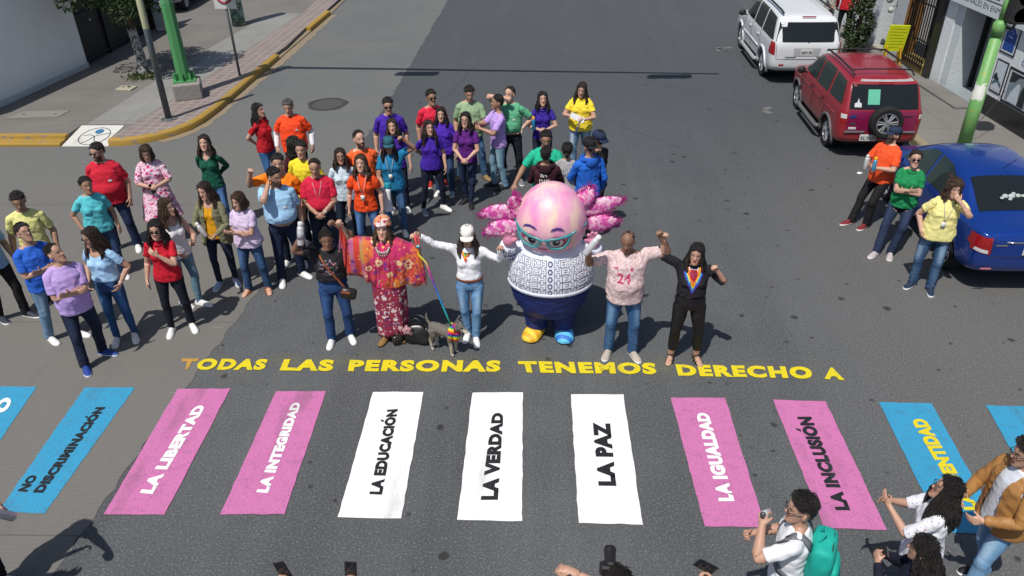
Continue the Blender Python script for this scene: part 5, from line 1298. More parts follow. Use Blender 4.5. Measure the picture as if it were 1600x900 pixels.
pp[39] = person('man in bright blue hoodie and backward cap seen from behind', at=PH(921, 216, 1.70), face=-158, h=1.70, top=dict(sleeve='long', hem='out', fit=1.06), top_m=cloth(H('2563c4')), hood=cloth(H('2058b2')), leg_m=BLACKC, hair='short', cap=((.015, .015, .02), True), skin_t='tan', P={'L': 'hold', 'R': 'hang', 'head': (10, 10, 0)})
pp[40] = person('person in black T-shirt and navy cap behind the blue hoodie', at=PH(934, 204, 1.72), face=-135, h=1.72, top=TEE, top_m=cloth((.014, .014, .016)), leg_m=BLACKC, hair='short', cap=(H('27324e'), True), skin_t='tan', P={'L': 'hang', 'R': 'hold'})

# ---- front row, hands joined
a41 = PF(537, 532, -.05); a42 = PF(612, 526, .03); a43 = PF(735, 528, .0); a45 = PF(967, 552, -.03); a46 = PF(1069, 559, -.03)
J12 = joint(526, 340, 8.22); J23 = joint(651, 362, 8.22); J45 = joint(1037, 362, 7.9)
pp[41] = person('woman in black graphic T-shirt and jeans lifting a spray can', at=a41, g='f', face=8, h=1.60, top=dict(sleeve='short', hem='crop', fit=1.12), top_m=cloth((.016, .016, .018)), leg_m=cloth(H('24406e'), 'denim', 15, H('37588a')), shoe=WS, hair='tied_top', hair_c='black', skin_t='dark', girth=.2,
                P={'R': wt(a41, 8, 1.60, joint(468, 372, 8.12), (.9, .2, -1), (-.2, -1, 0), 75), 'L': wt(a41, 8, 1.60, J12 + Vector((-.03, 0, -.09)), (.9, .2, -.6), (0, -1, 0), 70), 'head': (10, 16, 0), 'feet': {'L': (.15, .04, 18), 'R': (-.10, -.03, -8)}})
_pon = cloth(H('b8423c'), 'floral', 7, ((H('c4316b'), 5.5, .55), (H('cf7d35'), 4.5, .36), (H('8c1f62'), 9, .33), (H('d9b45c'), 11, .25), (H('e6c9a0'), 7, .15)))
_skm = cloth(H('8e3049'), 'floral', 9, ((H('d6c6c6'), 11, .40), (H('6b2a5c'), 13, .36), (H('b0353a'), 17, .32), (H('dccfcc'), 23, .26), (H('7a2038'), 30, .2)))
pp[42] = person('woman in red floral poncho, headwrap and long patterned skirt with arms raised', at=a42, g='f', face=0, h=1.70, top=dict(sleeve='short', hem='out', fit=1.1), top_m=_pon, leg=None, shoe=H('8a6a3c'), shoe_sole=H('4a3a24'), hair='long_mid', hair_c='brown', skin_t='light', girth=.15, legg=-.12, makeup=.8, lips=(.5, .03, .05),
                P={'R': wt(a42, 0, 1.70, J12 + Vector((.04, 0, -.10)), (1, .2, -.8), (0, -1, 0), 70), 'L': wt(a42, 0, 1.70, J23 + Vector((-.03, 0, -.09)), (1, .2, -.8), (0, -1, 0), 70), 'head': (0, 2, 0), 'feet': {'L': (.10, .02, 14), 'R': (-.08, -.06, -20)}})
pp[43] = person('woman in white shirt, white cap and blue jeans with arms stretched out', at=a43, g='f', face=-2, h=1.62, top=dict(sleeve='long', hem='tuck', neck='v', fit=1.02), top_m=cloth(H('e3e4ea')), collar=cloth(H('e6e7ec')), leg_m=cloth(H('5c86b0'), 'denim', 16, H('94b4d0')), shoe=(.80, .80, .81), hair='long_front', hair_c='dark', cap=(H('e2dfd8'), False), skin_t='mid',
                P={'R': wt(a43, -2, 1.62, J23 + Vector((.035, -.01, -.05)), (.7, .3, -1), (0, -1, 0), 70), 'L': wt(a43, -2, 1.62, joint(782, 390, 8.2), (.7, .3, -1), (0, -1, 0), 60), 'head': (2, 14, 0), 'feet': {'L': (.085, -.05, 8), 'R': (-.03, .05, -10)}})
pp[45] = person('man in pale pink football shirt number 24 and jeans, arms raised', at=a45, face=-2, h=1.74, top=dict(sleeve='short', hem='out', fit=1.05), top_m=cloth(H('d9c3c2'), 'mottle', 4, (H('b99d9f'), 42)), leg_m=cloth(H('2f527e'), 'denim', 17, H('6f93b2')), shoe=H('b5aaa0'), hair='bald', hair_c='black', skin_t='dark', beard=.55, girth=.2, belly=.04,
                P={'R': wt(a45, -2, 1.74, joint(920, 392, 7.85), (.9, .1, -.8), (-1, -.3, 0), 75), 'L': wt(a45, -2, 1.74, J45 + Vector((-.025, 0, -.06)), (.7, .2, -1), (0, -1, 0), 85), 'head': (-16, 22, 0), 'feet': {'L': (.19, -.03, 24), 'R': (-.10, -.0, -18)}})
pp[46] = person('woman in black top and leggings with rainbow bead necklace, fist raised', at=a46, g='f', face=-4, h=1.62, top=dict(sleeve='half', hem='crop', puff=.01, fit=1.04), top_m=cloth((.015, .015, .018)), leg='legging', leg_m=cloth((.011, .011, .013), 'plain', 0, None, .45), sandal=(.02, .015, .013), hair='long_mid', hair_c='black', skin_t='mid', girth=.16, legg=.22, lips=(.45, .05, .08),
                P={'R': wt(a46, -4, 1.62, J45 + Vector((.015, 0, -.09)), (.9, .2, -.5), (0, -1, 0), 85), 'L': wt(a46, -4, 1.62, joint(1120, 422, 7.75), (.8, .1, -1), (-.3, -1, 0), 92), 'head': (-14, 14, 4), 'feet': {'L': (.18, -.02, 14), 'R': (-.15, -.03, -14)}})
# ---- leaning on the blue car
pp[47] = person('man in orange T-shirt and navy cap holding two cans by the blue car', at=(5.36, 11.55), face=-62, h=1.66, top=TEE, top_m=cloth(H('e3542a')), leg_m=BLACKC, shoe=H('7c2630'), hair='short', cap=(H('26314a'), False), beard=.9, skin_t='light', girth=.14, belly=.03,
                P={'L': 'hold', 'R': 'hold', 'bend': -7, 'head': (-4, 0, 0), 'feet': {'L': (.10, -.16, 8), 'R': (-.12, -.26, -6)}, 'hips': (0, .06)})
pp[48] = person('woman in green polo and sunglasses leaning on the blue car with folded arms', at=(5.44, 10.78), g='f', face=-30, h=1.66, top=TEE, top_m=cloth(H('1d7f4b')), collar=cloth(H('19723f')), leg_m=cloth(H('1f2a42'), 'denim', 2, H('2d3a55')), shoe=H('b9aeb0'), hair='tied', hair_c='dark', glasses='sun', skin_t='light', girth=.14,
                P={'L': 'under', 'R': 'over', 'bend': -6, 'head': (14, 4, 0), 'feet': {'L': (.05, -.34, 6), 'R': (-.14, -.42, -20)}, 'hips': (.02, .05)})
pp[49] = person('woman in pale yellow T-shirt with hand over her face by the blue car', at=(5.43, 9.62), g='f', face=-14, h=1.66, top=dict(sleeve='short', hem='out', fit=1.12), top_m=cloth(H('e2d98f')), leg_m=cloth(H('2f4d70'), 'denim', 18, H('8aa5bd')), shoe=H('27344e'), shoe_sole=(.8, .8, .8), hair='curly', hair_c='brown', lanyard=True, skin_t='light', girth=.18,
                P={'L': 'face', 'R': 'pocket', 'head': (12, 14, 0), 'feet': {'L': (.10, -.12, -4), 'R': (-.12, -.02, -38)}, 'side': 4})
# ---- nearest people, lower right
pp[50] = person('young man in white T-shirt with teal backpack drinking, back to us', at=PH(1257, 776, 1.70), face=-112, h=1.70, top=TEE, top_m=cloth(H('dfe1e6')), leg_m=DEND, hair='quiff', hair_c='black', glasses=True, skin_t='mid', P={'L': ((.10, -.24, 1.46), (.9, .1, -1), (-.9, .2, .2), 60), 'R': 'hold', 'head': (16, 8, 0)})
_wf = cloth(H('dcdde4'), 'floral', 11, ((H('7f9bc4'), 26, .20), (H('a8324a'), 15, .14), (H('3b5a4a'), 31, .15)))
pp[51] = person('woman in white flower print blouse and glasses with long black hair', at=PH(1482, 746, 1.58), g='f', face=-116, h=1.58, top=dict(sleeve='half', hem='long', fit=1.12), top_m=_wf, leg_m=DEN, hair='long_xl', hair_c='black', glasses=True, skin_t='mid', shoe=WS, P={'L': ((.02, -.34, 1.27), (.8, .3, -1), (-1, .1, .2), 20), 'R': ((.03, -.36, 1.29), (.8, .3, -1), (-1, .1, .2), 16), 'head': (6, -4, 0)})
pp[52] = person('woman in dark jacket holding up a phone at the bottom edge', at=PH(1452, 842, 1.56), g='f', face=-128, h=1.56, top=dict(sleeve='long', hem='long', fit=1.12, name='jacket'), top_m=cloth(H('161a2a'), 'floral', 4, ((H('a83a48'), 9, .2), (H('c9ccd6'), 14, .16))), leg_m=BLACKC, hair='long_xl_back', hair_c='black', skin_t='mid', P={'L': ((.05, -.27, 1.32), (.8, .3, -1), (-.8, .4, 0), 60), 'R': ((.09, -.27, 1.30), (.8, .3, -1), (-.8, .4, 0), 55), 'head': (0, 14, 0)})
pp[53] = person('man in tan bomber jacket, pale jeans and glasses at the right edge', at=PH(1622, 684, 1.70), face=-84, h=1.70, top=dict(sleeve='long', hem='out', open_front=True, fit=1.16, name='jacket'), top_m=cloth(H('9c7040'), 'plain', 3, None, .5), under=(dict(sleeve='none', hem='out'), cloth(H('cfd3dc'))), leg_m=cloth(H('6c94b8'), 'denim', 19, H('a3c0d6')), shoe=(.012, .012, .013), hair='quiff', hair_c='black', glasses=True, skin_t='mid',
                P={'L': ((.16, -.30, 1.06), (.8, .4, -.8), (-.8, 0, -.3), 35), 'R': ((.10, -.32, 1.10), (.8, .4, -.8), (-.8, 0, -.3), 30), 'head': (-12, 18, 0), 'feet': {'L': (.14, -.18, 8), 'R': (-.10, .12, -4)}})
# ---- people below the frame whose hands and shadows reach into it
pp[54] = person('person in green at the left edge reaching out with a silver spray can', at=(-4.76, 4.40), face=75, h=1.70, top=dict(sleeve='short', hem='out'), top_m=cloth(H('1f8a35')), leg_m=BLACKC, hair='short', skin_t='mid', P={'L': wt((-4.76, 4.40), 75, 1.70, ground(-2, 790, 1.15), (.6, .6, -.6), None, 70), 'R': ((.30, -.30, 1.30), (.9, .2, -1), None, 60)})
pp[55] = person('person below the lower left corner with one hand raised into view', at=(-4.70, 3.85), face=150, h=1.66, g='f', top=TEE, top_m=cloth((.02, .02, .03)), leg_m=BLACKC, hair='long_mid', hair_c='black', skin_t='mid', P={'L': ((.14, -.40, 1.46), (.8, .3, -1), (-1, 0, .2), 40), 'R': wt((-4.70, 3.85), 150, 1.66, ground(2, 925, 1.30), (.6, .4, -1), (0, 0, -1), 15)})
for k, (px, py, z, dx, g, lab, tp) in enumerate([(438, 899, 1.62, -.08, 'm', 'person below the frame holding a dark phone up, white sleeve', '8890a0'), (546, 898, 1.62, .04, 'f', 'person below the frame lifting a black phone in both hands', '7a3040'), (1103, 894, 1.62, .10, 'f', 'person below the frame holding a phone in two hands right of the camera', '304a70')]):
    hp = ground(px, py, z); at = (hp.x + dx, hp.y - .40); f = math.degrees(math.atan2(at[0] * 0, 1)) + 180
    pp[56 + k] = person(lab, at=at, face=f, h=1.66, g=g, top=TEE, top_m=cloth(H(tp)), leg_m=BLACKC, hair='short' if g == 'm' else 'long_mid', skin_t='mid',
                        P={'L': wt(at, f, 1.66, hp + Vector((-.045, -.02, -.10)), (.8, .2, -1), (-.8, .4, 0), 55), 'R': wt(at, f, 1.66, hp + Vector((.06, -.02, -.10)), (.8, .2, -1), (-.8, .4, 0), 45), 'head': (0, 4, 0)})
hp = ground(940, 888, 1.60); at58 = PH(968, 888, 1.70)
pp[59] = person('photographer with black camera, dark hair just at the bottom edge', at=at58, face=176, h=1.70, g='m', top=TEE, top_m=cloth(H('2a2c34')), leg_m=BLACKC, hair='short', skin_t='mid', P={'L': wt(at58, 176, 1.70, hp + Vector((-.05, -.05, -.10)), (.8, .2, -1), (-.8, .4, 0), 60), 'R': wt(at58, 176, 1.70, hp + Vector((.08, -.05, -.08)), (.8, .2, -1), (-.8, .4, 0), 60)})
# ---- on the far right sidewalk behind the white car
q = ground(1313, 62, .15)
pp[60] = person('person in red jacket and black trousers on the sidewalk behind the white car', at=(q.x, q.y), face=150, h=1.70, top=LONG, top_m=cloth(H('b3202c')), leg_m=BLACKC, hair='short', skin_t='mid', P={'L': 'hang', 'R': 'hang'}); pp[60].o.location.z = .15
q = ground(1290, 55, .15)
pp[61] = person('person in grey jacket on the sidewalk beside the red jacket', at=(q.x, q.y), face=60, h=1.70, top=dict(sleeve='long', hem='long', fit=1.1), top_m=cloth(H('a7a49c')), leg_m=cloth(H('2f2f33')), hair='short', skin_t='mid'); pp[61].o.location.z = .15
# ================================================================== cans, phones, worn things
spray_can('silver spray can held by the woman in the olive jacket', pos=grip(pp[12], 'R')[0], d=Vector((-.35, -.1, .9)))
spray_can('white spray can held up by the woman in the black graphic T-shirt', None, None, (.70, .70, .72), (.6, .6, .62), band=(.35, .37, .40), L=.24, pos=grip(pp[41], 'R')[0] + Vector((.0, -.03, .03)), d=Vector((.12, .1, 1)))
spray_can('white spray can raised by the man in shirt 24', None, None, (.72, .72, .74), L=.24, pos=grip(pp[45], 'R')[0] + Vector((.0, -.03, .04)), d=Vector((.5, -.1, .8)))
spray_can('blue spray can with yellow cap held by the woman in navy purple', pos=body_pt(pp[34], 'farmR', RIG['f']['farmR'][2]) + Vector((-.02, -.06, .10)), d=Vector((0, 0, 1)), col=H('2a86b8'), capc=H('e7a51c'))
_p, _d = grip(pp[47], 'L'); spray_can('pale blue spray can with yellow cap, held by the man in the navy cap', pos=_p + Vector((.02, -.05, .05)), d=Vector((0, 0, 1)), col=H('5aa6c8'), capc=H('e8b81e'))
_p, _d = grip(pp[47], 'R'); spray_can('white spray can beside the blue one, held by the man in the navy cap', pos=_p + Vector((-.04, -.02, .05)), d=Vector((0, 0, 1)), col=(.7, .7, .72), capc=(.6, .6, .62))
spray_can('white can lifted to his mouth by the young man with the backpack', None, None, (.78, .78, .78), (.05, .05, .05), pos=grip(pp[50], 'L')[0], d=Vector((-.45, -.6, .5)), L=.15)
spray_can('silver spray can pointing in from the left frame edge', pp[54], 'L', (.55, .56, .58), (.03, .03, .03), L=.24)
phone('phone in the hands of the woman in the floral dress', pp[7], 'L'); phone('phone held low by the red polo man in sunglasses', pp[6], 'L'); phone('small dark phone held by the woman in the white sleeveless top', pp[10], 'L', sc=.8)
phone('black phone in the hanging hand of the woman in red', pp[9], 'R'); phone('black phone held up by the woman in the dark jacket', pp[52], 'L', sc=1.1)
for k, (lab) in enumerate(('dark phone with pale edge at the bottom frame edge, left of the others', 'black phone held up at the bottom edge below the LA EDUCACIÓN stripe', 'black phone held under a hand right of the photographer')):
    p = pp[56 + k]; pt = (grip(p, 'L')[0] + grip(p, 'R')[0]) / 2 + Vector((0, .02, .07))
    phone(lab, pos=pt, rot=(Matrix.Rotation(R(-90), 3, 'Z') @ Matrix.Rotation(R([14, -6, 55][k]), 3, 'X')).to_quaternion(), sc=1.08)
# papers
pt = (grip(pp[35], 'L')[0] + grip(pp[35], 'R')[0]) / 2; o = empty('folded_papers', pt); o.rotation_euler = (R(-28), R(24), 0); tag(o, 'white folded papers held by the woman in the yellow polo', 'papers')
mb = MB(); mb.box((0, -.02, .0), (.26, .012, .10), bev=.004); mb.build('paper', solid('paper', (.75, .75, .76), .7), o); mb = MB(); mb.box((.06, -.035, -.16), (.022, .006, .24)); mb.build('ribbon', solid('ribbon_blue', H('2a3470'), .7), o)
# megaphone
pt, d = grip(pp[24], 'R'); o = empty('megaphone', pt + Vector((-.0, -.07, .02))); o.rotation_euler = (R(-14), R(4), 0); tag(o, 'white megaphone with teal end hanging from the hand of the capped woman', 'megaphone')
mb = MB(); mb.lathe([(.05, .05), (.052, .0), (.058, -.10), (.078, -.20), (.108, -.27), (.116, -.285), (.10, -.27), (.05, -.12), (.045, .04)], 24); mb.build('horn', solid('white_plastic', (.76, .76, .78), .35), o, True)
mb = MB(); mb.lathe([(.052, .048), (.054, .055), (.054, .125), (.047, .135)], 20); mb.build('speaker_cap', solid('teal_plastic', H('1f8fa0'), .4), o, True)
mb = MB(); mb.tube([(0, .05, .03), (0, .10, .04), (0, .11, -.03), (0, .06, -.06)], .014, 8); mb.build('handle', solid('white_plastic', (.76, .76, .78), .35), o, True)
# camera of the photographer
pt = (grip(pp[59], 'L')[0] + grip(pp[59], 'R')[0]) / 2 + Vector((0, .04, .06)); o = empty('camera', pt, R(176)); tag(o, 'black camera with long lens at the bottom edge', 'camera'); bk = solid('camera_black', (.012, .012, .013), .45)
mb = MB(); mb.box((0, 0, 0), (.14, .07, .095), bev=.015); mb.box((0, -.005, .06), (.06, .06, .035), bev=.012); mb.build('camera_body', bk, o); mb = MB(); mb.lathe([(.036, .03), (.038, .05), (.038, .13), (.042, .14), (.042, .16), (.034, .155)], 20, axis='y', rot=Matrix.Rotation(R(180), 3, 'X')); mb.build('lens', bk, o, True)

# marks on clothing
sh45 = child(pp[45], 'shirt'); mg = solid('magenta_print', H('c2356f'), .7)
b_ = bvh_of(sh45)
wrap_text('jersey_number', '24', sh45, (0.01, 0, 1.195), .155, .125, mg, pp[45].o, bold=.015, bvh=b_)
for k in range(3): wrap_shape('stripe_mark', [(-.105 + k * .016, 1.30), (-.093 + k * .016, 1.30), (-.098 + k * .014, 1.315 + k * .009), (-.110 + k * .014, 1.315 + k * .009)], sh45, mg, pp[45].o, bvh=b_, sub=1)
wrap_shape('crest', [(.085, 1.285), (.105, 1.285), (.112, 1.305), (.104, 1.325), (.086, 1.325), (.078, 1.305)], sh45, mg, pp[45].o, bvh=b_, sub=1)
sh37 = child(pp[37], 'shirt'); b_ = bvh_of(sh37); wl = solid('white_print', (.72, .72, .72), .7)
wrap_text('lettering', 'EN', sh37, (.02, 0, 1.21), .10, .075, wl, pp[37].o, d=(0, -1, 0), right=(-1, 0, 0), bvh=b_); wrap_text('lettering', 'DAY', sh37, (.01, 0, 1.10), .15, .075, wl, pp[37].o, d=(0, -1, 0), right=(-1, 0, 0), bvh=b_)
sh41 = child(pp[41], 'shirt'); b_ = bvh_of(sh41)
gm = cloth((.02, .02, .024), 'floral', 6, ((H('9a8fa8'), 26, .30), (H('b06a78'), 21, .26), (H('5a6aa0'), 34, .22)))
o = wrap_shape('printed_picture', [(-.11, 1.12), (-.05, 1.06), (.05, 1.05), (.12, 1.13), (.13, 1.19), (.06, 1.25), (-.04, 1.26), (-.12, 1.20)], sh41, gm, pp[41].o, bvh=b_); attr_vec(o.data, 'rest', np.array([v.co[:] for v in o.data.vertices]))
for _k in (6, 14, 26, 33): _s = child(pp[_k], 'shirt'); wrap_shape('chest_logo', [(.07, 1.20), (.115, 1.20), (.12, 1.215), (.095, 1.232), (.068, 1.216)], _s, wl, pp[_k].o, sub=1)
# rainbow neckerchief of the woman in white, bead bib of the woman in black
RB = [H('c81e2c'), H('e07a1a'), H('e8cf24'), H('2c9a48'), H('2a56b8'), H('6a2f98')]
sh43 = child(pp[43], 'shirt'); bb = [v.co.copy() for v in child(pp[43], 'shirt').data.vertices] ; bo = pp[43].o; b_ = BVHTree.FromPolygons([v.co.copy() for v in bo.data.vertices] + bb, [tuple(p.vertices) for p in bo.data.polygons] + [tuple(i + len(bo.data.vertices) for i in p.vertices) for p in sh43.data.polygons])
for k in range(6):
    a = .062 - k * .0095
    wrap_shape('neckerchief', [(-a, 1.315), (a, 1.315), (.0, 1.315 - a * 2.3)], bo, solid('scarf_%d' % k, RB[k], .8), bo, bvh=b_, lift=.006 + k * .0015, sub=2)
sh46 = child(pp[46], 'shirt'); bo = pp[46].o
bb = sh46.data; b_ = BVHTree.FromPolygons([v.co.copy() for v in bo.data.vertices] + [v.co.copy() for v in bb.vertices], [tuple(p.vertices) for p in bo.data.polygons] + [tuple(i + len(bo.data.vertices) for i in p.vertices) for p in bb.polygons])
for k, cc in enumerate([H('4a2c98'), H('2a62c8'), H('28a0b8'), H('e8cf24'), H('e88a1a'), H('c82a2c'), H('8e1f3c')]):
    wv = .115 - k * .012; tip = 1.015 + k * .026
    wrap_shape('bead_necklace', [(-wv, 1.275), (-wv * .55, 1.325 - k * .002), (wv * .55, 1.325 - k * .002), (wv, 1.275), (0, tip)], bo, solid('beads_%d' % k, cc, .4), bo, bvh=b_, lift=.007 + k * .0015, sub=2)
for k, cc in enumerate([H('c82a2c'), H('e8cf24'), H('e05a1a'), (.75, .75, .72)]):
    mb = MB(); rr_ = .085 - k * .012
    for j in range(15):
        a = math.pi * (j / 14); mb.ball((rr_ * math.cos(a), -.15 - .0 * k, 1.325 - (rr_ * .9) * math.sin(a) + .0), .009, 6, 5)
    m_ = mb.build('beads', solid('beads_r%d' % k, cc, .4), bo, True)
    for v in m_.data.vertices:
        h_ = b_.ray_cast(Vector((v.co.x, -1, v.co.z)), Vector((0, 1, 0)))
        if h_[0]: v.co.y = h_[0].y - .008 + (v.co.y + .15) * .8
for _k, _c in ((43, H('7a3f22')), (14, (.02, .018, .016)), (33, (.02, .018, .016))): put('belt', acc(pp[_k].g, 'belt', m_belt, 'pelvis'), pp[_k].R, pp[_k].P, pp[_k].sc, solid('belt_leather', _c, .45), pp[_k].o)
# crossbody bag of the woman in black T-shirt
b_ = bvh_of(sh41); o = empty('crossbody_bag', pp[41].o.location, R(pp[41].face)); tag(o, 'small black crossbody bag on a brown strap worn by the woman in the black T-shirt', 'bag')
pts = []
for k in range(15):
    t = k / 14; q = Vector((-.075 + .265 * t, -1, 1.29 - .44 * t)); h_ = b_.ray_cast(q, Vector((0, 1, 0))); pts.append((h_[0] + Vector((0, -.008, 0))) if h_[0] else Vector((q.x, -.14, q.z)))
mb = MB(); mb.tube(pts, .013, 6); mb.build('strap', solid('brown_leather', H('8a4a24'), .5), o, True)
mb = MB(); mb.box((.215, -.165, .80), (.20, .09, .15), Matrix.Rotation(R(14), 3, 'Y'), bev=.03); mb.build('bag_body', solid('black_leather', (.014, .013, .013), .4), o, True)
mb = MB(); mb.box((.19, -.215, .84), (.11, .012, .035), Matrix.Rotation(R(14), 3, 'Y'), bev=.005); mb.build('flap', solid('brown_leather', H('8a4a24'), .5), o)
# backpack
p = pp[50]; o = empty('backpack', body_pt(p, 'chest', (0, .14, 1.20))); o.rotation_mode = 'QUATERNION'; o.rotation_quaternion = body_rot(p, 'chest').to_quaternion(); tag(o, 'teal backpack with grey straps on the back of the young man in white', 'backpack')
tl = cloth(H('1fa294'), 'plain', 5, None, .6)
def rbox(c, d, r):
    mb = MB(); mb.box(c, d, bev=r); me = mb.mesh('x'); me = modified(me, [('SUBSURF', dict(levels=2, render_levels=2))]); return me
o1 = link('main_bag', rbox((0, .07, -.02), (.34, .20, .46), .05), tl, o, smooth=True); attr_vec(o1.data, 'rest', np.array([v.co[:] for v in o1.data.vertices]))
for v in o1.data.vertices: v.co += v.normal * noise.noise(v.co * 11) * .012
mb = MB(); mb.tube([(-.15, .105, -.1), (-.145, .115, .12), (-.08, .125, .195), (.08, .125, .195), (.145, .115, .12), (.15, .105, -.1)], .006, 6); mb.build('zip', solid('zip_dark', (.02, .05, .05), .5), o, True)
o2 = link('front_pocket', rbox((0, .17, -.10), (.27, .10, .25), .04), tl, o, smooth=True); attr_vec(o2.data, 'rest', np.array([v.co[:] for v in o2.data.vertices]))
mb = MB(); mb.box((.06, .215, -.07), (.06, .006, .045)); mb.build('label_patch', solid('navy_patch', H('1a2650'), .6), o)
mb = MB(); mb.tube([(-.05, .03, .21), (-.03, .06, .27), (.03, .06, .27), (.05, .03, .21)], .012, 6); mb.build('grab_loop', tl, o)
_sb = bvh_of(child(p, 'shirt'))
for s in (-1, 1):
    pts = []
    for (x, y, z) in ((.10, .16, 1.36), (.105, .12, 1.42), (.11, .06, 1.46), (.115, .0, 1.47), (.12, -.06, 1.43), (.125, -.12, 1.36), (.13, -.15, 1.28), (.145, -.15, 1.18), (.17, -.08, 1.08), (.175, .04, 1.03), (.15, .13, 1.02)):
        q = Vector(body_pt(p, 'chest', (x * s, y, z))); l_ = Vector(tuple(to_local(p.at, p.face, 1.0, q))); h_ = _sb.find_nearest(l_); pts.append(h_[0] + h_[1] * .008)
    sm_ = [pts[0]] + [(pts[i - 1] + pts[i] * 2 + pts[i + 1]) / 4 for i in range(1, len(pts) - 1)] + [pts[-1]]; rr = []
    for i, q in enumerate(sm_):
        t = (sm_[min(i + 1, len(sm_) - 1)] - sm_[max(i - 1, 0)]).normalized(); n_ = _sb.find_nearest(q)[1]; w_ = t.cross(n_).normalized() * .027; rr.append([q - w_, q - w_ + n_ * .012, q + w_ + n_ * .012, q + w_])
    mb = MB(); mb.rings(rr); st = mb.build('shoulder_strap', solid('grey_webbing', H('6a6e74'), .8), o, True)
    im = o.rotation_quaternion.to_matrix().to_4x4(); im.translation = o.location; im = im.inverted(); pm = Matrix.Rotation(R(p.face), 4, 'Z'); pm.translation = p.o.location
    for v in st.data.vertices: v.co = im @ (pm @ v.co)

# ================================================================== poncho, skirt and headwrap of the woman in the front row
p = pp[42]; po = p.o
def bl(bone, which): # bone end in the person's own space
    J = RIG['f'][bone]; i = BI[bone]; return Vector((p.R[i] @ (J[which] - J[1]) + p.P[i]) * p.sc)
sL, eL, wL = bl('uarmL', 1), bl('farmL', 1), bl('ftwL', 2); sR, eR, wR = bl('uarmR', 1), bl('farmR', 1), bl('ftwR', 2)
keys = [(-1.0, wR + Vector((-.0, 0, .02)), .52, .030), (-.72, eR + Vector((0, 0, .05)), .50, .075), (-.42, sR + Vector((-.02, 0, .07)), .56, .14), (-.13, Vector((-.07, .0, 1.44)), .57, .165), (0, Vector((0, .01, 1.42)), .56, .17), (.13, Vector((.07, .0, 1.44)), .57, .165), (.42, sL + Vector((.02, 0, .07)), .56, .14), (.72, eL + Vector((0, 0, .05)), .52, .075), (1.0, wL + Vector((.0, 0, .02)), .58, .030)]
keys[4] = (0, Vector((0, .01, 1.39)), .53, .17)
ringsP = []; NU = 64
for i in range(NU + 1):
    u = -1 + 2 * i / NU
    for (a, b) in zip(keys[:-1], keys[1:]):
        if a[0] <= u <= b[0] + 1e-6: t = (u - a[0]) / (b[0] - a[0]); t2 = t * t * (3 - 2 * t); top = a[1].lerp(b[1], t); dr = a[2] + (b[2] - a[2]) * t2; dp = a[3] + (b[3] - a[3]) * t2; break
    w_ = []
    xs = top.x * (1.0 + .20 * u * u)
    for side in (-1, 1):
        for k in range(9):
            v = k / 8; v = v if side < 0 else 1 - v
            f = math.sin(u * 34 + v * 3) * .022 * v + noise.noise(Vector((u * 6, v * 3, side))) * .03 * v
            y = side * dp * (.35 + .65 * min(1, v * 3)) * (1.0 - .15 * v) + f - .015
            z = top.z - dr * v + noise.noise(Vector((u * 9, 2, 0))) * .02 * v
            w_.append(Vector((top.x + (xs - top.x) * v + .02 * v * math.sin(u * 20), top.y * (1 - v * .7) + y, z)))
    ringsP.append(w_)
mb = MB(); mb.rings(ringsP)
ponm = None
def poncho_mat():
    n = NT('poncho_print'); a = n.attr(); X = n.xyz(a)
    c = n.mix(n.step(n.noise(a, 4.2, 3), .40, .56), H('bf3a34'), H('b3285c')); c = n.mix(n.step(n.noise(n.map(a, (1, 1, 1), (4, 2, 0)), 4.0, 3), .46, .58), c, H('cc6a36'))
    side = n.step(X[0], -.20, -.27); st = n.math('SINE', n.math('MULTIPLY', X[0], 46)); c = n.mix(side, c, n.mix(n.step(st, -.2, .5), H('c23a2e'), n.mix(n.step(n.noise(a, 3, 2), .4, .6), H('a89a2c'), H('b05a88'))))
    wb = n.math('MULTIPLY', n.math('SUBTRACT', n.noise(a, 30, 3), .5), .35)
    d = n.math('ADD', n.vor(n.map(a, (1, .01, 1), (.2, 0, .1)), 6.6), wb)
    fl = n.math('MULTIPLY', n.step(d, .33, .27), n.math('SUBTRACT', 1.0, n.math('MULTIPLY', side, .8))); c = n.mix(fl, c, H('d8b48c')); c = n.mix(n.math('MULTIPLY', fl, n.step(d, .16, .10)), c, H('a3204a'))
    d2 = n.math('ADD', n.vor(n.map(a, (1, .01, 1), (2.2, 0, 3.1)), 9), wb); c = n.mix(n.math('MULTIPLY', n.step(d2, .28, .22), .85), c, H('5a2a7c'))
    d3 = n.math('ADD', n.vor(n.map(a, (1, .01, 1), (7.2, 0, 5.1)), 17), wb); c = n.mix(n.math('MULTIPLY', n.step(d3, .24, .16), .7), c, H('d8b060')); d4 = n.math('ADD', n.vor(n.map(a, (1, .01, 1), (1.2, 0, 9.1)), 14), wb); c = n.mix(n.math('MULTIPLY', n.step(d4, .26, .18), .7), c, H('8a1c4c'))
    n.color(c); n.set(rough=.7, spec=.3); n.b.inputs['Sheen Weight'].default_value = .1; n.bump(n.noise(n.map(a, (1, 1, .3)), 26, 3), .3, .01); return n.m
o = mb.build('poncho', poncho_mat(), po, True); attr_vec(o.data, 'rest', np.array([v.co[:] for v in o.data.vertices]))
mb = MB(); rr = []
for k in range(22):
    t = k / 21; z = .99 - .90 * t; rx = .178 + .035 * math.sin(min(1, t * 3) * 1.57) - .012 * t; row = []
    for j in range(40):
        a = 2 * math.pi * j / 40; f = 1 + (.05 * math.sin(a * 7 + t * 2) + .06 * noise.noise(Vector((math.cos(a) * 2, math.sin(a) * 2, t * 1.2)))) * (.3 + t); row.append(Vector((rx * f * math.cos(a) + .01 * t, -.0 + rx * .82 * f * math.sin(a), z + .02 * math.sin(a * 3) * t)))
    rr.append(row)
mb.rings(rr); o = mb.build('skirt', _skm, po, True); attr_vec(o.data, 'rest', np.array([v.co[:] for v in o.data.vertices]))
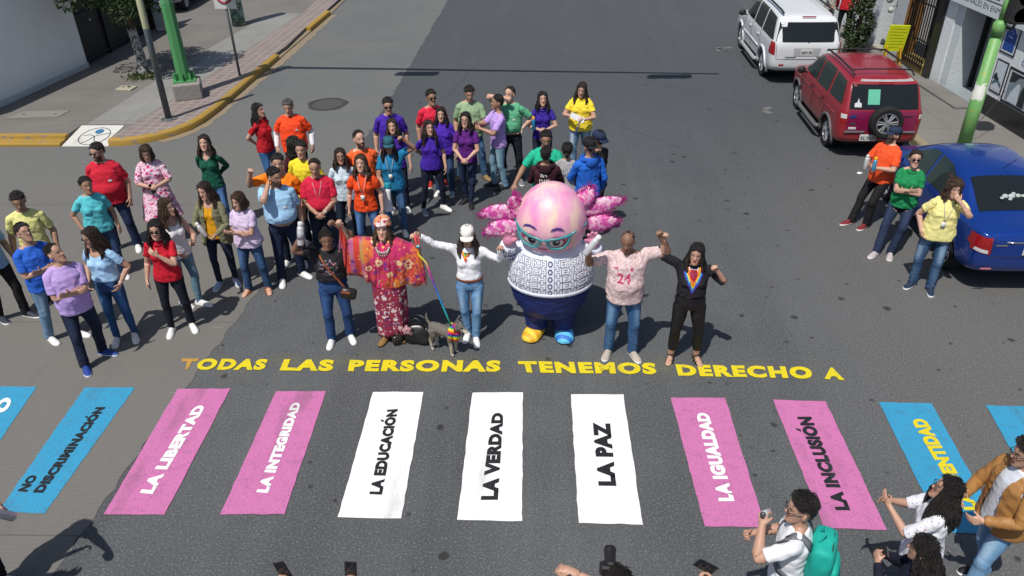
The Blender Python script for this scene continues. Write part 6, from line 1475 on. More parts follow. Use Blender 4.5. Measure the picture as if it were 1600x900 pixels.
_hw = cloth(H('cf9468'), 'floral', 2, ((H('e0d0cc'), 8, .50), (H('c2405a'), 14, .34), (H('8a2f6a'), 19, .24)))
def m_wrap(mb):
    C = Vector((0, .012, 1.675))
    for k in range(4):
        mb.tube([C + Vector((.090 * (1 - k * .05) * math.sin(a), -.108 * (1 - k * .05) * math.cos(a), .012 + k * .018 + .012 * math.cos(a) + .006 * math.sin(a * 3 + k))) for a in [2 * math.pi * j / 26 for j in range(27)]], .021, 8, cap=False)
    mb.ball(C + Vector((0, .015, .07)), (.083, .098, .045), 18, 10)
put('headwrap', acc('f', 'headwrap', m_wrap), p.R, p.P, p.sc, _hw, po)
def m_neck(mb):
    for j in range(19):
        a = math.pi * j / 18; mb.ball((.078 * math.cos(a), -.115 - .03 * math.sin(a), 1.425 - .055 * math.sin(a)), (.014, .009, .016), 8, 6)
        if j % 2: mb.ball((.07 * math.cos(a), -.125 - .03 * math.sin(a), 1.40 - .065 * math.sin(a)), (.010, .008, .013), 8, 6)
put('necklace', acc('f', 'necklace', m_neck, 'chest'), p.R, p.P, p.sc, solid('pewter', (.45, .45, .40), .3, .6), po)

# black handbag slumped on the road
g0 = ground(652, 536); o = empty('handbag', (g0.x, g0.y + .02, 0), R(-12)); tag(o, 'large slouchy black bag with a pink scarf, on the road beside the patterned skirt', 'bag'); bk = plain('bag_leather', (.010, .010, .011), .35, 0, .5, 0, .1, 30)
me = rbox((0, 0, .13), (.40, .20, .26), .05)
for v in me.vertices:
    k = v.co.z / .26; v.co.x *= 1.06 - .22 * k; v.co.y = v.co.y * (1 - .35 * k) + .05 * k; v.co += Vector((noise.noise(v.co * 9), noise.noise(v.co * 9 + Vector((5, 0, 0))), noise.noise(v.co * 8 + Vector((0, 5, 0))))) * .028; v.co.z = max(v.co.z, .004)
link('bag_body', me, bk, o, smooth=True)
for s in (-1, 1): mb = MB(); mb.tube([(-.10, .03 + .05 * s, .23), (-.08, .04 + .07 * s, .33), (.02, .05 + .08 * s, .36 - .03 * s), (.10, .04 + .06 * s, .31), (.12, .03 + .05 * s, .23)], .010, 7); mb.build('handle', bk, o, True)
sc_ = link('scarf', rbox((-.09, -.055, .21), (.13, .09, .12), .03), plain('scarf_pink', H('b88a90'), .8, 0, .3, 0, .2, 25), o, smooth=True)
for v in sc_.data.vertices: v.co += Vector((noise.noise(v.co * 22), noise.noise(v.co * 22 + Vector((3, 0, 0))), noise.noise(v.co * 22 + Vector((0, 3, 0))))) * .03
o2 = empty('purse', (g0.x - .24, g0.y - .03, 0), R(30)); tag(o2, 'small black and clear pouch lying against the slouchy black bag', 'bag')
me = rbox((0, 0, .075), (.15, .09, .15), .03); link('pouch_body', me, plain('pouch', (.03, .027, .025), .25, 0, .5, 0, .2, 40), o2, smooth=True); mb = MB(); mb.tube([(-.05, 0, .13), (-.03, .0, .19), (.03, 0, .19), (.05, 0, .13)], .006, 6); mb.build('handle', bk, o2, True)

# ================================================================== dog with bandana and leash
gd = ground(697, 549); DZ = R(62); DS = 1.0
def dog_mesh():
    mb = MB()
    def tb(pts, r): mb.tube(pts, r, 12)
    tb([(0, .225, .31), (0, .19, .325), (0, .10, .325), (0, .0, .315), (0, -.09, .31), (0, -.15, .325), (0, -.17, .335)], [.03, .062, .070, .072, .080, .072, .04])
    tb([(0, -.12, .345), (0, -.17, .395), (0, -.205, .435)], [.060, .047, .044])
    mb.ball((0, -.225, .445), (.050, .060, .048)); tb([(0, -.25, .438), (0, -.30, .423), (0, -.335, .417)], [.038, .030, .024]); mb.ball((0, -.315, .405), (.030, .034, .022))
    for s in (-1, 1):
        mb.add([(.020 * s, -.205, .478), (.052 * s, -.195, .470), (.058 * s, -.222, .505), (.046 * s, -.245, .482), (.030 * s, -.215, .500)], [(0, 1, 2, 4), (1, 3, 2), (0, 4, 3), (4, 2, 3), (0, 3, 1)])
        fx = .050 * s; st = .03 * s
        tb([(fx, -.115, .30), (fx, -.105, .22), (fx, -.12, .13), (fx, -.118, .05), (fx, -.122, .022), (fx, -.15, .015)], [.045, .034, .023, .018, .020, .017])
        tb([(fx * 1.05, .16, .32), (fx * 1.15, .14, .235), (fx * 1.1, .185, .145), (fx * 1.1, .175, .06), (fx * 1.1, .168, .02), (fx * 1.1, .14, .014)], [.060, .046, .026, .018, .020, .017])
    tb([(0, .21, .345), (0, .255, .395), (.01, .275, .45), (.015, .265, .49)], [.022, .017, .014, .008])
    return modified(mb.mesh('d'), [('REMESH', dict(mode='VOXEL', voxel_size=.008)), ('SMOOTH', dict(factor=.5, iterations=3))])
def dog_mat():
    n = NT('grey_fur'); a = n.objc(); X = n.xyz(a); nz = n.noise(n.map(a, (1, .4, 1)), 60, 4, .7); z = n.math('ADD', X[2], n.math('MULTIPLY', n.math('SUBTRACT', nz, .5), .05))
    c = n.mix(nz, H('3f3b38'), H('8a847c')); c = n.mix(n.step(z, .23, .15), c, n.mix(nz, H('9a9084'), H('cfc6b8')))
    mz = n.math('MULTIPLY', n.step(X[1], -.262, -.285), n.step(z, .445, .43)); c = n.mix(mz, c, H('cdc4b8')); c = n.mix(n.step(X[1], -.345, -.350), c, (.01, .01, .01))
    ax = n.math('ABSOLUTE', X[0]); ey = n.math('ADD', n.math('POWER', n.math('DIVIDE', n.math('SUBTRACT', ax, .026), .009), 2), n.math('POWER', n.math('DIVIDE', n.math('SUBTRACT', X[2], .458), .009), 2)); c = n.mix(n.math('MULTIPLY', n.step(ey, 1.3, .7), n.step(X[1], -.24, -.255)), c, (.008, .006, .005))
    n.color(c); n.set(rough=.8, spec=.2); n.bump(nz, .8, .02); return n.m
dog = link('dog', dog_mesh(), dog_mat(), None, (gd.x, gd.y, 0), DZ, True); tag(dog, 'small grey dog with pale legs wearing a rainbow bandana on a leash', 'dog')
def rainbow_mat(axis=2, scale=9.0):
    n = NT('rainbow_cloth'); X = n.xyz(n.objc()); f = n.math('FRACT', n.math('MULTIPLY', n.math('ADD', X[axis], n.math('MULTIPLY', X[0], .4)), scale)); st = [(i / 6, c) for i, c in enumerate([H('b8206a'), H('d02a2a'), H('e07a1a'), H('e6d024'), H('2c9a48'), H('4a2f9c')])]
    x = n.ramp(f, st); n.color(x); n.set(rough=.8); return n.m
mb = MB()
for yy, zz, rx, rz in ((-.125, .33, .088, .090), (-.15, .355, .080, .078), (-.172, .385, .066, .06)):
    mb.tube([(rx * math.cos(a), yy + .018 * math.sin(a), zz + rz * math.sin(a)) for a in [2 * math.pi * j / 20 for j in range(21)]], .016, 7, cap=False)
mb.ball((0, -.185, .30), (.075, .030, .075), 14, 8); mb.build('bandana', rainbow_mat(), dog, True)
mb = MB(); mb.tube([(.045 * math.cos(a), -.188 + .01 * math.sin(a), .415 + .044 * math.sin(a)) for a in [2 * math.pi * j / 18 for j in range(19)]], .008, 6, cap=False); mb.build('collar', solid('collar_red', H('b02028'), .6), dog, True)
h0 = grip(pp[43], 'R')[0]; d0 = Matrix.Rotation(DZ, 3, 'Z') @ Vector((0, -.11, .43)) + Vector((gd.x, gd.y, 0))
def leash_mat():
    n = NT('rainbow_leash'); z = n.xyz(n.geo())[2]
    c = n.ramp(n.math('DIVIDE', z, 1.6), [(.25, H('2c9a48')), (.42, H('1f96a8')), (.56, H('2a62c8')), (.64, H('6a2f98')), (.74, H('c8307c')), (.82, H('d0d030')), (.88, H('e07a1a')), (.95, H('d03a4a'))]); n.color(c); n.set(rough=.7); return n.m
lo = empty('leash', h0); tag(lo, 'thin rainbow leash running from the hand in white sleeve to the dog', 'leash')
mb = MB(); mb.tube([Vector((0, 0, 0)), Vector((.015, -.04, -.10)), Vector((.03, -.03, -.25))] + [(d0 - h0) * t + Vector((.0, -.02, -.05 * math.sin(math.pi * t))) + Vector((.03, -.03, 0)) * (1 - t) for t in (.25, .4, .55, .7, .85, 1.0)], .0115, 7); mb.build('strap', leash_mat(), lo, True)
mb = MB(); mb.tube([(0, 0, 0), (.045, -.03, -.03), (.05, -.04, -.11), (.02, -.04, -.14)], .010, 6); mb.build('hand_loop', leash_mat(), lo, True)
mb = MB(); mb.box((.035, -.05, -.13), (.05, .035, .035), bev=.012); mb.build('bag_dispenser', solid('teal_plastic', H('1f8fa0'), .4), lo)
mb = MB(); mb.ball(d0 - h0 + Vector((0, 0, .02)), (.018, .014, .026), 8, 6); mb.build('clip', solid('clip_yellow', H('d8d040'), .4), lo, True)

g0 = ground(1343, 271); o = empty('paper_scrap', (g0.x, g0.y, .004), .6); tag(o, 'scrap of white paper lying on the road left of the man in the navy cap', 'litter'); mb = MB(); mb.add([(-.05, -.03, .004), (.05, -.035, .008), (.055, .03, .004), (.0, .035, .016), (-.05, .03, .006)], [(0, 1, 2, 3, 4)]); mb.build('paper', solid('paper', (.75, .75, .76), .7), o)
# ================================================================== inflatable axolotl costume
gm0 = ground(859, 521); MX, MY = gm0.x, gm0.y + .02
ms = empty('axolotl_costume', (MX, MY, 0), R(-2)); tag(ms, 'person inside a round pink axolotl costume with teal glasses and mismatched striped shoes', 'costume')
def mz(px, py, yoff): v = atY(px, py, MY + yoff); return v.x - MX, v.z
def head_mat():
    n = NT('pink_inflatable'); a = n.objc(); X = n.xyz(a); st = n.noise(n.map(a, (4.2, 2.2, .5)), 1.6, 2, .5, .3); sp = n.noise(a, 55, 2)
    c = n.mix(n.step(st, .25, .75), H('e49ac2'), H('e6c4b4')); c = n.mix(n.step(n.noise(n.map(a, (3, 3, .8), (5, 1, 0)), 1.6, 2), .42, .72), c, H('dd85b8')); c = n.mix(n.math('MULTIPLY', n.step(n.noise(n.map(a, (2.5, 2.5, 1), (9, 2, 3)), 1.5, 2), .46, .70), .7), c, H('e8dcb4'))
    c = n.mix(n.math('MULTIPLY', n.step(sp, .60, .72), .35), c, H('d9a9c6')); n.color(c); n.set(rough=.46, spec=.5, coat=.12); n.bump(n.noise(a, 9, 3), .15, .01); return n.m
HC = Vector((0, -.02, 1.665)); HR = Vector((.42, .42, .445))
mb = MB(); mb.ball(HC, HR, 40, 26); hd = mb.build('head', head_mat(), ms, True)
for v in hd.data.vertices:
    k = (v.co.z - HC.z) / HR.z; v.co.x *= 1.0 + .09 * max(0, -k) - .05 * max(0, k)
hb = bvh_of(hd)
def on_head(x, z, lift=0.0):
    h = hb.ray_cast(Vector((x, -3, z)), Vector((0, 1, 0))); return (h[0] - Vector((0, lift, 0))) if h[0] else Vector((x, HC.y - .1, z))
ex, ez = mz(872, 377, -.40); ex0, _ = mz(830, 377, -.40); EX = (ex - ex0) / 2; EC = (ex + ex0) / 2; EZ = ez
def face_patch(name, poly, mat, par, lift, sub=2): return wrap_shape(name, poly, hd, mat, par, bvh=hb, lift=lift, sub=sub)
def ell(cx, cz, rx, rz, n=20, rot=0): return [(cx + rx * math.cos(a) * math.cos(rot) - rz * math.sin(a) * math.sin(rot), cz + rx * math.cos(a) * math.sin(rot) + rz * math.sin(a) * math.cos(rot)) for a in [2 * math.pi * k / n for k in range(n)]]
for s in (-1, 1):
    cx = EC + s * EX
    o = face_patch('eye', ell(cx, EZ, .106, .082), plain('eye_lid', H('d0566c'), .5), ms, .006)
    o = face_patch('eyeball', ell(cx - s * .012, EZ - .008, .086, .060), plain('eye_white', (.70, .66, .66), .3), ms, .010)
    o = face_patch('pupil', ell(cx - s * .012 + .006, EZ - .002, .046, .048), plain('pupil', (.02, .02, .03), .15), ms, .014)
    o = face_patch('eyelid', [(cx + x * .098, EZ + z * .074) for x, z in ((-1, .05), (-.85, .55), (-.4, .95), (.1, 1.05), (.6, .8), (1, .1), (.55, .42), (0, .5), (-.5, .38))], plain('lid_pink', H('c2527a'), .5), ms, .018, 1)
    o = face_patch('eye_glint', ell(cx - s * .012 + .018, EZ + .014, .010, .010, 10), plain('glint_white', (.8, .8, .8), .3), ms, .018, 1)
    bz = EZ + .150; o = face_patch('eyebrow', [(cx + s * x, bz + z) for x, z in ((-.085, -.005), (-.05, .03), (.0, .045), (.055, .03), (.095, -.02), (.05, .008), (.0, .017), (-.05, .005))][::s], plain('brow_purple', H('3f2a80'), .6), ms, .012, 1)
# teal cat-eye glasses
mb = MB()
for s in (-1, 1):
    cx = EC + s * EX; pts = []
    for (x, z) in ((-.115, .035), (-.11, -.02), (-.08, -.075), (-.01, -.095), (.07, -.085), (.12, -.03), (.15, .05), (.165, .095), (.09, .075), (0, .06), (-.07, .055), (-.115, .035)):
        q = on_head(cx + s * x, EZ + z, .030); pts.append(q)
    mb.tube(pts, .0155, 8, cap=False)
    q = on_head(cx + s * .16, EZ + .085, .02); mb.tube([q, Vector((s * .40, -.16, EZ + .10)), Vector((s * .43, .0, EZ + .09))], .013, 6)
mb.tube([on_head(EC - EX + .115, EZ + .03, .034), on_head(EC, EZ + .045, .042), on_head(EC + EX - .115, EZ + .03, .034)], .015, 8); mb.build('glasses', plain('teal_frame', H('3f8f96'), .35), ms, True)
face_patch('mouth', [(EC + x, EZ - .125 + z) for x, z in ((-.075, .0), (-.03, .015), (.03, .015), (.075, .0), (.03, -.012), (-.03, -.012))], plain('mouth_rose', H('b04a70'), .5), ms, .008, 1)
def gill_mat():
    n = NT('gill_satin'); a = n.objc(); b = n.noise(a, 11, 4, .6, 1.5); c = n.mix(n.step(b, .42, .6), H('c9489a'), H('e0b4c8')); v = n.noise(n.map(a, (1, 1, 1), (3, 0, 0)), 16, 3, .6, 2.0); c = n.mix(n.step(v, .62, .68), c, H('55388c')); n.color(c); n.set(rough=.5); return n.m
GM = gill_mat(); FM = plain('magenta_fringe', H('b81f86'), .7, 0, .3, 0, .2, 30)
for (side, base, mid, tip) in ((1, (.33, .02, 1.83), (.40, .0, 1.95), (.46, .03, 2.06)), (1, (.37, .05, 1.72), (.56, .05, 1.80), (.84, .07, 1.88)), (1, (.40, .0, 1.58), (.58, .0, 1.60), (.80, .02, 1.62)), (-1, (-.33, .0, 1.77), (-.47, .02, 1.86), (-.40, -.04, 1.95)), (-1, (-.37, .02, 1.68), (-.60, .0, 1.76), (-.86, .03, 1.66)), (-1, (-.38, -.05, 1.54), (-.60, -.04, 1.58), (-.80, -.02, 1.44))):
    b0, m0, t0 = Vector(base), Vector(mid), Vector(tip); pts = [b0 * (1 - t) ** 2 + m0 * 2 * t * (1 - t) + t0 * t * t for t in [k / 10 for k in range(11)]]
    prof = [.06, .08, .096, .106, .110, .110, .105, .095, .078, .055, .018]; mb = MB(); mb.tube(pts, prof, 12, ry=.35); gl = mb.build('gill', GM, ms, True)
    mb = MB(); rnd = random.Random(int(b0.z * 1000) + side)
    for i in range(2, 11):
        t = (pts[min(i + 1, 10)] - pts[i - 1]).normalized()
        for k in range(22):
            a = rnd.uniform(0, 2 * math.pi); u = Vector((0, 0, 1)); u = (u - t * u.dot(t)).normalized(); v = t.cross(u)
            up_ = abs(math.sin(a)) if False else 1; dr = (u * math.cos(a) * 1.0 + v * math.sin(a) * .35)
            if abs(math.cos(a)) < .85 and i < 9: continue
            st_ = pts[i] + dr * prof[i] * .9 + t * rnd.uniform(-.03, .03); L_ = rnd.uniform(.035, .075); en = st_ + (dr.normalized() * .8 + t * .7 + Vector((rnd.uniform(-.3, .3),) * 3)).normalized() * L_
            n_ = t.cross(dr).normalized() * .007; mb.add([st_ - n_, st_ + n_, en, st_ + t * .008], [(0, 1, 2), (1, 3, 2), (3, 0, 2), (0, 3, 1)])
    mb.build('fringe', FM, gl)
# shirt with lettering
def oval_loft(rows, n=44):
    mb = MB(); mb.rings([[Vector((cx + rx * math.cos(2 * math.pi * j / n), cy + ry * math.sin(2 * math.pi * j / n), z)) for j in range(n)] for (z, rx, ry, cx, cy) in rows]); return mb
def white_fabric(): 
    n = NT('white_sateen'); a = n.objc(); w1 = n.noise(n.map(a, (1, 1, .5)), 7, 4); n.color(n.mix(w1, H('c9cfe2'), H('e0e4ee'))); n.set(rough=.6); n.bump(w1, .5, .03); return n.m
WF = white_fabric()
mb = oval_loft([(.80, .44, .38, 0, 0), (.815, .505, .43, 0, 0), (.86, .525, .455, 0, 0), (.95, .535, .465, 0, 0), (1.06, .525, .455, 0, 0), (1.18, .49, .43, 0, 0), (1.30, .42, .38, 0, 0), (1.40, .33, .32, 0, 0), (1.46, .2, .2, 0, 0)])
ts = mb.build('shirt', WF, ms, True); tb_ = bvh_of(ts)
dk = plain('print_navy', H('222c5c'), .6); wt_ = plain('print_white', (.74, .75, .80), .6)
for r_, z in enumerate((.895, .985, 1.075, 1.165, 1.255)):
    hw = (.90, .92, .88, .80, .66)[r_]
    for half, word in ((-1, 'HEHCH'), (1, 'HEHCH')):
        cx = half * (hw * .27 + .035); wv = hw * .50
        wrap_text('lettering', word, ts, (cx, 0, z), wv + .012, .082, dk, ms, bold=.085, bvh=tb_, lift=.004); wrap_text('lettering_fill', word, ts, (cx, 0, z), wv, .072, wt_, ms, bold=.045, bvh=tb_, lift=.007)
    wrap_shape('button_mark', ell(0, z, .028, .034, 14), ts, dk, ms, bvh=tb_, lift=.005, sub=1); wrap_shape('button_ring', ell(0, z, .016, .020, 12), ts, wt_, ms, bvh=tb_, lift=.008, sub=1)
mb = oval_loft([(.815, .508, .436, 0, 0), (.825, .535, .464, 0, 0), (.865, .538, .468, 0, 0), (.875, .520, .45, 0, 0)]); mb.build('hem', WF, ms, True)
for s in (-1, 1):
    mb = MB(); P0 = Vector((.40 * s, -.02, 1.22)); P1 = Vector((.53 * s, -.10, 1.27)); P2 = Vector((.50 * s, -.20, 1.40))
    mb.tube([P0, P0.lerp(P1, .6), P1, P1.lerp(P2, .6), P2], [.13, .125, .12, .105, .095], 16); sl_ = mb.build('sleeve', WF, ms, True); sb = bvh_of(sl_)
    for k in range(3): wrap_text('lettering', 'HEH', sl_, (s * (.45 + .02 * k), 0, 1.18 + .075 * k), .16, .05, dk, sl_, bold=.03, bvh=sb, lift=.006)
    HM = plain('pink_glove', H('d88aa8'), .5, 0, .4, 0, .15, 12)
    mb = MB(); hc = Vector((.50 * s, -.23, 1.47)); mb.ball(hc, (.072, .05, .075), 14, 9)
    for (dx, dz, L_) in ((-.055, .08, .075), (-.018, .105, .09), (.022, .10, .085), (.058, .07, .07)): mb.tube([hc + Vector((dx * .7, 0, dz * .5)), hc + Vector((dx, -.01, dz)), hc + Vector((dx * 1.25, -.035, dz + L_ * .5))], [.026, .025, .018], 8)
    mb.tube([hc + Vector((-.04 * s, -.01, 0)), hc + Vector((-.085 * s, -.04, .03)), hc + Vector((-.10 * s, -.055, .06))], [.027, .025, .016], 8)
    me = modified(mb.mesh('hand'), [('REMESH', dict(mode='VOXEL', voxel_size=.009)), ('SMOOTH', dict(factor=.5, iterations=3))]); link('hand', me, HM, ms, smooth=True)
nv = plain('navy_inflatable', H('1a2a6c'), .55, 0, .4, 0, .06, 6)
mb = MB()
mb.rings([[Vector((rx * math.cos(2 * math.pi * j / 40), ry * math.sin(2 * math.pi * j / 40), z)) for j in range(40)] for (z, rx, ry) in ((.34, .20, .16), (.38, .33, .27), (.48, .415, .34), (.60, .465, .385), (.74, .505, .42), (.83, .50, .42))])
for s in (-1, 1): mb.tube([(.17 * s, .0, .50), (.175 * s, .0, .32), (.172 * s, .0, .18), (.170 * s, 0, .10)], [.20, .165, .145, .135], 20)
me = modified(mb.mesh('t'), [('REMESH', dict(mode='VOXEL', voxel_size=.018)), ('SMOOTH', dict(factor=.5, iterations=6))])
for v in me.vertices: v.co += v.normal * (noise.noise(Vector((v.co.x * 7, v.co.y * 7, v.co.z * 16))) * .010)
link('trousers', me, nv, ms, smooth=True)
def stripe_shoe(c1, c2, nm):
    n = NT(nm); X = n.xyz(n.objc()); s_ = n.math('SINE', n.math('MULTIPLY', n.math('ADD', X[1], n.math('MULTIPLY', X[0], .35)), 62)); n.color(n.mix(n.step(X[2], .028, .022), n.mix(n.step(s_, -.2, .2), c1, c2), (.02, .02, .02))); n.set(rough=.6); return n.m
for s, m_, yw in ((-1, stripe_shoe(H('d8a01e'), H('e8c23c'), 'yellow_striped_shoe'), -24), (1, stripe_shoe(H('2f6fc0'), H('59b4d8'), 'blue_striped_shoe'), 8)):
    sec = []
    for (y, hw, h) in ((.12, .07, .13), (.06, .105, .17), (-.04, .12, .17), (-.14, .13, .14), (-.22, .115, .10), (-.265, .07, .07), (-.28, .03, .05)):
        sec.append([Vector((a * hw, y, max(0, b) * h)) for a, b in ((-.9, 0), (-1, .2), (-.95, .5), (-.7, .85), (-.3, 1), (.3, 1), (.7, .85), (.95, .5), (1, .2), (.9, 0))])
    mb = MB(); mb.rings(sec); me = mb.mesh('shoe'); bm = bmesh.new(); bm.from_mesh(me); bmesh.ops.recalc_face_normals(bm, faces=bm.faces); bm.to_mesh(me); bm.free(); me = modified(me, [('SUBSURF', dict(levels=2, render_levels=2))])
    o = link('shoe', me, m_, ms, (.172 * s, .0, .0), R(yw), True)
# ================================================================== cars
def car_paint(name, col, metal=.0, rough=.28):
    n = NT(name); g = n.objc(); d = n.noise(g, 2.2, 5, .6); X = n.xyz(g)
    dust = n.math('MULTIPLY', n.step(X[2], .75, .2), .35); c = n.mix(n.math('MULTIPLY', d, .22), col, tuple(x * .7 for x in col)); c = n.mix(n.math('MULTIPLY', dust, d), c, H('6e6a62'))
    n.color(c); n.set(rough=n.math('ADD', n.math('MULTIPLY', d, .18), rough - .06), metal=metal, spec=.5, coat=.6); return n.m
GLASS = NT('car_glass'); GLASS.color((.012, .015, .017)); GLASS.set(rough=.06, spec=.4); GLASS = GLASS.m
GLASSG = NT('car_glass_green'); GLASSG.color((.02, .035, .034)); GLASSG.set(rough=.05, spec=.4); GLASSG = GLASSG.m
TRIM = plain('black_trim', (.02, .02, .021), .6, 0, .4); GREYP = plain('grey_plastic', (.12, .12, .125), .6); TYRE = plain('tyre_rubber', (.018, .018, .018), .85, 0, .3, 0, .15, 30); ALLOY = plain('alloy', (.50, .51, .52), .32, .7, .5, 0, .05); CHR = plain('chrome', (.6, .6, .61), .18, .9)
REDL = NT('tail_lamp_red'); REDL.color((.28, .006, .008)); REDL.set(rough=.12, coat=.6); REDL = REDL.m; CLRL = NT('lamp_clear'); CLRL.color((.55, .55, .55)); CLRL.set(rough=.1, coat=.6); CLRL = CLRL.m; ORL = plain('lamp_amber', (.5, .14, .02), .2)
PLATE = plain('plate_white', (.62, .62, .62), .5); PLTX = plain('plate_text', (.03, .03, .035), .6)
def hull(stations, sy=1, sx=1, sz=1, k=1.0):
    mb = MB(); rr = []
    for (y, w, zb, zt, wr, zr) in stations:
        w *= sx; wr *= sx; zb, zt, zr = zb * sz, zt * sz, zr * sz; hm = (zb + zt) / 2
        half = [(w * .55, zb), (w * .90, zb + .01), (w * .985, zb + .10), (w, hm), (w * .985, zt - .05), (w * .955, zt), (wr + (w * .955 - wr) * .35 if zr > zt + .15 else wr + .04, zt + (zr - zt) * .6), (wr, zr - .05 * min(1, (zr - zt) * 4 + .2)), (wr * .86, zr - .006), (wr * .45, zr + .012), (0, zr + .018)]
        pts = [Vector((x, y * sy, z)) for x, z in half] + [Vector((-x, y * sy, z)) for x, z in half[-2::-1]]
        rr.append([p * k for p in pts])
    mb.rings(rr); me = mb.mesh('hull'); bm = bmesh.new(); bm.from_mesh(me); bmesh.ops.recalc_face_normals(bm, faces=bm.faces); bm.to_mesh(me); bm.free()
    return modified(me, [('SUBSURF', dict(levels=2, render_levels=2))])
def cut_arches(me, wheels, r, wx, k):
    o = bpy.data.objects.new('h', me); COL.objects.link(o); cs = []
    for (y) in wheels:
        for s in (-1, 1):
            mb = MB(); mb.lathe([(r * k, -.17 * k), (r * k, .17 * k)], 28, (s * wx * k, y * k, r * .93 * k), axis='x'); c = mb.build('c', None); cs.append(c)
            m = o.modifiers.new('b', 'BOOLEAN'); m.operation = 'DIFFERENCE'; m.object = c; m.solver = 'EXACT'
    dg = bpy.context.evaluated_depsgraph_get(); dg.update(); out = bpy.data.meshes.new_from_object(o.evaluated_get(dg), depsgraph=dg)
    bpy.data.objects.remove(o)
    for c in cs: bpy.data.objects.remove(c)
    return out
class Car:
    def __init__(s, name, label, cat, loc, rz, stations, paint, wheels, wr, track, k, sy=1, sx=1, sz=1, group='cars parked at the kerbs'):
        s.k = k; s.root = empty(name, loc, R(rz)); tag(s.root, label, cat, group)
        base = hull(stations, sy, sx, sz, k); s.bvh = BVHTree.FromPolygons([v.co.copy() for v in base.vertices], [tuple(p.vertices) for p in base.polygons])
        me = cut_arches(base, wheels, wr * 1.19, track + .06, k); s.body = link('body', me, paint, s.root, smooth=True)
        try: me.set_sharp_from_angle(angle=R(50))
        except Exception: pass
        s.paint = paint; s.wr = wr
        mb = MB(); mb.box((0, 0, wr * 1.15 * k), (track * 1.5 * k, (wheels[1] - wheels[0] + 2.0 * wr) * k, wr * 1.2 * k)); mb.build('underbody', TRIM, s.root)
        for i, y in enumerate(wheels):
            for sd_ in (-1, 1): s.wheel((sd_ * track * k, y * k, wr * k), sd_, 0)
    def wheel(s, c, sd_, steer=0, name='wheel', rim=ALLOY, spokes=6, axis='x', par=None):
        r = s.wr * s.k; w = .10 * s.k
        h = empty(name, c); h.parent = par or s.root
        if axis == 'y': h.rotation_euler = (0, 0, R(-90))
        elif sd_ < 0: h.rotation_euler = (0, 0, R(180 + steer))
        else: h.rotation_euler = (0, 0, R(steer))
        mb = MB(); mb.lathe([(r * .62, -w * .9), (r * .90, -w), (r * .98, -w * .75), (r, -w * .3), (r, w * .3), (r * .98, w * .75), (r * .90, w), (r * .66, w * .95), (r * .62, w * .6)], 32, axis='x'); t = autosmooth(mb.build('tyre', TYRE, h), 40)
        mb = MB(); mb.lathe([(r * .66, w * .5), (r * .66, w * .92), (r * .60, w * .92), (r * .57, w * .3), (r * .1, w * .25)], 28, axis='x')
        mb.lathe([(r * .13, w * .3), (r * .13, w * .85), (r * .08, w * .95)], 14, axis='x')
        for q in range(spokes):
            a = 2 * math.pi * q / spokes; d = Vector((0, math.cos(a), math.sin(a))); n_ = Vector((0, -math.sin(a), math.cos(a)))
            for off_ in ((-.055, .055) if spokes < 8 else (0,)):
                i0 = n_ * (r * off_ * .5); i1 = n_ * (r * off_ * 1.7)
                mb.tube([d * r * .10 + i0 + Vector((w * .80, 0, 0)), d * r * .62 + i1 + Vector((w * .78, 0, 0))], r * .055, 5)
        mb.build('rim', rim, h); mb = MB(); mb.lathe([(r * .58, w * .2), (r * .58, w * .26)], 24, axis='x'); mb.build('rim_back', TRIM, h)
    def panel(s, name, poly, view, mat, lift=.004, sub=3, parent=None, mirror=False, thick=0):
        """poly in (a, z): a = y for 'side', x for 'rear'/'front', (x, y) for 'top'; laid on the body"""
        k = s.k; outs = []
        for sg in ((-1, 1) if view == 'side' and mirror else ((-1,) if view == 'side' else (1,))):
            bm = bmesh.new()
            def place(a, z):
                if view == 'side': o_, d = Vector((sg * 3, a * k, z * k)), Vector((-sg, 0, 0))
                elif view == 'rear': o_, d = Vector((a * k, -5, z * k)), Vector((0, 1, 0))
                elif view == 'front': o_, d = Vector((a * k, 5, z * k)), Vector((0, -1, 0))
                else: o_, d = Vector((a * k, z * k, 5)), Vector((0, 0, -1))
                h = s.bvh.ray_cast(o_, d)
                return (h[0] + h[1] * lift * k) if h[0] else None
            vs = [bm.verts.new((a, z, 0)) for a, z in poly]; bm.faces.new(vs); bmesh.ops.triangulate(bm, faces=bm.faces)
            for _ in range(sub): bmesh.ops.subdivide_edges(bm, edges=bm.edges, cuts=1, use_grid_fill=True)
            dead = []
            for v in bm.verts:
                p = place(v.co.x, v.co.y)
                if p is None: dead.append(v)
                else: v.co = p
            if dead: bmesh.ops.delete(bm, geom=dead, context='VERTS')
            bmesh.ops.recalc_face_normals(bm, faces=bm.faces)
            me = bpy.data.meshes.new(name); bm.to_mesh(me); bm.free()
            outs.append(link(name, me, mat, parent or s.root, smooth=True))
        return outs
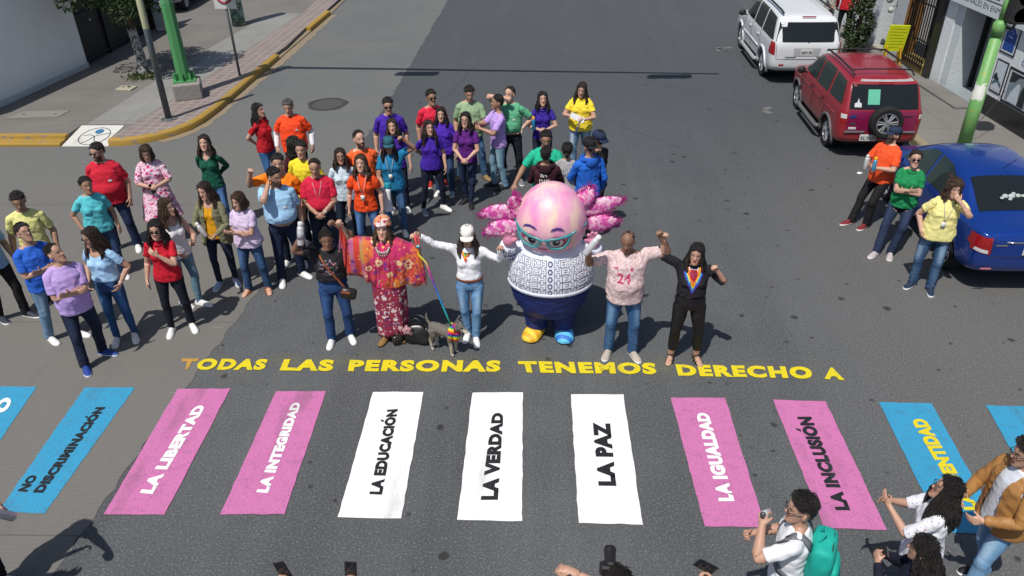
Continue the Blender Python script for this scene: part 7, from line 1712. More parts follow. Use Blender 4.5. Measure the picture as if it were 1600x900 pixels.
    def line(s, name, pts, view, mat, r=.006, mirror=False, lift=.002, parent=None):
        k = s.k
        for sg in ((-1, 1) if mirror else (-1,)):
            out = []
            for (p0, p1) in zip(pts[:-1], pts[1:]):
                for t in [i / 6 for i in range(6)]: out.append((p0[0] + (p1[0] - p0[0]) * t, p0[1] + (p1[1] - p0[1]) * t))
            out.append(pts[-1]); w = []
            for a, z in out:
                if view == 'side': h = s.bvh.ray_cast(Vector((sg * 3, a * k, z * k)), Vector((-sg, 0, 0)))
                elif view == 'rear': h = s.bvh.ray_cast(Vector((a * k, -5, z * k)), Vector((0, 1, 0)))
                elif view == 'front': h = s.bvh.ray_cast(Vector((a * k, 5, z * k)), Vector((0, -1, 0)))
                else: h = s.bvh.ray_cast(Vector((a * k, z * k, 5)), Vector((0, 0, -1)))
                if h[0]: w.append(h[0] + h[1] * lift * k)
            if len(w) > 1: mb = MB(); mb.tube(w, r * k, 6); mb.build(name, mat, parent or s.root, True)
    def box(s, name, c, d, mat, bev=.02, rot=None, parent=None):
        mb = MB(); mb.box(Vector(c) * s.k, Vector(d) * s.k, rot, bev * s.k); return mb.build(name, mat, parent or s.root)
    def plate(s, y, z, text, x=0, w=.30, h=.15, view=-1):
        o = s.box('number_plate', (x, y, z), (w, .02, h), PLATE, .008); a = Vector((x - w * .42 * -view * -1, 0, 0))
        q = [Vector((x - w * .43, y - .0125, z - h * .28)) * s.k, Vector((x + w * .43, y - .0125, z - h * .28)) * s.k, Vector((x + w * .43, y - .0125, z + h * .22)) * s.k, Vector((x - w * .43, y - .0125, z + h * .22)) * s.k]
        text_quad('plate_text', text, q, PLTX, o, bold=.03)

def arch(c, s_, y, r, z0, w):
    out = []
    for i in range(19):
        a = math.pi * (-.06 + 1.12 * i / 18); Y, Z = (y + r * math.cos(a)) * c.k, (z0 + r * math.sin(a)) * c.k; h = c.bvh.ray_cast(Vector((s_ * 3, Y, max(Z, .36 * c.k))), Vector((-s_, 0, 0))); out.append(Vector((h[0].x if h[0] else s_ * w * c.k, Y, Z)))
    return out
SUV = [(-2.05, .66, .48, .84, .56, .88), (-2.03, .76, .42, .99, .66, 1.04), (-1.97, .83, .36, 1.035, .71, 1.16), (-1.86, .86, .32, 1.045, .725, 1.42), (-1.76, .865, .30, 1.05, .71, 1.60), (-1.6, .865, .29, 1.05, .70, 1.645), (-1.0, .865, .28, 1.05, .69, 1.665), (-.2, .865, .27, 1.05, .69, 1.665), (.35, .865, .27, 1.045, .685, 1.63), (.62, .865, .27, 1.04, .68, 1.52), (.95, .862, .27, 1.03, .69, 1.24), (1.15, .86, .28, 1.02, .72, 1.08), (1.5, .85, .30, .98, .73, 1.01), (1.85, .82, .34, .90, .70, .93), (2.0, .74, .40, .78, .62, .81), (2.04, .6, .48, .7, .5, .72)]
# ---- red compact off-roader with the spare wheel
red = car_paint('faded_red_paint', H('8e1a26'), 0, .34); plum = car_paint('plum_repaint', H('7a1240'), 0, .30)
c = Car('parked_car', 'dark red compact SUV with a spare wheel on its tailgate', 'car', (6.44, 15.98, 0), -1.5, SUV, red, (-1.235, 1.265), .335, .73, .885)
c.panel('tailgate', [(-.70, .62), (.70, .62), (.70, 1.06), (-.70, 1.06)], 'rear', plum, .006, 3)
c.panel('rear_window', [(-.70, 1.09), (.70, 1.09), (.655, 1.55), (-.655, 1.55)], 'rear', GLASS, .008)
c.panel('worn_roof_edge', [(-.50, 1.592), (.60, 1.592), (.58, 1.622), (-.46, 1.622)], 'rear', plain('peeled_paint', H('b9b2b4'), .6, 0, .4, 0, .25, 20), .008, 3)
for nm, p in (('side_window', [(.98, 1.09), (.60, 1.42), (.46, 1.56), (.02, 1.585), (.02, 1.09)]), ('side_window', [(-.06, 1.09), (-.06, 1.585), (-.84, 1.585), (-.84, 1.10)]), ('side_window', [(-.98, 1.12), (-.95, 1.58), (-1.58, 1.55), (-1.80, 1.14)])): c.panel(nm, p, 'side', GLASSG, .006, 3, mirror=True)
c.panel('windscreen', [(-.60, 1.12), (.60, 1.12), (.56, 1.56), (-.56, 1.56)], 'front', GLASS, .006)
for s_ in (-1, 1):
    c.panel('tail_lamp', [(s_ * .71, .80), (s_ * .82, .80), (s_ * .82, 1.04), (s_ * .71, 1.04)][::s_], 'rear', REDL, .010, 2); c.panel('reverse_lamp', [(s_ * .725, .90), (s_ * .815, .90), (s_ * .815, .99), (s_ * .725, .99)][::s_], 'rear', CLRL, .014, 2)
    c.box('bumper_strip', (s_ * .52, -2.055, .62), (.42, .03, .045), GREYP, .01)
    mb = MB(); mb.tube([Vector(q) * c.k for q in ((s_ * .60, -1.62, 1.70), (s_ * .61, -1.5, 1.745), (s_ * .61, -.6, 1.76), (s_ * .61, .20, 1.735), (s_ * .60, .32, 1.68))], .021 * c.k, 8); mb.build('roof_rail', TRIM, c.root, True)
    mb = MB(); mb.tube([Vector(q) * c.k for q in ((s_ * .86, -.80, .30), (s_ * .90, -.70, .28), (s_ * .90, .72, .28), (s_ * .86, .82, .30))], .05 * c.k, 8); mb.build('side_step', GREYP, c.root, True)
    for y in (-1.235, 1.265):
        mb = MB(); mb.tube(arch(c, s_, y, .425, .30, .868), .032 * c.k, 8); mb.build('arch_trim', GREYP, c.root, True)
    mb = MB(); mb.ball(Vector((s_ * .98, .72, 1.12)) * c.k, Vector((.10, .06, .085)) * c.k, 12, 8); mb.tube([Vector((s_ * .84, .74, 1.06)) * c.k, Vector((s_ * .95, .72, 1.08)) * c.k], .02, 6); mb.build('wing_mirror', TRIM, c.root, True)
    for y in (.14, -.70): c.box('door_handle', (s_ * .868, y, .93), (.03, .15, .035), plain('dark_red_handle', H('4a0d14'), .4), .01)
for y in (-1.45, .1):
    mb = MB(); mb.tube([Vector((-.61, y, 1.755)) * c.k, Vector((-.3, y, 1.775)) * c.k, Vector((.3, y, 1.775)) * c.k, Vector((.61, y, 1.755)) * c.k], .016 * c.k, 6); mb.build('cross_bar', TRIM, c.root, True)
for p in ([(1.02, .40), (1.0, 1.06)], [(-.02, .36), (-.02, 1.08)], [(-.90, .58), (-.90, 1.08)]): c.line('door_seam', p, 'side', TRIM, .006, True)
c.line('door_crease', [(1.3, .86), (-1.6, .88)], 'side', red, .012, True)
c.wheel(Vector((.05, -2.13, .86)) * c.k, 1, 0, 'spare_wheel', axis='y')
c.panel('paper_notice', [(-.34, 1.18), (-.10, 1.18), (-.10, 1.46), (-.34, 1.46)], 'rear', plain('mint_paper', H('5fb79a'), .7), .013, 2); c.panel('sticker', [(-.60, 1.13), (-.46, 1.13), (-.46, 1.20), (-.50, 1.22), (-.52, 1.30), (-.55, 1.22), (-.60, 1.20)], 'rear', plain('sticker_white', (.62, .62, .62), .5), .013, 2)
c.panel('badge', [(-.60 + .075 * math.cos(a), .945 + .034 * math.sin(a)) for a in [2 * math.pi * i / 14 for i in range(14)]], 'rear', plain('badge_blue', H('26366e'), .3), .012, 1)
c.panel('badge', [(-.58 + .055 * math.cos(a), .80 + .026 * math.sin(a)) for a in [2 * math.pi * i / 12 for i in range(12)]], 'rear', CHR, .012, 1); c.panel('model_badge', [(.42, .94), (.60, .94), (.60, .965), (.42, .965)], 'rear', TRIM, .012, 1)
c.box('sticker', (-.58, -2.05, .70), (.16, .01, .05), plain('sticker_white', (.62, .62, .62), .5), .004)
c.plate(-2.07, .50, 'KL 70-15', -.22, .34, .14); c.box('brake_lamp', (0, -1.82, 1.60), (.30, .02, .025), REDL, .006)
# ---- white SUV
wht = car_paint('white_paint', H('d2d5d8'), 0, .28)
W_ = dict(sy=1.16, sx=1.085, sz=1.07)
S2 = [(y * 1.0, w, zb, zt, wr, zr) for (y, w, zb, zt, wr, zr) in SUV]
c = Car('parked_car', 'white SUV with roof rails, parked in front of the red one', 'car', (6.36, 20.78, 0), -1.0, S2, wht, (-1.42, 1.44), .37, .80, .88, **W_)
def q(p): return [(a * 1.16, z * 1.07) for a, z in p]
def qx(p): return [(a * 1.085, z * 1.07) for a, z in p]
c.panel('rear_window', qx([(-.76, 1.07), (.76, 1.07), (.68, 1.50), (-.68, 1.50)]), 'rear', GLASS, .008)
for p in ([(1.0, 1.09), (.60, 1.42), (.46, 1.57), (.06, 1.595), (.06, 1.09)], [(-.02, 1.09), (-.02, 1.595), (-.78, 1.60), (-.78, 1.09)], [(-.86, 1.09), (-.86, 1.60), (-1.60, 1.56), (-1.88, 1.09)]): c.panel('side_window', q(p), 'side', GLASS, .006, 3, mirror=True)
c.panel('windscreen', qx([(-.62, 1.12), (.62, 1.12), (.57, 1.56), (-.57, 1.56)]), 'front', GLASS, .006)
for s_ in (-1, 1):
    c.panel('tail_lamp', qx([(s_ * .755, .76), (s_ * .85, .78), (s_ * .85, 1.05), (s_ * .765, 1.05)])[::s_], 'rear', REDL, .010, 2)
    c.panel('tail_lamp_side', q([(-1.985, .78), (-1.80, .80), (-1.84, 1.06), (-1.96, 1.06)]), 'side', REDL, .010, 2, mirror=(s_ > 0)) if s_ > 0 else None
    mb = MB(); mb.tube([Vector(t_) * c.k for t_ in ((s_ * .64, -1.95, 1.80), (s_ * .66, -1.8, 1.845), (s_ * .66, -.7, 1.86), (s_ * .66, .25, 1.83), (s_ * .64, .40, 1.78))], .026 * c.k, 8); mb.build('roof_rail', TRIM, c.root, True)
    mb = MB(); mb.tube([Vector(t_) * c.k for t_ in ((s_ * .92, -.95, .34), (s_ * .97, -.85, .32), (s_ * .97, .85, .32), (s_ * .92, .95, .34))], .055 * c.k, 8); mb.build('side_step', plain('white_step', H('9b9ea0'), .5), c.root, True)
    mb = MB(); mb.ball(Vector((s_ * 1.06, .86, 1.20)) * c.k, Vector((.11, .06, .09)) * c.k, 12, 8); mb.tube([Vector((s_ * .91, .88, 1.13)) * c.k, Vector((s_ * 1.03, .86, 1.16)) * c.k], .02, 6); mb.build('wing_mirror', TRIM, c.root, True)
    for y in (.22, -.76): c.box('door_handle', (s_ * .942, y, 1.0), (.03, .17, .04), wht, .012)
    for y in (-1.42, 1.44):
        mb = MB(); mb.tube(arch(c, s_, y, .475, .34, .93), .038 * c.k, 8); mb.build('arch_flare', wht, c.root, True)
for p in ([(1.08, .42), (1.06, 1.08)], [(.02, .36), (.02, 1.08)], [(-.86, .66), (-.82, 1.08)]): c.line('door_seam', q(p), 'side', TRIM, .006, True)
c.line('door_moulding', q([(1.15, .66), (-.78, .66)]), 'side', wht, .022, True); c.line('tailgate_seam', qx([(-.74, 1.03), (-.72, .66), (.72, .66), (.74, 1.03)]), 'rear', TRIM, .006)
c.panel('plate_recess', qx([(-.30, .74), (.30, .74), (.33, .93), (-.33, .93)]), 'rear', plain('recess_grey', H('a9adb0'), .4), .006, 2); c.plate(-2.375, .885, 'NKW 292', 0, .33, .16)
for s_ in (-1, 1): c.box('reflector', (s_ * .62, -2.37, .56), (.13, .02, .04), REDL, .008)
c.box('brake_lamp', (0, -2.06, 1.735), (.36, .02, .03), REDL, .008); mb = MB(); mb.tube([Vector(t_) * c.k for t_ in ((.02, -2.33, 1.14), (.10, -2.30, 1.19), (.42, -2.28, 1.19))], .010, 6); mb.ball(Vector((.02, -2.33, 1.13)) * c.k, .022, 8, 6); mb.build('wiper', TRIM, c.root, True)
c.panel('window_sticker', qx([(-.62, 1.40), (-.52, 1.40), (-.50, 1.50), (-.60, 1.50)]), 'rear', plain('sticker_white', (.62, .62, .62), .5), .013, 1)
for s_ in (-1, 1): c.panel('lettering_strip', qx([(s_ * .38 - .13, .705), (s_ * .38 + .13, .705), (s_ * .38 + .13, .728), (s_ * .38 - .13, .728)]), 'rear', plain('letter_grey', H('6c7074'), .5), .010, 2)
# ---- blue saloon
SED = [(-2.10, .60, .52, .84, .5, .87), (-2.08, .70, .44, .95, .62, .98), (-2.0, .78, .36, 1.00, .68, 1.035), (-1.85, .82, .30, 1.01, .70, 1.06), (-1.55, .84, .27, 1.00, .70, 1.09), (-1.36, .845, .26, .99, .68, 1.15), (-1.05, .845, .25, .98, .63, 1.33), (-.75, .845, .24, .97, .605, 1.435), (-.35, .845, .24, .965, .60, 1.475), (.1, .845, .24, .96, .60, 1.475), (.45, .845, .24, .955, .60, 1.42), (.80, .845, .25, .95, .62, 1.24), (1.1, .84, .26, .94, .67, 1.04), (1.3, .835, .27, .92, .69, .99), (1.7, .81, .30, .83, .67, .88), (2.0, .73, .38, .70, .57, .74), (2.06, .58, .46, .62, .46, .65)]
blu = car_paint('blue_metallic', H('123d92'), .4, .24)
c = Car('parked_car', 'blue metallic sedan with people leaning on its side', 'car', (6.66, 11.28, 0), -1.0, SED, blu, (-1.24, 1.28), .305, .715, .92)
c.panel('rear_window', [(-.60, -1.50), (.60, -1.50), (.53, -.86), (-.53, -.86)], 'top', GLASS, .007)
for p in ([(.93, .99), (.52, 1.27), (.22, 1.40), (.0, 1.415), (.0, .99)], [(-.07, .99), (-.07, 1.415), (-.45, 1.40), (-.85, 1.25), (-.92, 1.02)], [(-.99, 1.03), (-.94, 1.21), (-1.22, 1.08)]): c.panel('side_window', p, 'side', GLASSG, .006, 3, mirror=True)
c.panel('windscreen', [(-.60, 1.05), (.60, 1.05), (.53, .50), (-.53, .50)][::-1], 'top', GLASS, .007)
for s_ in (-1, 1):
    c.panel('tail_lamp', [(s_ * .60, .70), (s_ * .80, .72), (s_ * .80, .95), (s_ * .62, .96)][::s_], 'rear', REDL, .010, 3); c.panel('tail_lamp_side', [(-2.06, .73), (-1.80, .80), (-1.84, .96), (-2.04, .96)], 'side', REDL, .010, 3, mirror=True) if s_ > 0 else None
    c.panel('reverse_lamp', [(s_ * .64, .715), (s_ * .78, .73), (s_ * .775, .78), (s_ * .64, .77)][::s_], 'rear', CLRL, .016, 2)
    mb = MB(); mb.ball(Vector((s_ * .94, .72, 1.02)) * c.k, Vector((.09, .055, .065)) * c.k, 12, 8); mb.build('wing_mirror', blu, c.root, True)
    for y in (.10, -.80): c.box('door_handle', (s_ * .848, y, .86), (.03, .16, .035), blu, .012)
    c.box('reflector', (s_ * .60, -2.10, .47), (.16, .02, .03), plain('reflector_pink', H('b06a70'), .3), .008)
for p in ([(1.0, .40), (.96, .97)], [(-.03, .34), (-.03, .98)], [(-.95, .62), (-.96, .98)]): c.line('door_seam', p, 'side', TRIM, .006, True)
c.line('boot_seam', [(-.60, .70), (-.57, .98)], 'rear', TRIM, .005); c.line('boot_seam', [(.60, .70), (.57, .98)], 'rear', TRIM, .005); c.line('boot_seam', [(-.60, .66), (.60, .66)], 'rear', TRIM, .005); c.line('boot_trim', [(-.42, .90), (.42, .90)], 'rear', CHR, .012, lift=.006)
c.panel('lettering_strip', [(-.56, .845), (-.40, .845), (-.40, .868), (-.56, .868)], 'rear', CHR, .010, 1); c.plate(-2.115, .78, 'NPZ 48-20', 0, .33, .15)
mb = MB(); mb.tube([Vector((.0, -.72, 1.46)) * c.k, Vector((.0, -.98, 1.72)) * c.k], .005, 5); mb.build('aerial', TRIM, c.root)
# soft toy behind the rear window
tp = c.bvh.ray_cast(Vector((-.08, -1.16, 5)), Vector((0, 0, -1)))[0]
to = empty('soft_toy', c.root.matrix_world @ Vector((0, 0, 0)) if False else (6.66 + tp.x, 11.28 + tp.y, tp.z + .018)); to.rotation_euler = (R(30), 0, R(10)); tag(to, 'white soft toy lying at the rear window of the blue sedan', 'toy')
mb = MB()
for cx_, cy_, r_ in ((0, 0, .05), (-.09, .01, .045), (.10, 0, .04), (.17, -.01, .032), (-.15, -.015, .03), (.05, .04, .03), (-.04, -.045, .03)): mb.ball((cx_, cy_, 0), (r_, r_ * .8, r_ * .55), 10, 7)
mb.build('plush', plain('plush_white', (.42, .47, .45), .9), to, True)
# ---- silver car in the driveway, nose towards the street
slv = car_paint('silver_paint', H('8f959c'), .4, .3)
c = Car('parked_car', 'silver car with its nose at the dark gate, at the top edge', 'car', (-12.1, 27.75, .13), 181, SED, slv, (-1.24, 1.28), .305, .715, .90)
c.panel('windscreen', [(-.60, 1.05), (.60, 1.05), (.53, .50), (-.53, .50)][::-1], 'top', GLASS, .007); c.panel('grille', [(-.40, .56), (.40, .56), (.44, .68), (-.44, .68)], 'front', TRIM, .008, 2); c.panel('air_intake', [(-.55, .40), (.55, .40), (.48, .50), (-.48, .50)], 'front', TRIM, .008, 2)
for s_ in (-1, 1): c.panel('headlight', [(s_ * .46, .62), (s_ * .72, .66), (s_ * .74, .78), (s_ * .50, .74)][::s_], 'front', CLRL, .010, 2)
for p in ([(.93, .99), (.52, 1.27), (.22, 1.40), (.0, 1.415), (.0, .99)],): c.panel('side_window', p, 'side', GLASSG, .006, 3, mirror=True)
# ================================================================== left side: wall, gate, poles, tree
def stucco(name, col, sc=18, stain=True):
    n = NT(name); g = n.geo(); X = n.xyz(g); f = n.noise(g, sc, 5, .7); b = n.noise(g, .8, 4); c = n.mix(b, tuple(x * .86 for x in col), tuple(min(.9, x * 1.08) for x in col)); c = n.mix(n.math('MULTIPLY', n.step(f, .55, .8), .3), c, tuple(x * .75 for x in col))
    if stain: c = n.mix(n.math('MULTIPLY', n.step(n.math('ADD', X[2], n.math('MULTIPLY', f, .5)), .75, .30), .55), c, tuple(x * .55 for x in col))
    n.color(c); n.set(rough=.9, spec=.2); n.bump(f, .6, .02); return n.m
w0 = Vector((-12.62, 13.6)); w1 = Vector((-11.52, 20.12)); w2 = Vector((-11.36, 24.15))
def slab(mb, a, b, t, z0, z1):
    d = (b - a).normalized(); n_ = Vector((-d.y, d.x)) * t; mb.prism([a, b, b + n_, a + n_], z0, z1)
wl = empty('garden_wall', (0, 0, 0)); tag(wl, 'tall whitewashed wall at the left edge, beside the black gate', 'wall')
mb = MB(); slab(mb, Vector((-12.3, 15.5)), w1, .35, .1, 2.75); me = mb.build('wall_body', stucco('rough_whitewash', H('f0f3f3')), wl)
mb = MB(); slab(mb, Vector((-12.28, 15.52)) + Vector((.03, 0)), w1 + Vector((.03, 0)), .06, .10, .26)
o = mb.build('plinth', stucco('flaked_plinth', H('cfd5d5'), 9), wl)
mb = MB(); slab(mb, Vector((-12.34, 15.48)), w1, .42, 2.75, 2.83); mb.build('coping', stucco('coping_grey', H('9a9d9c'), 18, False), wl)
gt = empty('gate', (0, 0, 0)); tag(gt, 'black sheet metal gate between the white wall and the driveway', 'gate'); gm_ = plain('black_gate_paint', (.010, .010, .011), .6, .0, .4, 0, .2, 3)
mb = MB(); slab(mb, w1 + Vector((-.12, .02)), w2 + Vector((-.12, 0)), .05, .14, 2.75); mb.build('gate_leaf', gm_, gt)
mb = MB(); dd = (w2 - w1)
for t in [i / 3 for i in range(4)]:
    pnt = w1 + dd * min(.99, max(.012, t)); mb.box((pnt.x - .09, pnt.y + .02, 1.44), (.07, .05, 2.6))
for z in (.25, 1.4, 2.66): mb.tube([(w1.x - .10, w1.y + .02, z), (w2.x - .10, w2.y, z)], .035, 4)
mb.build('gate_frame', gm_, gt); mb = MB(); mb.ball((w1.x - .04, w1.y + .75, 1.15), .035, 10, 6); mb.build('lock', CHR, gt, True)
# wall lamp / intercom at the wall head
o = empty('wall_lamp', (w1.x + .06, w1.y - .25, 1.92)); tag(o, 'grey lamp fitting on the white wall next to the black gate', 'lamp'); mb = MB(); mb.box((0, .0, 0), (.10, .16, .22), bev=.02); mb.tube([(.03, 0, -.05), (.12, .02, -.12)], .025, 8); mb.build('housing', plain('lamp_grey', H('4a5056'), .5), o); mb = MB(); mb.ball((.08, .14, .04), (.09, .09, .08), 12, 8); mb.build('globe', plain('globe', H('a0a4a4'), .25), o, True)
o = empty('utility_cabinet', (-11.05, 24.05, .13)); tag(o, 'low white utility box standing beyond the black gate', 'utility box'); mb = MB(); mb.box((0, 0, .42), (.42, .5, .84), bev=.02); mb.build('cabinet_body', stucco('box_white', H('b4babd'), 14, False), o); mb = MB(); mb.box((0, -.255, .44), (.34, .012, .64), bev=.005); mb.build('door', plain('box_door', H('9da5aa'), .5), o)
# poles
def pole_mat(name, stops):
    n = NT(name); g = n.geo(); X = n.xyz(g); z = n.math('ADD', X[2], n.math('MULTIPLY', n.math('SUBTRACT', n.noise(g, 9, 3), .5), .02)); c = rgba(stops[0][1])
    for (h_, col) in stops[1:]: c = n.mix(n.step(z, h_, h_ + .01), c, col)
    w_ = n.noise(g, 14, 5, .7); c = n.mix(n.math('MULTIPLY', n.step(w_, .58, .72), .5), c, H('8d9490')); n.color(c); n.set(rough=.55); n.bump(w_, .15, .004); return n.m
o = empty('lamp_pole', (-7.86, 16.2, .13)); tag(o, 'grey pole with cream band near its top, on the corner pavers', 'pole')
mb = MB(); mb.tube([(0, 0, 0), (0, 0, 2.1), (0, 0, 4.2)], [.068, .064, .06], 16); mb.build('shaft', pole_mat('grey_pole', [(0, H('4d555a')), (1.25, H('57605f')), (1.55, H('59636a')), (2.03, H('a9a98c')), (2.62, H('3c4048'))]), o, True)
mb = MB(); mb.lathe([(.17, 0), (.17, .012), (.10, .03)], 16); [mb.lathe([(.016, .01), (.016, .045)], 6, (.13 * math.cos(a), .13 * math.sin(a), 0)) for a in (0.8, 2.4, 4, 5.5)]; mb.build('foot_plate', plain('foot_grey', H('5c5f60'), .6), o)
mb = MB(); mb.prism([(.0665 * math.cos(a), .0665 * math.sin(a)) for a in [R(-130 + 8 * i) for i in range(9)]] + [(.060 * math.cos(a), .060 * math.sin(a)) for a in [R(-66 - 8 * i) for i in range(9)]], .40, .56); mb.build('black_sticker', plain('sticker_black', (.02, .02, .02), .5), o)
o = empty('signal_mast', (-7.98, 17.72, .13)); tag(o, 'bright green eight-sided mast standing on a concrete block', 'traffic signal')
mb = MB(); mb.box((0, 0, .18), (.62, .62, .38), Matrix.Rotation(R(20), 3, 'Z'), .03); mb.build('concrete_base', stucco('block_concrete', H('8b8782'), 12, False), o)
grn = pole_mat('green_paint', [(0, H('488a54')), (2.2, H('58986a'))])
mb = MB(); mb.tube([(-.05, .05, .38), (-.05, .05, 3), (-.05, .05, 5.75)], [.16, .13, .10], 8)
for k in range(8):
    a = 2 * math.pi * k / 8 + .3; mb.prism([(-.05 + .15 * math.cos(a - .05), .05 + .15 * math.sin(a - .05)), (-.05 + .235 * math.cos(a), .05 + .235 * math.sin(a)), (-.05 + .15 * math.cos(a + .05), .05 + .15 * math.sin(a + .05))], .385, .55)
mb.box((-.05, .05, .385), (.50, .50, .025), Matrix.Rotation(R(20), 3, 'Z')); mb.build('mast', autosmooth and grn, o)
mb = MB(); mb.tube([(-.05, .05, 5.6), (3, -.15, 5.62), (7, -.42, 5.60), (11.0, -.70, 5.62)], [.09, .075, .06, .045], 8); mb.build('mast_arm', grn, o)
blk = plain('signal_black', (.02, .02, .022), .5)
for sx in (3.55, 9.85):
    h = MB(); h.box((sx, -.2 - sx * .055, 5.28), (1.05, .22, .30), bev=.03); sg = h.build('signal_head', blk, o)
    for q_ in (-.33, 0, .33): h = MB(); h.lathe([(.13, 0), (.14, .16), (.13, .16), (.12, .01)], 14, (sx + q_, -.31 - sx * .055, 5.25), axis='y'); h.build('visor', blk, sg)
o = empty('traffic_sign', (-7.31, 19.3, .13)); tag(o, 'white traffic sign with red ring on a thin grey post', 'sign')
mb = MB(); mb.tube([(0, 0, 0), (-.01, 0, 2.6)], .032, 10); mb.build('post', plain('galvanised', H('6f7476'), .5, .3), o, True)
mb = MB(); mb.box((0, -.045, 1.92), (.52, .014, .62), bev=.004); pl_ = mb.build('plate', plain('sign_white', (.62, .62, .62), .5), o)
mb = MB(); mb.tube([(.19 * math.cos(a), -.054, 1.94 + .19 * math.sin(a)) for a in [2 * math.pi * i / 28 for i in range(29)]], .024, 6, cap=False); mb.tube([(-.13, -.054, 2.07), (.13, -.054, 1.81)], .016, 6); mb.build('red_ring', plain('sign_red', H('a01f2a'), .5), pl_, True)
mb = MB(); mb.box((-.02, -.053, 1.94), (.035, .004, .22)); [mb.box((.03, -.053, 1.94 + dz), (.09, .004, .035)) for dz in (-.09, 0, .09)]; mb.build('symbol', plain('sign_black', (.02, .02, .02), .5), pl_)
o = empty('utility_post', (-8.98, 24.45, .13)); tag(o, 'thick post with teal and rust paint patches near the top edge', 'post')
def mural():
    n = NT('painted_post'); g = n.geo(); c = n.mix(n.step(n.noise(g, 5, 4), .45, .55), H('6f8f8a'), H('44605e')); c = n.mix(n.step(n.noise(g, 9, 4), .58, .64), c, H('b9b4a4')); c = n.mix(n.step(n.noise(g, 7, 3), .62, .66), c, H('7c4a34')); n.color(c); n.set(rough=.8); return n.m
mb = MB(); mb.tube([(0, 0, 0), (0, 0, 3.2)], [.20, .17], 18); mb.build('shaft', mural(), o, True); mb = MB(); mb.box((-.215, 0, 1.6), (.05, .05, 3.0)); mb.build('conduit', plain('conduit_grey', H('a6a9a6'), .6), o)
o = empty('access_cover', (-9.72, 18.3, .13)); tag(o, 'small pale broken access box with dark gaps in the sidewalk', 'access cover'); mb = MB(); mb.box((0, 0, .015), (.40, .32, .035), Matrix.Rotation(R(-6), 3, 'Z'), .008); mb.build('lid', stucco('pale_concrete', H('a19c8c'), 12, False), o); mb = MB(); [mb.box((x, y, .036), (.07, .03, .012), Matrix.Rotation(a, 3, 'Z')) for x, y, a in ((-.08, .04, .3), (.03, .07, -.2), (.08, .02, .6))]; mb.build('gap', plain('gap_dark', (.015, .015, .015), .9), o)
o = empty('access_cover', (-10.86, 16.5, .13)); tag(o, 'flat rectangular concrete cover in the sidewalk near the white wall', 'access cover'); mb = MB(); mb.prism([(-.62, -.25), (.5, -.14), (.56, .28), (-.45, .22)], .001, .007); mb.build('lid', stucco('cover_concrete', H('7f7d79'), 14, False), o); [MB().box((x, 0.02, .008), (.06, .035, .004)).build('lift_slot', plain('gap_dark', (.015, .015, .015), .9), o) for x in (-.35, .35)]

# ------------------------------------------------------------------ foliage
def leaf_mat(name, a_, b_):
    n = NT(name); at = n.n('ShaderNodeAttribute', attribute_name='tone').outputs['Fac']; n.color(n.mix(at, a_, b_)); n.set(rough=.65, spec=.25); n.b.inputs['Transmission Weight'].default_value = 0; return n.m
def leaves(name, pts_fn, count, size, mat, parent, seed, up=.3):
    rnd = random.Random(seed); vs = []; fs = []; tone = []
    for _ in range(count):
        p, tn = pts_fn(rnd); d = Vector((rnd.gauss(0, 1), rnd.gauss(0, 1), rnd.gauss(up, 1))).normalized(); a = d.orthogonal().normalized(); a.rotate(Matrix.Rotation(rnd.uniform(0, 6.28), 3, d)); b = d.cross(a)
        s_ = size * rnd.uniform(.6, 1.3); k = len(vs); vs += [p - a * s_ * .5, p + b * s_ * .35, p + a * s_ * .6, p - b * s_ * .35]; fs.append((k, k + 1, k + 2, k + 3)); t_ = min(1, max(0, tn + rnd.uniform(-.25, .25))); tone += [t_] * 4
    me = np_mesh(name, vs, fs); at = me.attributes.new('tone', 'FLOAT', 'POINT'); at.data.foreach_set('value', tone); return link(name, me, mat, parent)
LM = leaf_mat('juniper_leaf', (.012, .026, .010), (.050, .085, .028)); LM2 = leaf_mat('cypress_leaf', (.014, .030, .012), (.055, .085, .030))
tr = empty('tree', (-9.72, 19.35, .13)); tag(tr, 'dense dark tree with a whitewashed peeling trunk, on the left sidewalk', 'tree')
def bark():
    n = NT('whitewashed_bark'); g = n.objc(); X = n.xyz(g); f = n.noise(n.map(g, (1, 1, .5)), 22, 5, .7); c = n.mix(n.step(f, .42, .56), H('3a332c'), H('a5aaa8')); c = n.mix(n.step(X[2], 1.05, 1.25), c, n.mix(f, H('2a211b'), H('4a3c30'))); n.color(c); n.set(rough=.9); n.bump(f, .8, .03); return n.m
mb = MB(); mb.tube([(.03, 0, -.02), (.0, 0, .12), (.02, .0, .5), (-.03, 0, 1.1), (-.06, .02, 1.6), (-.02, .02, 2.4)], [.17, .125, .11, .105, .10, .07], 12)
for a, l_, z0 in ((.3, .7, 1.4), (2.0, .8, 1.5), (3.6, .7, 1.6), (5.1, .75, 1.45)): mb.tube([(-.05, .02, z0), (-.05 + .4 * math.cos(a) * l_, .02 + .4 * math.sin(a) * l_, z0 + .35), (-.05 + l_ * math.cos(a), .02 + l_ * math.sin(a), z0 + .7)], [.055, .04, .02], 7)
tk = mb.build('trunk', bark(), tr, True)
for v in tk.data.vertices: v.co += v.co.normalized() * noise.noise(v.co * 9) * .02
clumps = []; rnd = random.Random(4)
for k in range(85):
    a = rnd.uniform(0, 6.28); r_ = 1.2 * math.sqrt(rnd.uniform(0, 1)); z = rnd.uniform(1.5, 3.5); f = 1 - abs(z - 2.5) / 1.6; clumps.append((Vector((-.25 + r_ * math.cos(a) * (.6 + .5 * f), r_ * math.sin(a) * (.6 + .5 * f), z)), rnd.uniform(.20, .36), rnd.uniform(.2, .9)))
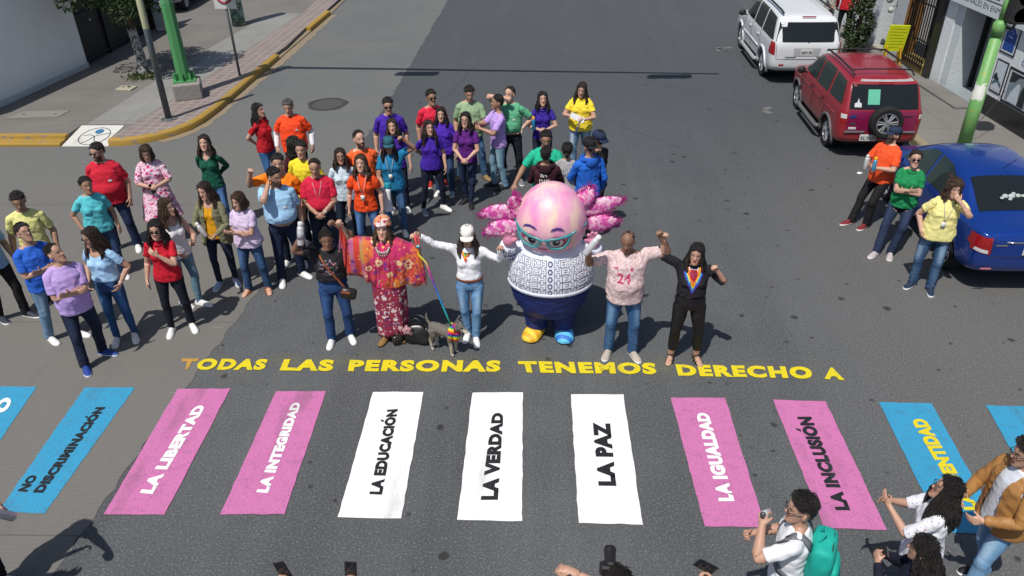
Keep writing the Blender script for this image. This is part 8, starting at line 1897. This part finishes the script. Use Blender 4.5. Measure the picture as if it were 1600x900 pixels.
def cpts(r):
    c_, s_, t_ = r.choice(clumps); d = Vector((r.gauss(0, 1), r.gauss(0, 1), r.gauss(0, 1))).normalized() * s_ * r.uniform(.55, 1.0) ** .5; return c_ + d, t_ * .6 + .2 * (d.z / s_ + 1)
leaves('crown', cpts, 15000, .075, LM, tr, 5)
rt = empty('weeds', (-9.72, 19.25, .13)); tag(rt, 'tuft of weeds around the foot of the whitewashed trunk', 'plant')
leaves('foliage', lambda r: (Vector((r.gauss(0, .17), r.gauss(-.04, .12), abs(r.gauss(0, .05)))), r.uniform(.2, .9)), 500, .07, leaf_mat('weed_leaf', (.03, .05, .014), (.10, .12, .04)), rt, 8)
cyp = empty('cypress', (8.22, 20.75, .15)); tag(cyp, 'narrow dark cypress on the right sidewalk beside the white car', 'tree')
mb = MB(); mb.tube([(0, 0, 0), (0, 0, 1.2), (.02, 0, 2.8)], [.07, .055, .02], 8); mb.build('trunk', plain('cypress_bark', H('3a2d24'), .9), cyp, True)
_cr = random.Random(11); cc = []
for k in range(90):
    z = _cr.uniform(.16, 3.1); rad = (.34 * min(1, (z + .25) / .8) * (1 - max(0, z - .9) / 2.9) ** .8); a = _cr.uniform(0, 6.28); cc.append((Vector((rad * .7 * math.cos(a), rad * .7 * math.sin(a), z)), .10 + .08 * _cr.random(), _cr.uniform(.2, .9)))
def ypts(r):
    c_, s_, t_ = r.choice(cc); d = Vector((r.gauss(0, 1), r.gauss(0, 1), r.gauss(0, 1.5))).normalized() * s_ * r.uniform(.6, 1.05); return c_ + d, t_ * .7 + .1
leaves('crown', ypts, 9000, .055, LM2, cyp, 12)

# ================================================================== right side: framing shop and its neighbours
FA = Vector((9.16, 19.96, .148)); FU = Vector((9.496 - 9.163, 14.828 - 19.962, 0)).normalized(); FRZ = math.atan2(FU.y, FU.x)
def fac(name, label, cat, group=None): o = empty(name, FA, FRZ); tag(o, label, cat, group); return o
def fbox(mb, s0, s1, y0, y1, z0, z1): return mb.box(((s0 + s1) / 2, (y0 + y1) / 2, (z0 + z1) / 2), (s1 - s0, y1 - y0, z1 - z0))
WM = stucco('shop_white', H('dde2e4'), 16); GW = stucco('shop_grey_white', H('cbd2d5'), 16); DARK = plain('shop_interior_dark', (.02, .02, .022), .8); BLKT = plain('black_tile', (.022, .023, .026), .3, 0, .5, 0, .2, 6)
sh = fac('framing_shop', 'white framing shop with sign PROFESIONALES EN ENMARCADO and picture posters on its wall', 'shop')
mb = MB(); fbox(mb, 3.42, 9.0, 0, .3, .40, 2.75); fbox(mb, 1.35, 9.0, .02, .3, 2.75, 3.6); fbox(mb, 1.35, 1.75, .0, .45, 0, 1.85); mb.build('wall', WM, sh)
mb = MB(); fbox(mb, 3.36, 9.0, -.02, .28, 0, .40); fbox(mb, 1.03, 1.35, -.03, .3, 0, 3.6); fbox(mb, 3.30, 3.42, -.01, .3, .40, 2.0); mb.build('dark_cladding', BLKT, sh)
mb = MB(); fbox(mb, 1.75, 2.05, .02, 1.25, 0, 2.1); mb.build('door_jamb', GW, sh); mb = MB(); fbox(mb, 3.30, 3.40, .31, 1.3, 0, 2.1); mb.build('door_jamb', GW, sh)
def tile():
    n = NT('white_tiles'); b = n.n('ShaderNodeTexBrick'); n.l(n.map(n.objc(), (1, 1, 1), (0, 0, 0), (R(90), 0, 0)), b.inputs['Vector']); b.offset = 0; b.inputs['Scale'].default_value = 1; b.inputs['Brick Width'].default_value = .16; b.inputs['Row Height'].default_value = .16; b.inputs['Mortar Size'].default_value = .006
    b.inputs['Color1'].default_value = rgba(H('a3acb0')); b.inputs['Color2'].default_value = rgba(H('9aa4a9')); b.inputs['Mortar'].default_value = rgba(H('5f676b')); n.color(b.outputs[0]); n.set(rough=.35); return n.m
mb = MB(); fbox(mb, 2.05, 3.30, 1.0, 1.2, 0, 2.1); mb.build('tiled_wall', tile(), sh)
mb = MB(); fbox(mb, 2.05, 2.12, .5, .6, 0, 2.1); mb.build('door_post', DARK, sh); mb = MB(); fbox(mb, 1.75, 3.3, .02, 1.2, 2.1, 2.3); mb.build('door_head', DARK, sh)
mb = MB(); fbox(mb, 1.75, 3.30, .0, 1.0, -.01, .05); mb.build('door_step', plain('step_grey', H('8e979c'), .6), sh); mb = MB(); fbox(mb, 1.4, 3.40, -.45, .0, -.02, .045); mb.build('door_slab', M_SIDE2, sh)
sgn = MB(); fbox(sgn, 1.36, 4.55, -.12, -.0, 1.85, 2.60); so_ = sgn.build('sign_board', plain('sign_panel_white', H('d0d8dc'), .45, 0, .5, 0, .05, 3), sh)
tx = plain('sign_ink', H('2a2f34'), .6); ty = -.123
def ftext(name, s, s0, s1, z0, z1, mat, par, y=ty, bold=.0): return text_quad(name, s, [Vector((s0, y, z0)), Vector((s1, y, z0)), Vector((s1, y, z1)), Vector((s0, y, z1))], mat, par, bold=bold)
ftext('lettering', 'PROFESIONALES EN ENMARCADO', 1.52, 4.15, 1.955, 2.065, tx, so_, bold=-.005); ftext('lettering', 'ENZA', 2.3, 3.6, 2.19, 2.46, tx, so_, bold=.01); mb = MB(); fbox(mb, 1.36, 4.55, -.126, -.121, 2.125, 2.14); mb.build('sign_rule', tx, so_)
# printed pictures on the shop wall
pic_b = plain('print_frame_navy', H('20262e'), .5); pic_w = plain('print_mat_white', H('c9d0d4'), .6)
def picture(s0, s1, z0, z1, tilt, fn, fw=.03):
    mb = MB(); y = -.012
    def pt(a, b, lift=0.0): return Vector((s0 + (s1 - s0) * a, y - lift, z0 + (z1 - z0) * b + tilt * (a - .5)))
    f = MB(); f.add([pt(0, 0), pt(1, 0), pt(1, 1), pt(0, 1)] + [pt(0, 0) + Vector((0, .011, 0)), pt(1, 0) + Vector((0, .011, 0)), pt(1, 1) + Vector((0, .011, 0)), pt(0, 1) + Vector((0, .011, 0))], [(0, 1, 2, 3), (7, 6, 5, 4), (0, 4, 5, 1), (1, 5, 6, 2), (2, 6, 7, 3), (3, 7, 4, 0)]); fr = f.build('poster_frame', pic_b, sh)
    e = fw / (s1 - s0); e2 = fw / (z1 - z0); g_ = MB(); g_.add([pt(e, e2, .002), pt(1 - e, e2, .002), pt(1 - e, 1 - e2, .002), pt(e, 1 - e2, .002)], [(0, 1, 2, 3)]); g_.build('mount', pic_w, fr); fn(pt, fr)
def blob(pt, fr, poly, mat, lift, nm='print'): g_ = MB(); g_.add([pt(a, b, lift) for a, b in poly], [tuple(range(len(poly)))]); g_.build(nm, mat, fr)
pb, pw, pd, pg, pt_ = plain('ink_blue', H('1f4a9a'), .6), plain('ink_white', H('c8d2da'), .6), plain('ink_dark', H('23292e'), .6), plain('ink_grey', H('7f8d96'), .6), plain('ink_teal', H('486a70'), .6)
def jersey(pt, fr):
    blob(pt, fr, [(.14, .10), (.86, .10), (.86, .92), (.14, .92)], pb, .004); blob(pt, fr, [(.20, .80), (.38, .90), (.44, .84), (.56, .84), (.62, .90), (.80, .80), (.86, .70), (.80, .62), (.72, .70), (.62, .74), (.60, .80), (.40, .80), (.38, .74), (.28, .70), (.20, .62), (.14, .70)], pw, .006); blob(pt, fr, [(.36, .50), (.62, .47), (.62, .50), (.36, .53)], pw, .006); blob(pt, fr, [(.42, .66), (.48, .66), (.48, .69), (.42, .69)], pw, .007); blob(pt, fr, [(.55, .60), (.60, .60), (.60, .64), (.55, .64)], pw, .007)
def landscape(pt, fr):
    blob(pt, fr, [(.12, .10), (.88, .10), (.88, .92), (.12, .92)], pw, .004); blob(pt, fr, [(.12, .28), (.35, .46), (.55, .42), (.88, .30), (.88, .20), (.5, .34), (.12, .20)], pt_, .006); blob(pt, fr, [(.12, .5), (.3, .62), (.42, .5), (.60, .44), (.5, .38), (.12, .40)], pd, .007)
def couple(pt, fr):
    blob(pt, fr, [(.12, .10), (.88, .10), (.88, .90), (.12, .90)], pg, .004); blob(pt, fr, [(.12, .90), (.12, .60), (.30, .66), (.42, .82), (.60, .86), (.74, .70), (.88, .66), (.88, .90)], pd, .006); blob(pt, fr, [(.20, .10), (.26, .34), (.40, .62), (.46, .70), (.52, .62), (.54, .34), (.60, .10)], pw, .008); blob(pt, fr, [(.56, .10), (.58, .50), (.62, .64), (.68, .64), (.76, .48), (.78, .10)], pd, .009); blob(pt, fr, [(.43, .68), (.48, .68), (.49, .75), (.43, .75)], plain('ink_skin', H('9a8478'), .6), .010); blob(pt, fr, [(.62, .66), (.68, .66), (.68, .73), (.62, .73)], plain('ink_skin', H('9a8478'), .6), .010)
picture(3.60, 4.10, 1.28, 1.95, .0, jersey); picture(3.64, 4.04, .50, 1.15, .0, landscape); picture(4.10, 5.05, .42, 1.12, .0, couple, .05)
ftext('lettering', 'En', 4.42, 4.62, 1.55, 1.68, tx, sh, y=-.012); ftext('lettering', 'Ca', 4.40, 4.60, 1.22, 1.34, pb, sh, y=-.012)
o = fac('picture_frame', 'black empty picture frame leaning tilted in the tiled shop doorway', 'picture frame'); o.location = FA + FU * 2.75 + Vector((.9, .06, 1.18)); mb = MB(); rm = Matrix.Rotation(R(28), 3, 'Y')
for a, b, w_, h_ in ((0, .23, .52, .07), (0, -.23, .52, .07), (-.225, 0, .07, .40), (.225, 0, .07, .40)): mb.box(rm @ Vector((a, 0, b)), (w_, .05, h_), rm)
mb.build('moulding', DARK, o); mb = MB(); mb.box((0, .02, 0), (.40, .01, .40), rm); mb.build('backing', plain('backing_brown', H('3a332a'), .8), o)
# grille shop next door
nb = fac('corner_store', 'store with black window grille and ochre frame, next to the framing shop', 'shop')
orr = plain('ochre_paint', H('9a6a34'), .7, 0, .4, 0, .15, 5)
mb = MB(); fbox(mb, -.34, -.16, -.02, .3, 0, 3.6); fbox(mb, -.16, 1.03, -.02, .3, 2.5, 3.6); mb.build('door_frame', orr, nb)
mb = MB(); fbox(mb, -.16, 1.03, -.03, .3, -.02, .22); mb.build('threshold', plain('yellowed_step', H('a08a52'), .85, 0, .3, 0, .25, 7), nb)
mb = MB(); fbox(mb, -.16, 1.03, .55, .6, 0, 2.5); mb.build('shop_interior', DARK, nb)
def goods():
    n = NT('shelf_goods'); g = n.objc(); v = n.n('ShaderNodeTexVoronoi'); n.l(n.map(g, (1, 1, .7)), v.inputs['Vector']); v.inputs['Scale'].default_value = 13; h_ = n.n('ShaderNodeHueSaturation'); n.l(v.outputs['Color'], h_.inputs['Color']); h_.inputs['Saturation'].default_value = .55; h_.inputs['Value'].default_value = .12; n.color(h_.outputs[0]); n.set(rough=.6); return n.m
mb = MB(); fbox(mb, .30, .98, .40, .5, .3, 1.4); mb.build('goods_shelf', goods(), nb); mb = MB(); fbox(mb, .55, .98, .36, .39, 1.35, 2.0); bo_ = mb.build('blue_poster', plain('poster_blue', H('1d4a6a'), .6), nb)
mb = MB(); [fbox(mb, .62, .62 + w_, .352, .358, z, z + .03) for z, w_ in ((1.45, .2), (1.53, .26), (1.61, .22), (1.69, .27), (1.78, .18))]; mb.build('poster_lines', plain('poster_ink', H('7f98a6'), .6), bo_)
mb = MB()
for k in range(11): mb.box((-.12 + k * .108, -.06, 1.3), (.022, .022, 2.3))
for z in (.2, .75, 1.55, 2.4): mb.box((.44, -.06, z), (1.14, .028, .03))
mb.build('window_grille', plain('iron_black', (.014, .014, .015), .5, .2), nb)
# far neighbour: white wall, grey pier, dark doorway
fw = fac('white_building', 'white house front with grey pier and dark doorway beyond the cypress', 'building')
mb = MB(); fbox(mb, -14, -2.16, 0, .3, 0, 3.6); mb.build('wall', WM, fw); mb = MB(); fbox(mb, -2.16, -2.06, -.01, .3, 0, 3.6); mb.build('dark_joint', DARK, fw); mb = MB(); fbox(mb, -2.06, -1.62, -.03, .4, 0, 3.6); mb.build('pier', GW, fw)
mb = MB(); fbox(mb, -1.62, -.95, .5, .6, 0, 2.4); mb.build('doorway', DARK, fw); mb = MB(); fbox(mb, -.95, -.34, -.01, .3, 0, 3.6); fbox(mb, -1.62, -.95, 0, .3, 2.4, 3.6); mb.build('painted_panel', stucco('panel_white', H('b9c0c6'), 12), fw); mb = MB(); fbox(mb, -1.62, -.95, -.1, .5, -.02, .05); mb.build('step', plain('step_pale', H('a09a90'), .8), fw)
for k, (s_, z, r_) in enumerate(((-1.02, 1.32, .14), (-.86, 1.10, .12), (-.84, 1.50, .15))):
    p_ = FA + FU * s_ + Vector((-.16, 0, z)); o = empty('hanging_basket', p_); tag(o, ('round white hanging ball by the dark doorway, lowest left of three', 'round white hanging ball nearest the ochre frame, lowest of three', 'round white hanging ball by the dark doorway, the topmost')[k], 'hanging decoration', 'white balls hung beside the doorway'); mb = MB(); mb.ball((0, 0, 0), r_ * .62, 14, 9); mb.build('ball', plain('paper_white', H('b9bfb8'), .8, 0, .3, 0, .2, 14), o, True); mb = MB(); mb.tube([(.02, 0, r_ * .5), (.1, 0, r_ * .9), (.18, 0, r_ * .9)], .008, 5); mb.build('bracket', DARK, o)
# yellow notice board
ab = empty('notice_board', (8.80, 19.80, .148), R(-8)); tag(ab, 'fluorescent yellow handwritten notice on a small stand in front of the ochre frame', 'sign')
yl = plain('fluorescent_paper', H('e2ec1e'), .7, 0, .3, 0, .06, 5); mb = MB(); rt_ = Matrix.Rotation(R(14), 3, 'X'); mb.box((0, 0, .66), (.46, .02, .68), rt_); bd = mb.build('notice', yl, ab)
mb = MB(); [mb.box(rt_ @ Vector((dx, -.013, z)) + Vector((0, 0, .66)), (w_, .002, .012), rt_) for z, w_, dx in ((.26, .34, 0), (.18, .38, 0), (.10, .30, -.03), (.02, .36, 0), (-.06, .33, .01), (-.14, .37, 0), (-.22, .26, -.04))]; mb.build('handwriting', plain('faint_ink', H('c8d02a'), .7), bd)
mb = MB(); [mb.tube([(s_ * .16, y0, .45), (s_ * .19, y1, .0)], .022, 4) for s_ in (-1, 1) for y0, y1 in ((-.02, -.10), (.03, .22))]; mb.build('stand_leg', plain('yellow_wood', H('c99a1e'), .7), ab)
# green pole with signal head
gp = empty('signal_pole', (8.17, 14.47, .148)); tag(gp, 'green pole with peeling patch and black signal head in front of the framing shop', 'traffic signal')
def gpm():
    n = NT('lime_green_paint'); g = n.geo(); X = n.xyz(g); w_ = n.noise(g, 5, 5, .65); c = n.mix(w_, H('568c48'), H('7aae6a')); c = n.mix(n.step(n.noise(g, 11, 4), .60, .66), c, H('8a9a4a')); pz = n.math('ADD', n.math('ABSOLUTE', n.math('SUBTRACT', X[2], 1.22)), n.math('MULTIPLY', n.math('SUBTRACT', n.noise(g, 12, 4), .5), .3)); c = n.mix(n.math('MULTIPLY', n.step(pz, .15, .12), n.step(X[0], 8.24, 8.18)), c, H('c3c4bc')); n.color(c); n.set(rough=.5); return n.m
mb = MB(); mb.tube([(0, 0, 0), (0, 0, 1.06), (0, 0, 1.07), (0, 0, 2.1)], [.122, .116, .104, .094], 20); mb.tube([(0, 0, 2.08), (0, 0, 2.28), (0, 0, 2.34)], [.116, .110, .065], 18); mb.tube([(0, 0, 2.3), (0, 0, 2.9)], .05, 12); mb.build('shaft', gpm(), gp, True)
mb = MB(); mb.box((.18, -.12, 2.62), (.36, .30, .62), bev=.05); mb.tube([(.02, -.02, 2.24), (.18, -.08, 2.2), (.22, -.10, 2.34)], .03, 8); shd = mb.build('signal_head', blk, gp)
for k in range(2): mb = MB(); mb.lathe([(.13, 0), (.14, .18), (.13, .18), (.11, .01)], 14, (.18, -.27, 2.46 + .3 * k), axis='y'); mb.build('visor', blk, shd)
mb = MB(); mb.tube([(-.13, -.05, .05), (.4, .25, .55), (.75, .5, .9)], .006, 5); mb.build('wire', TRIM, gp)
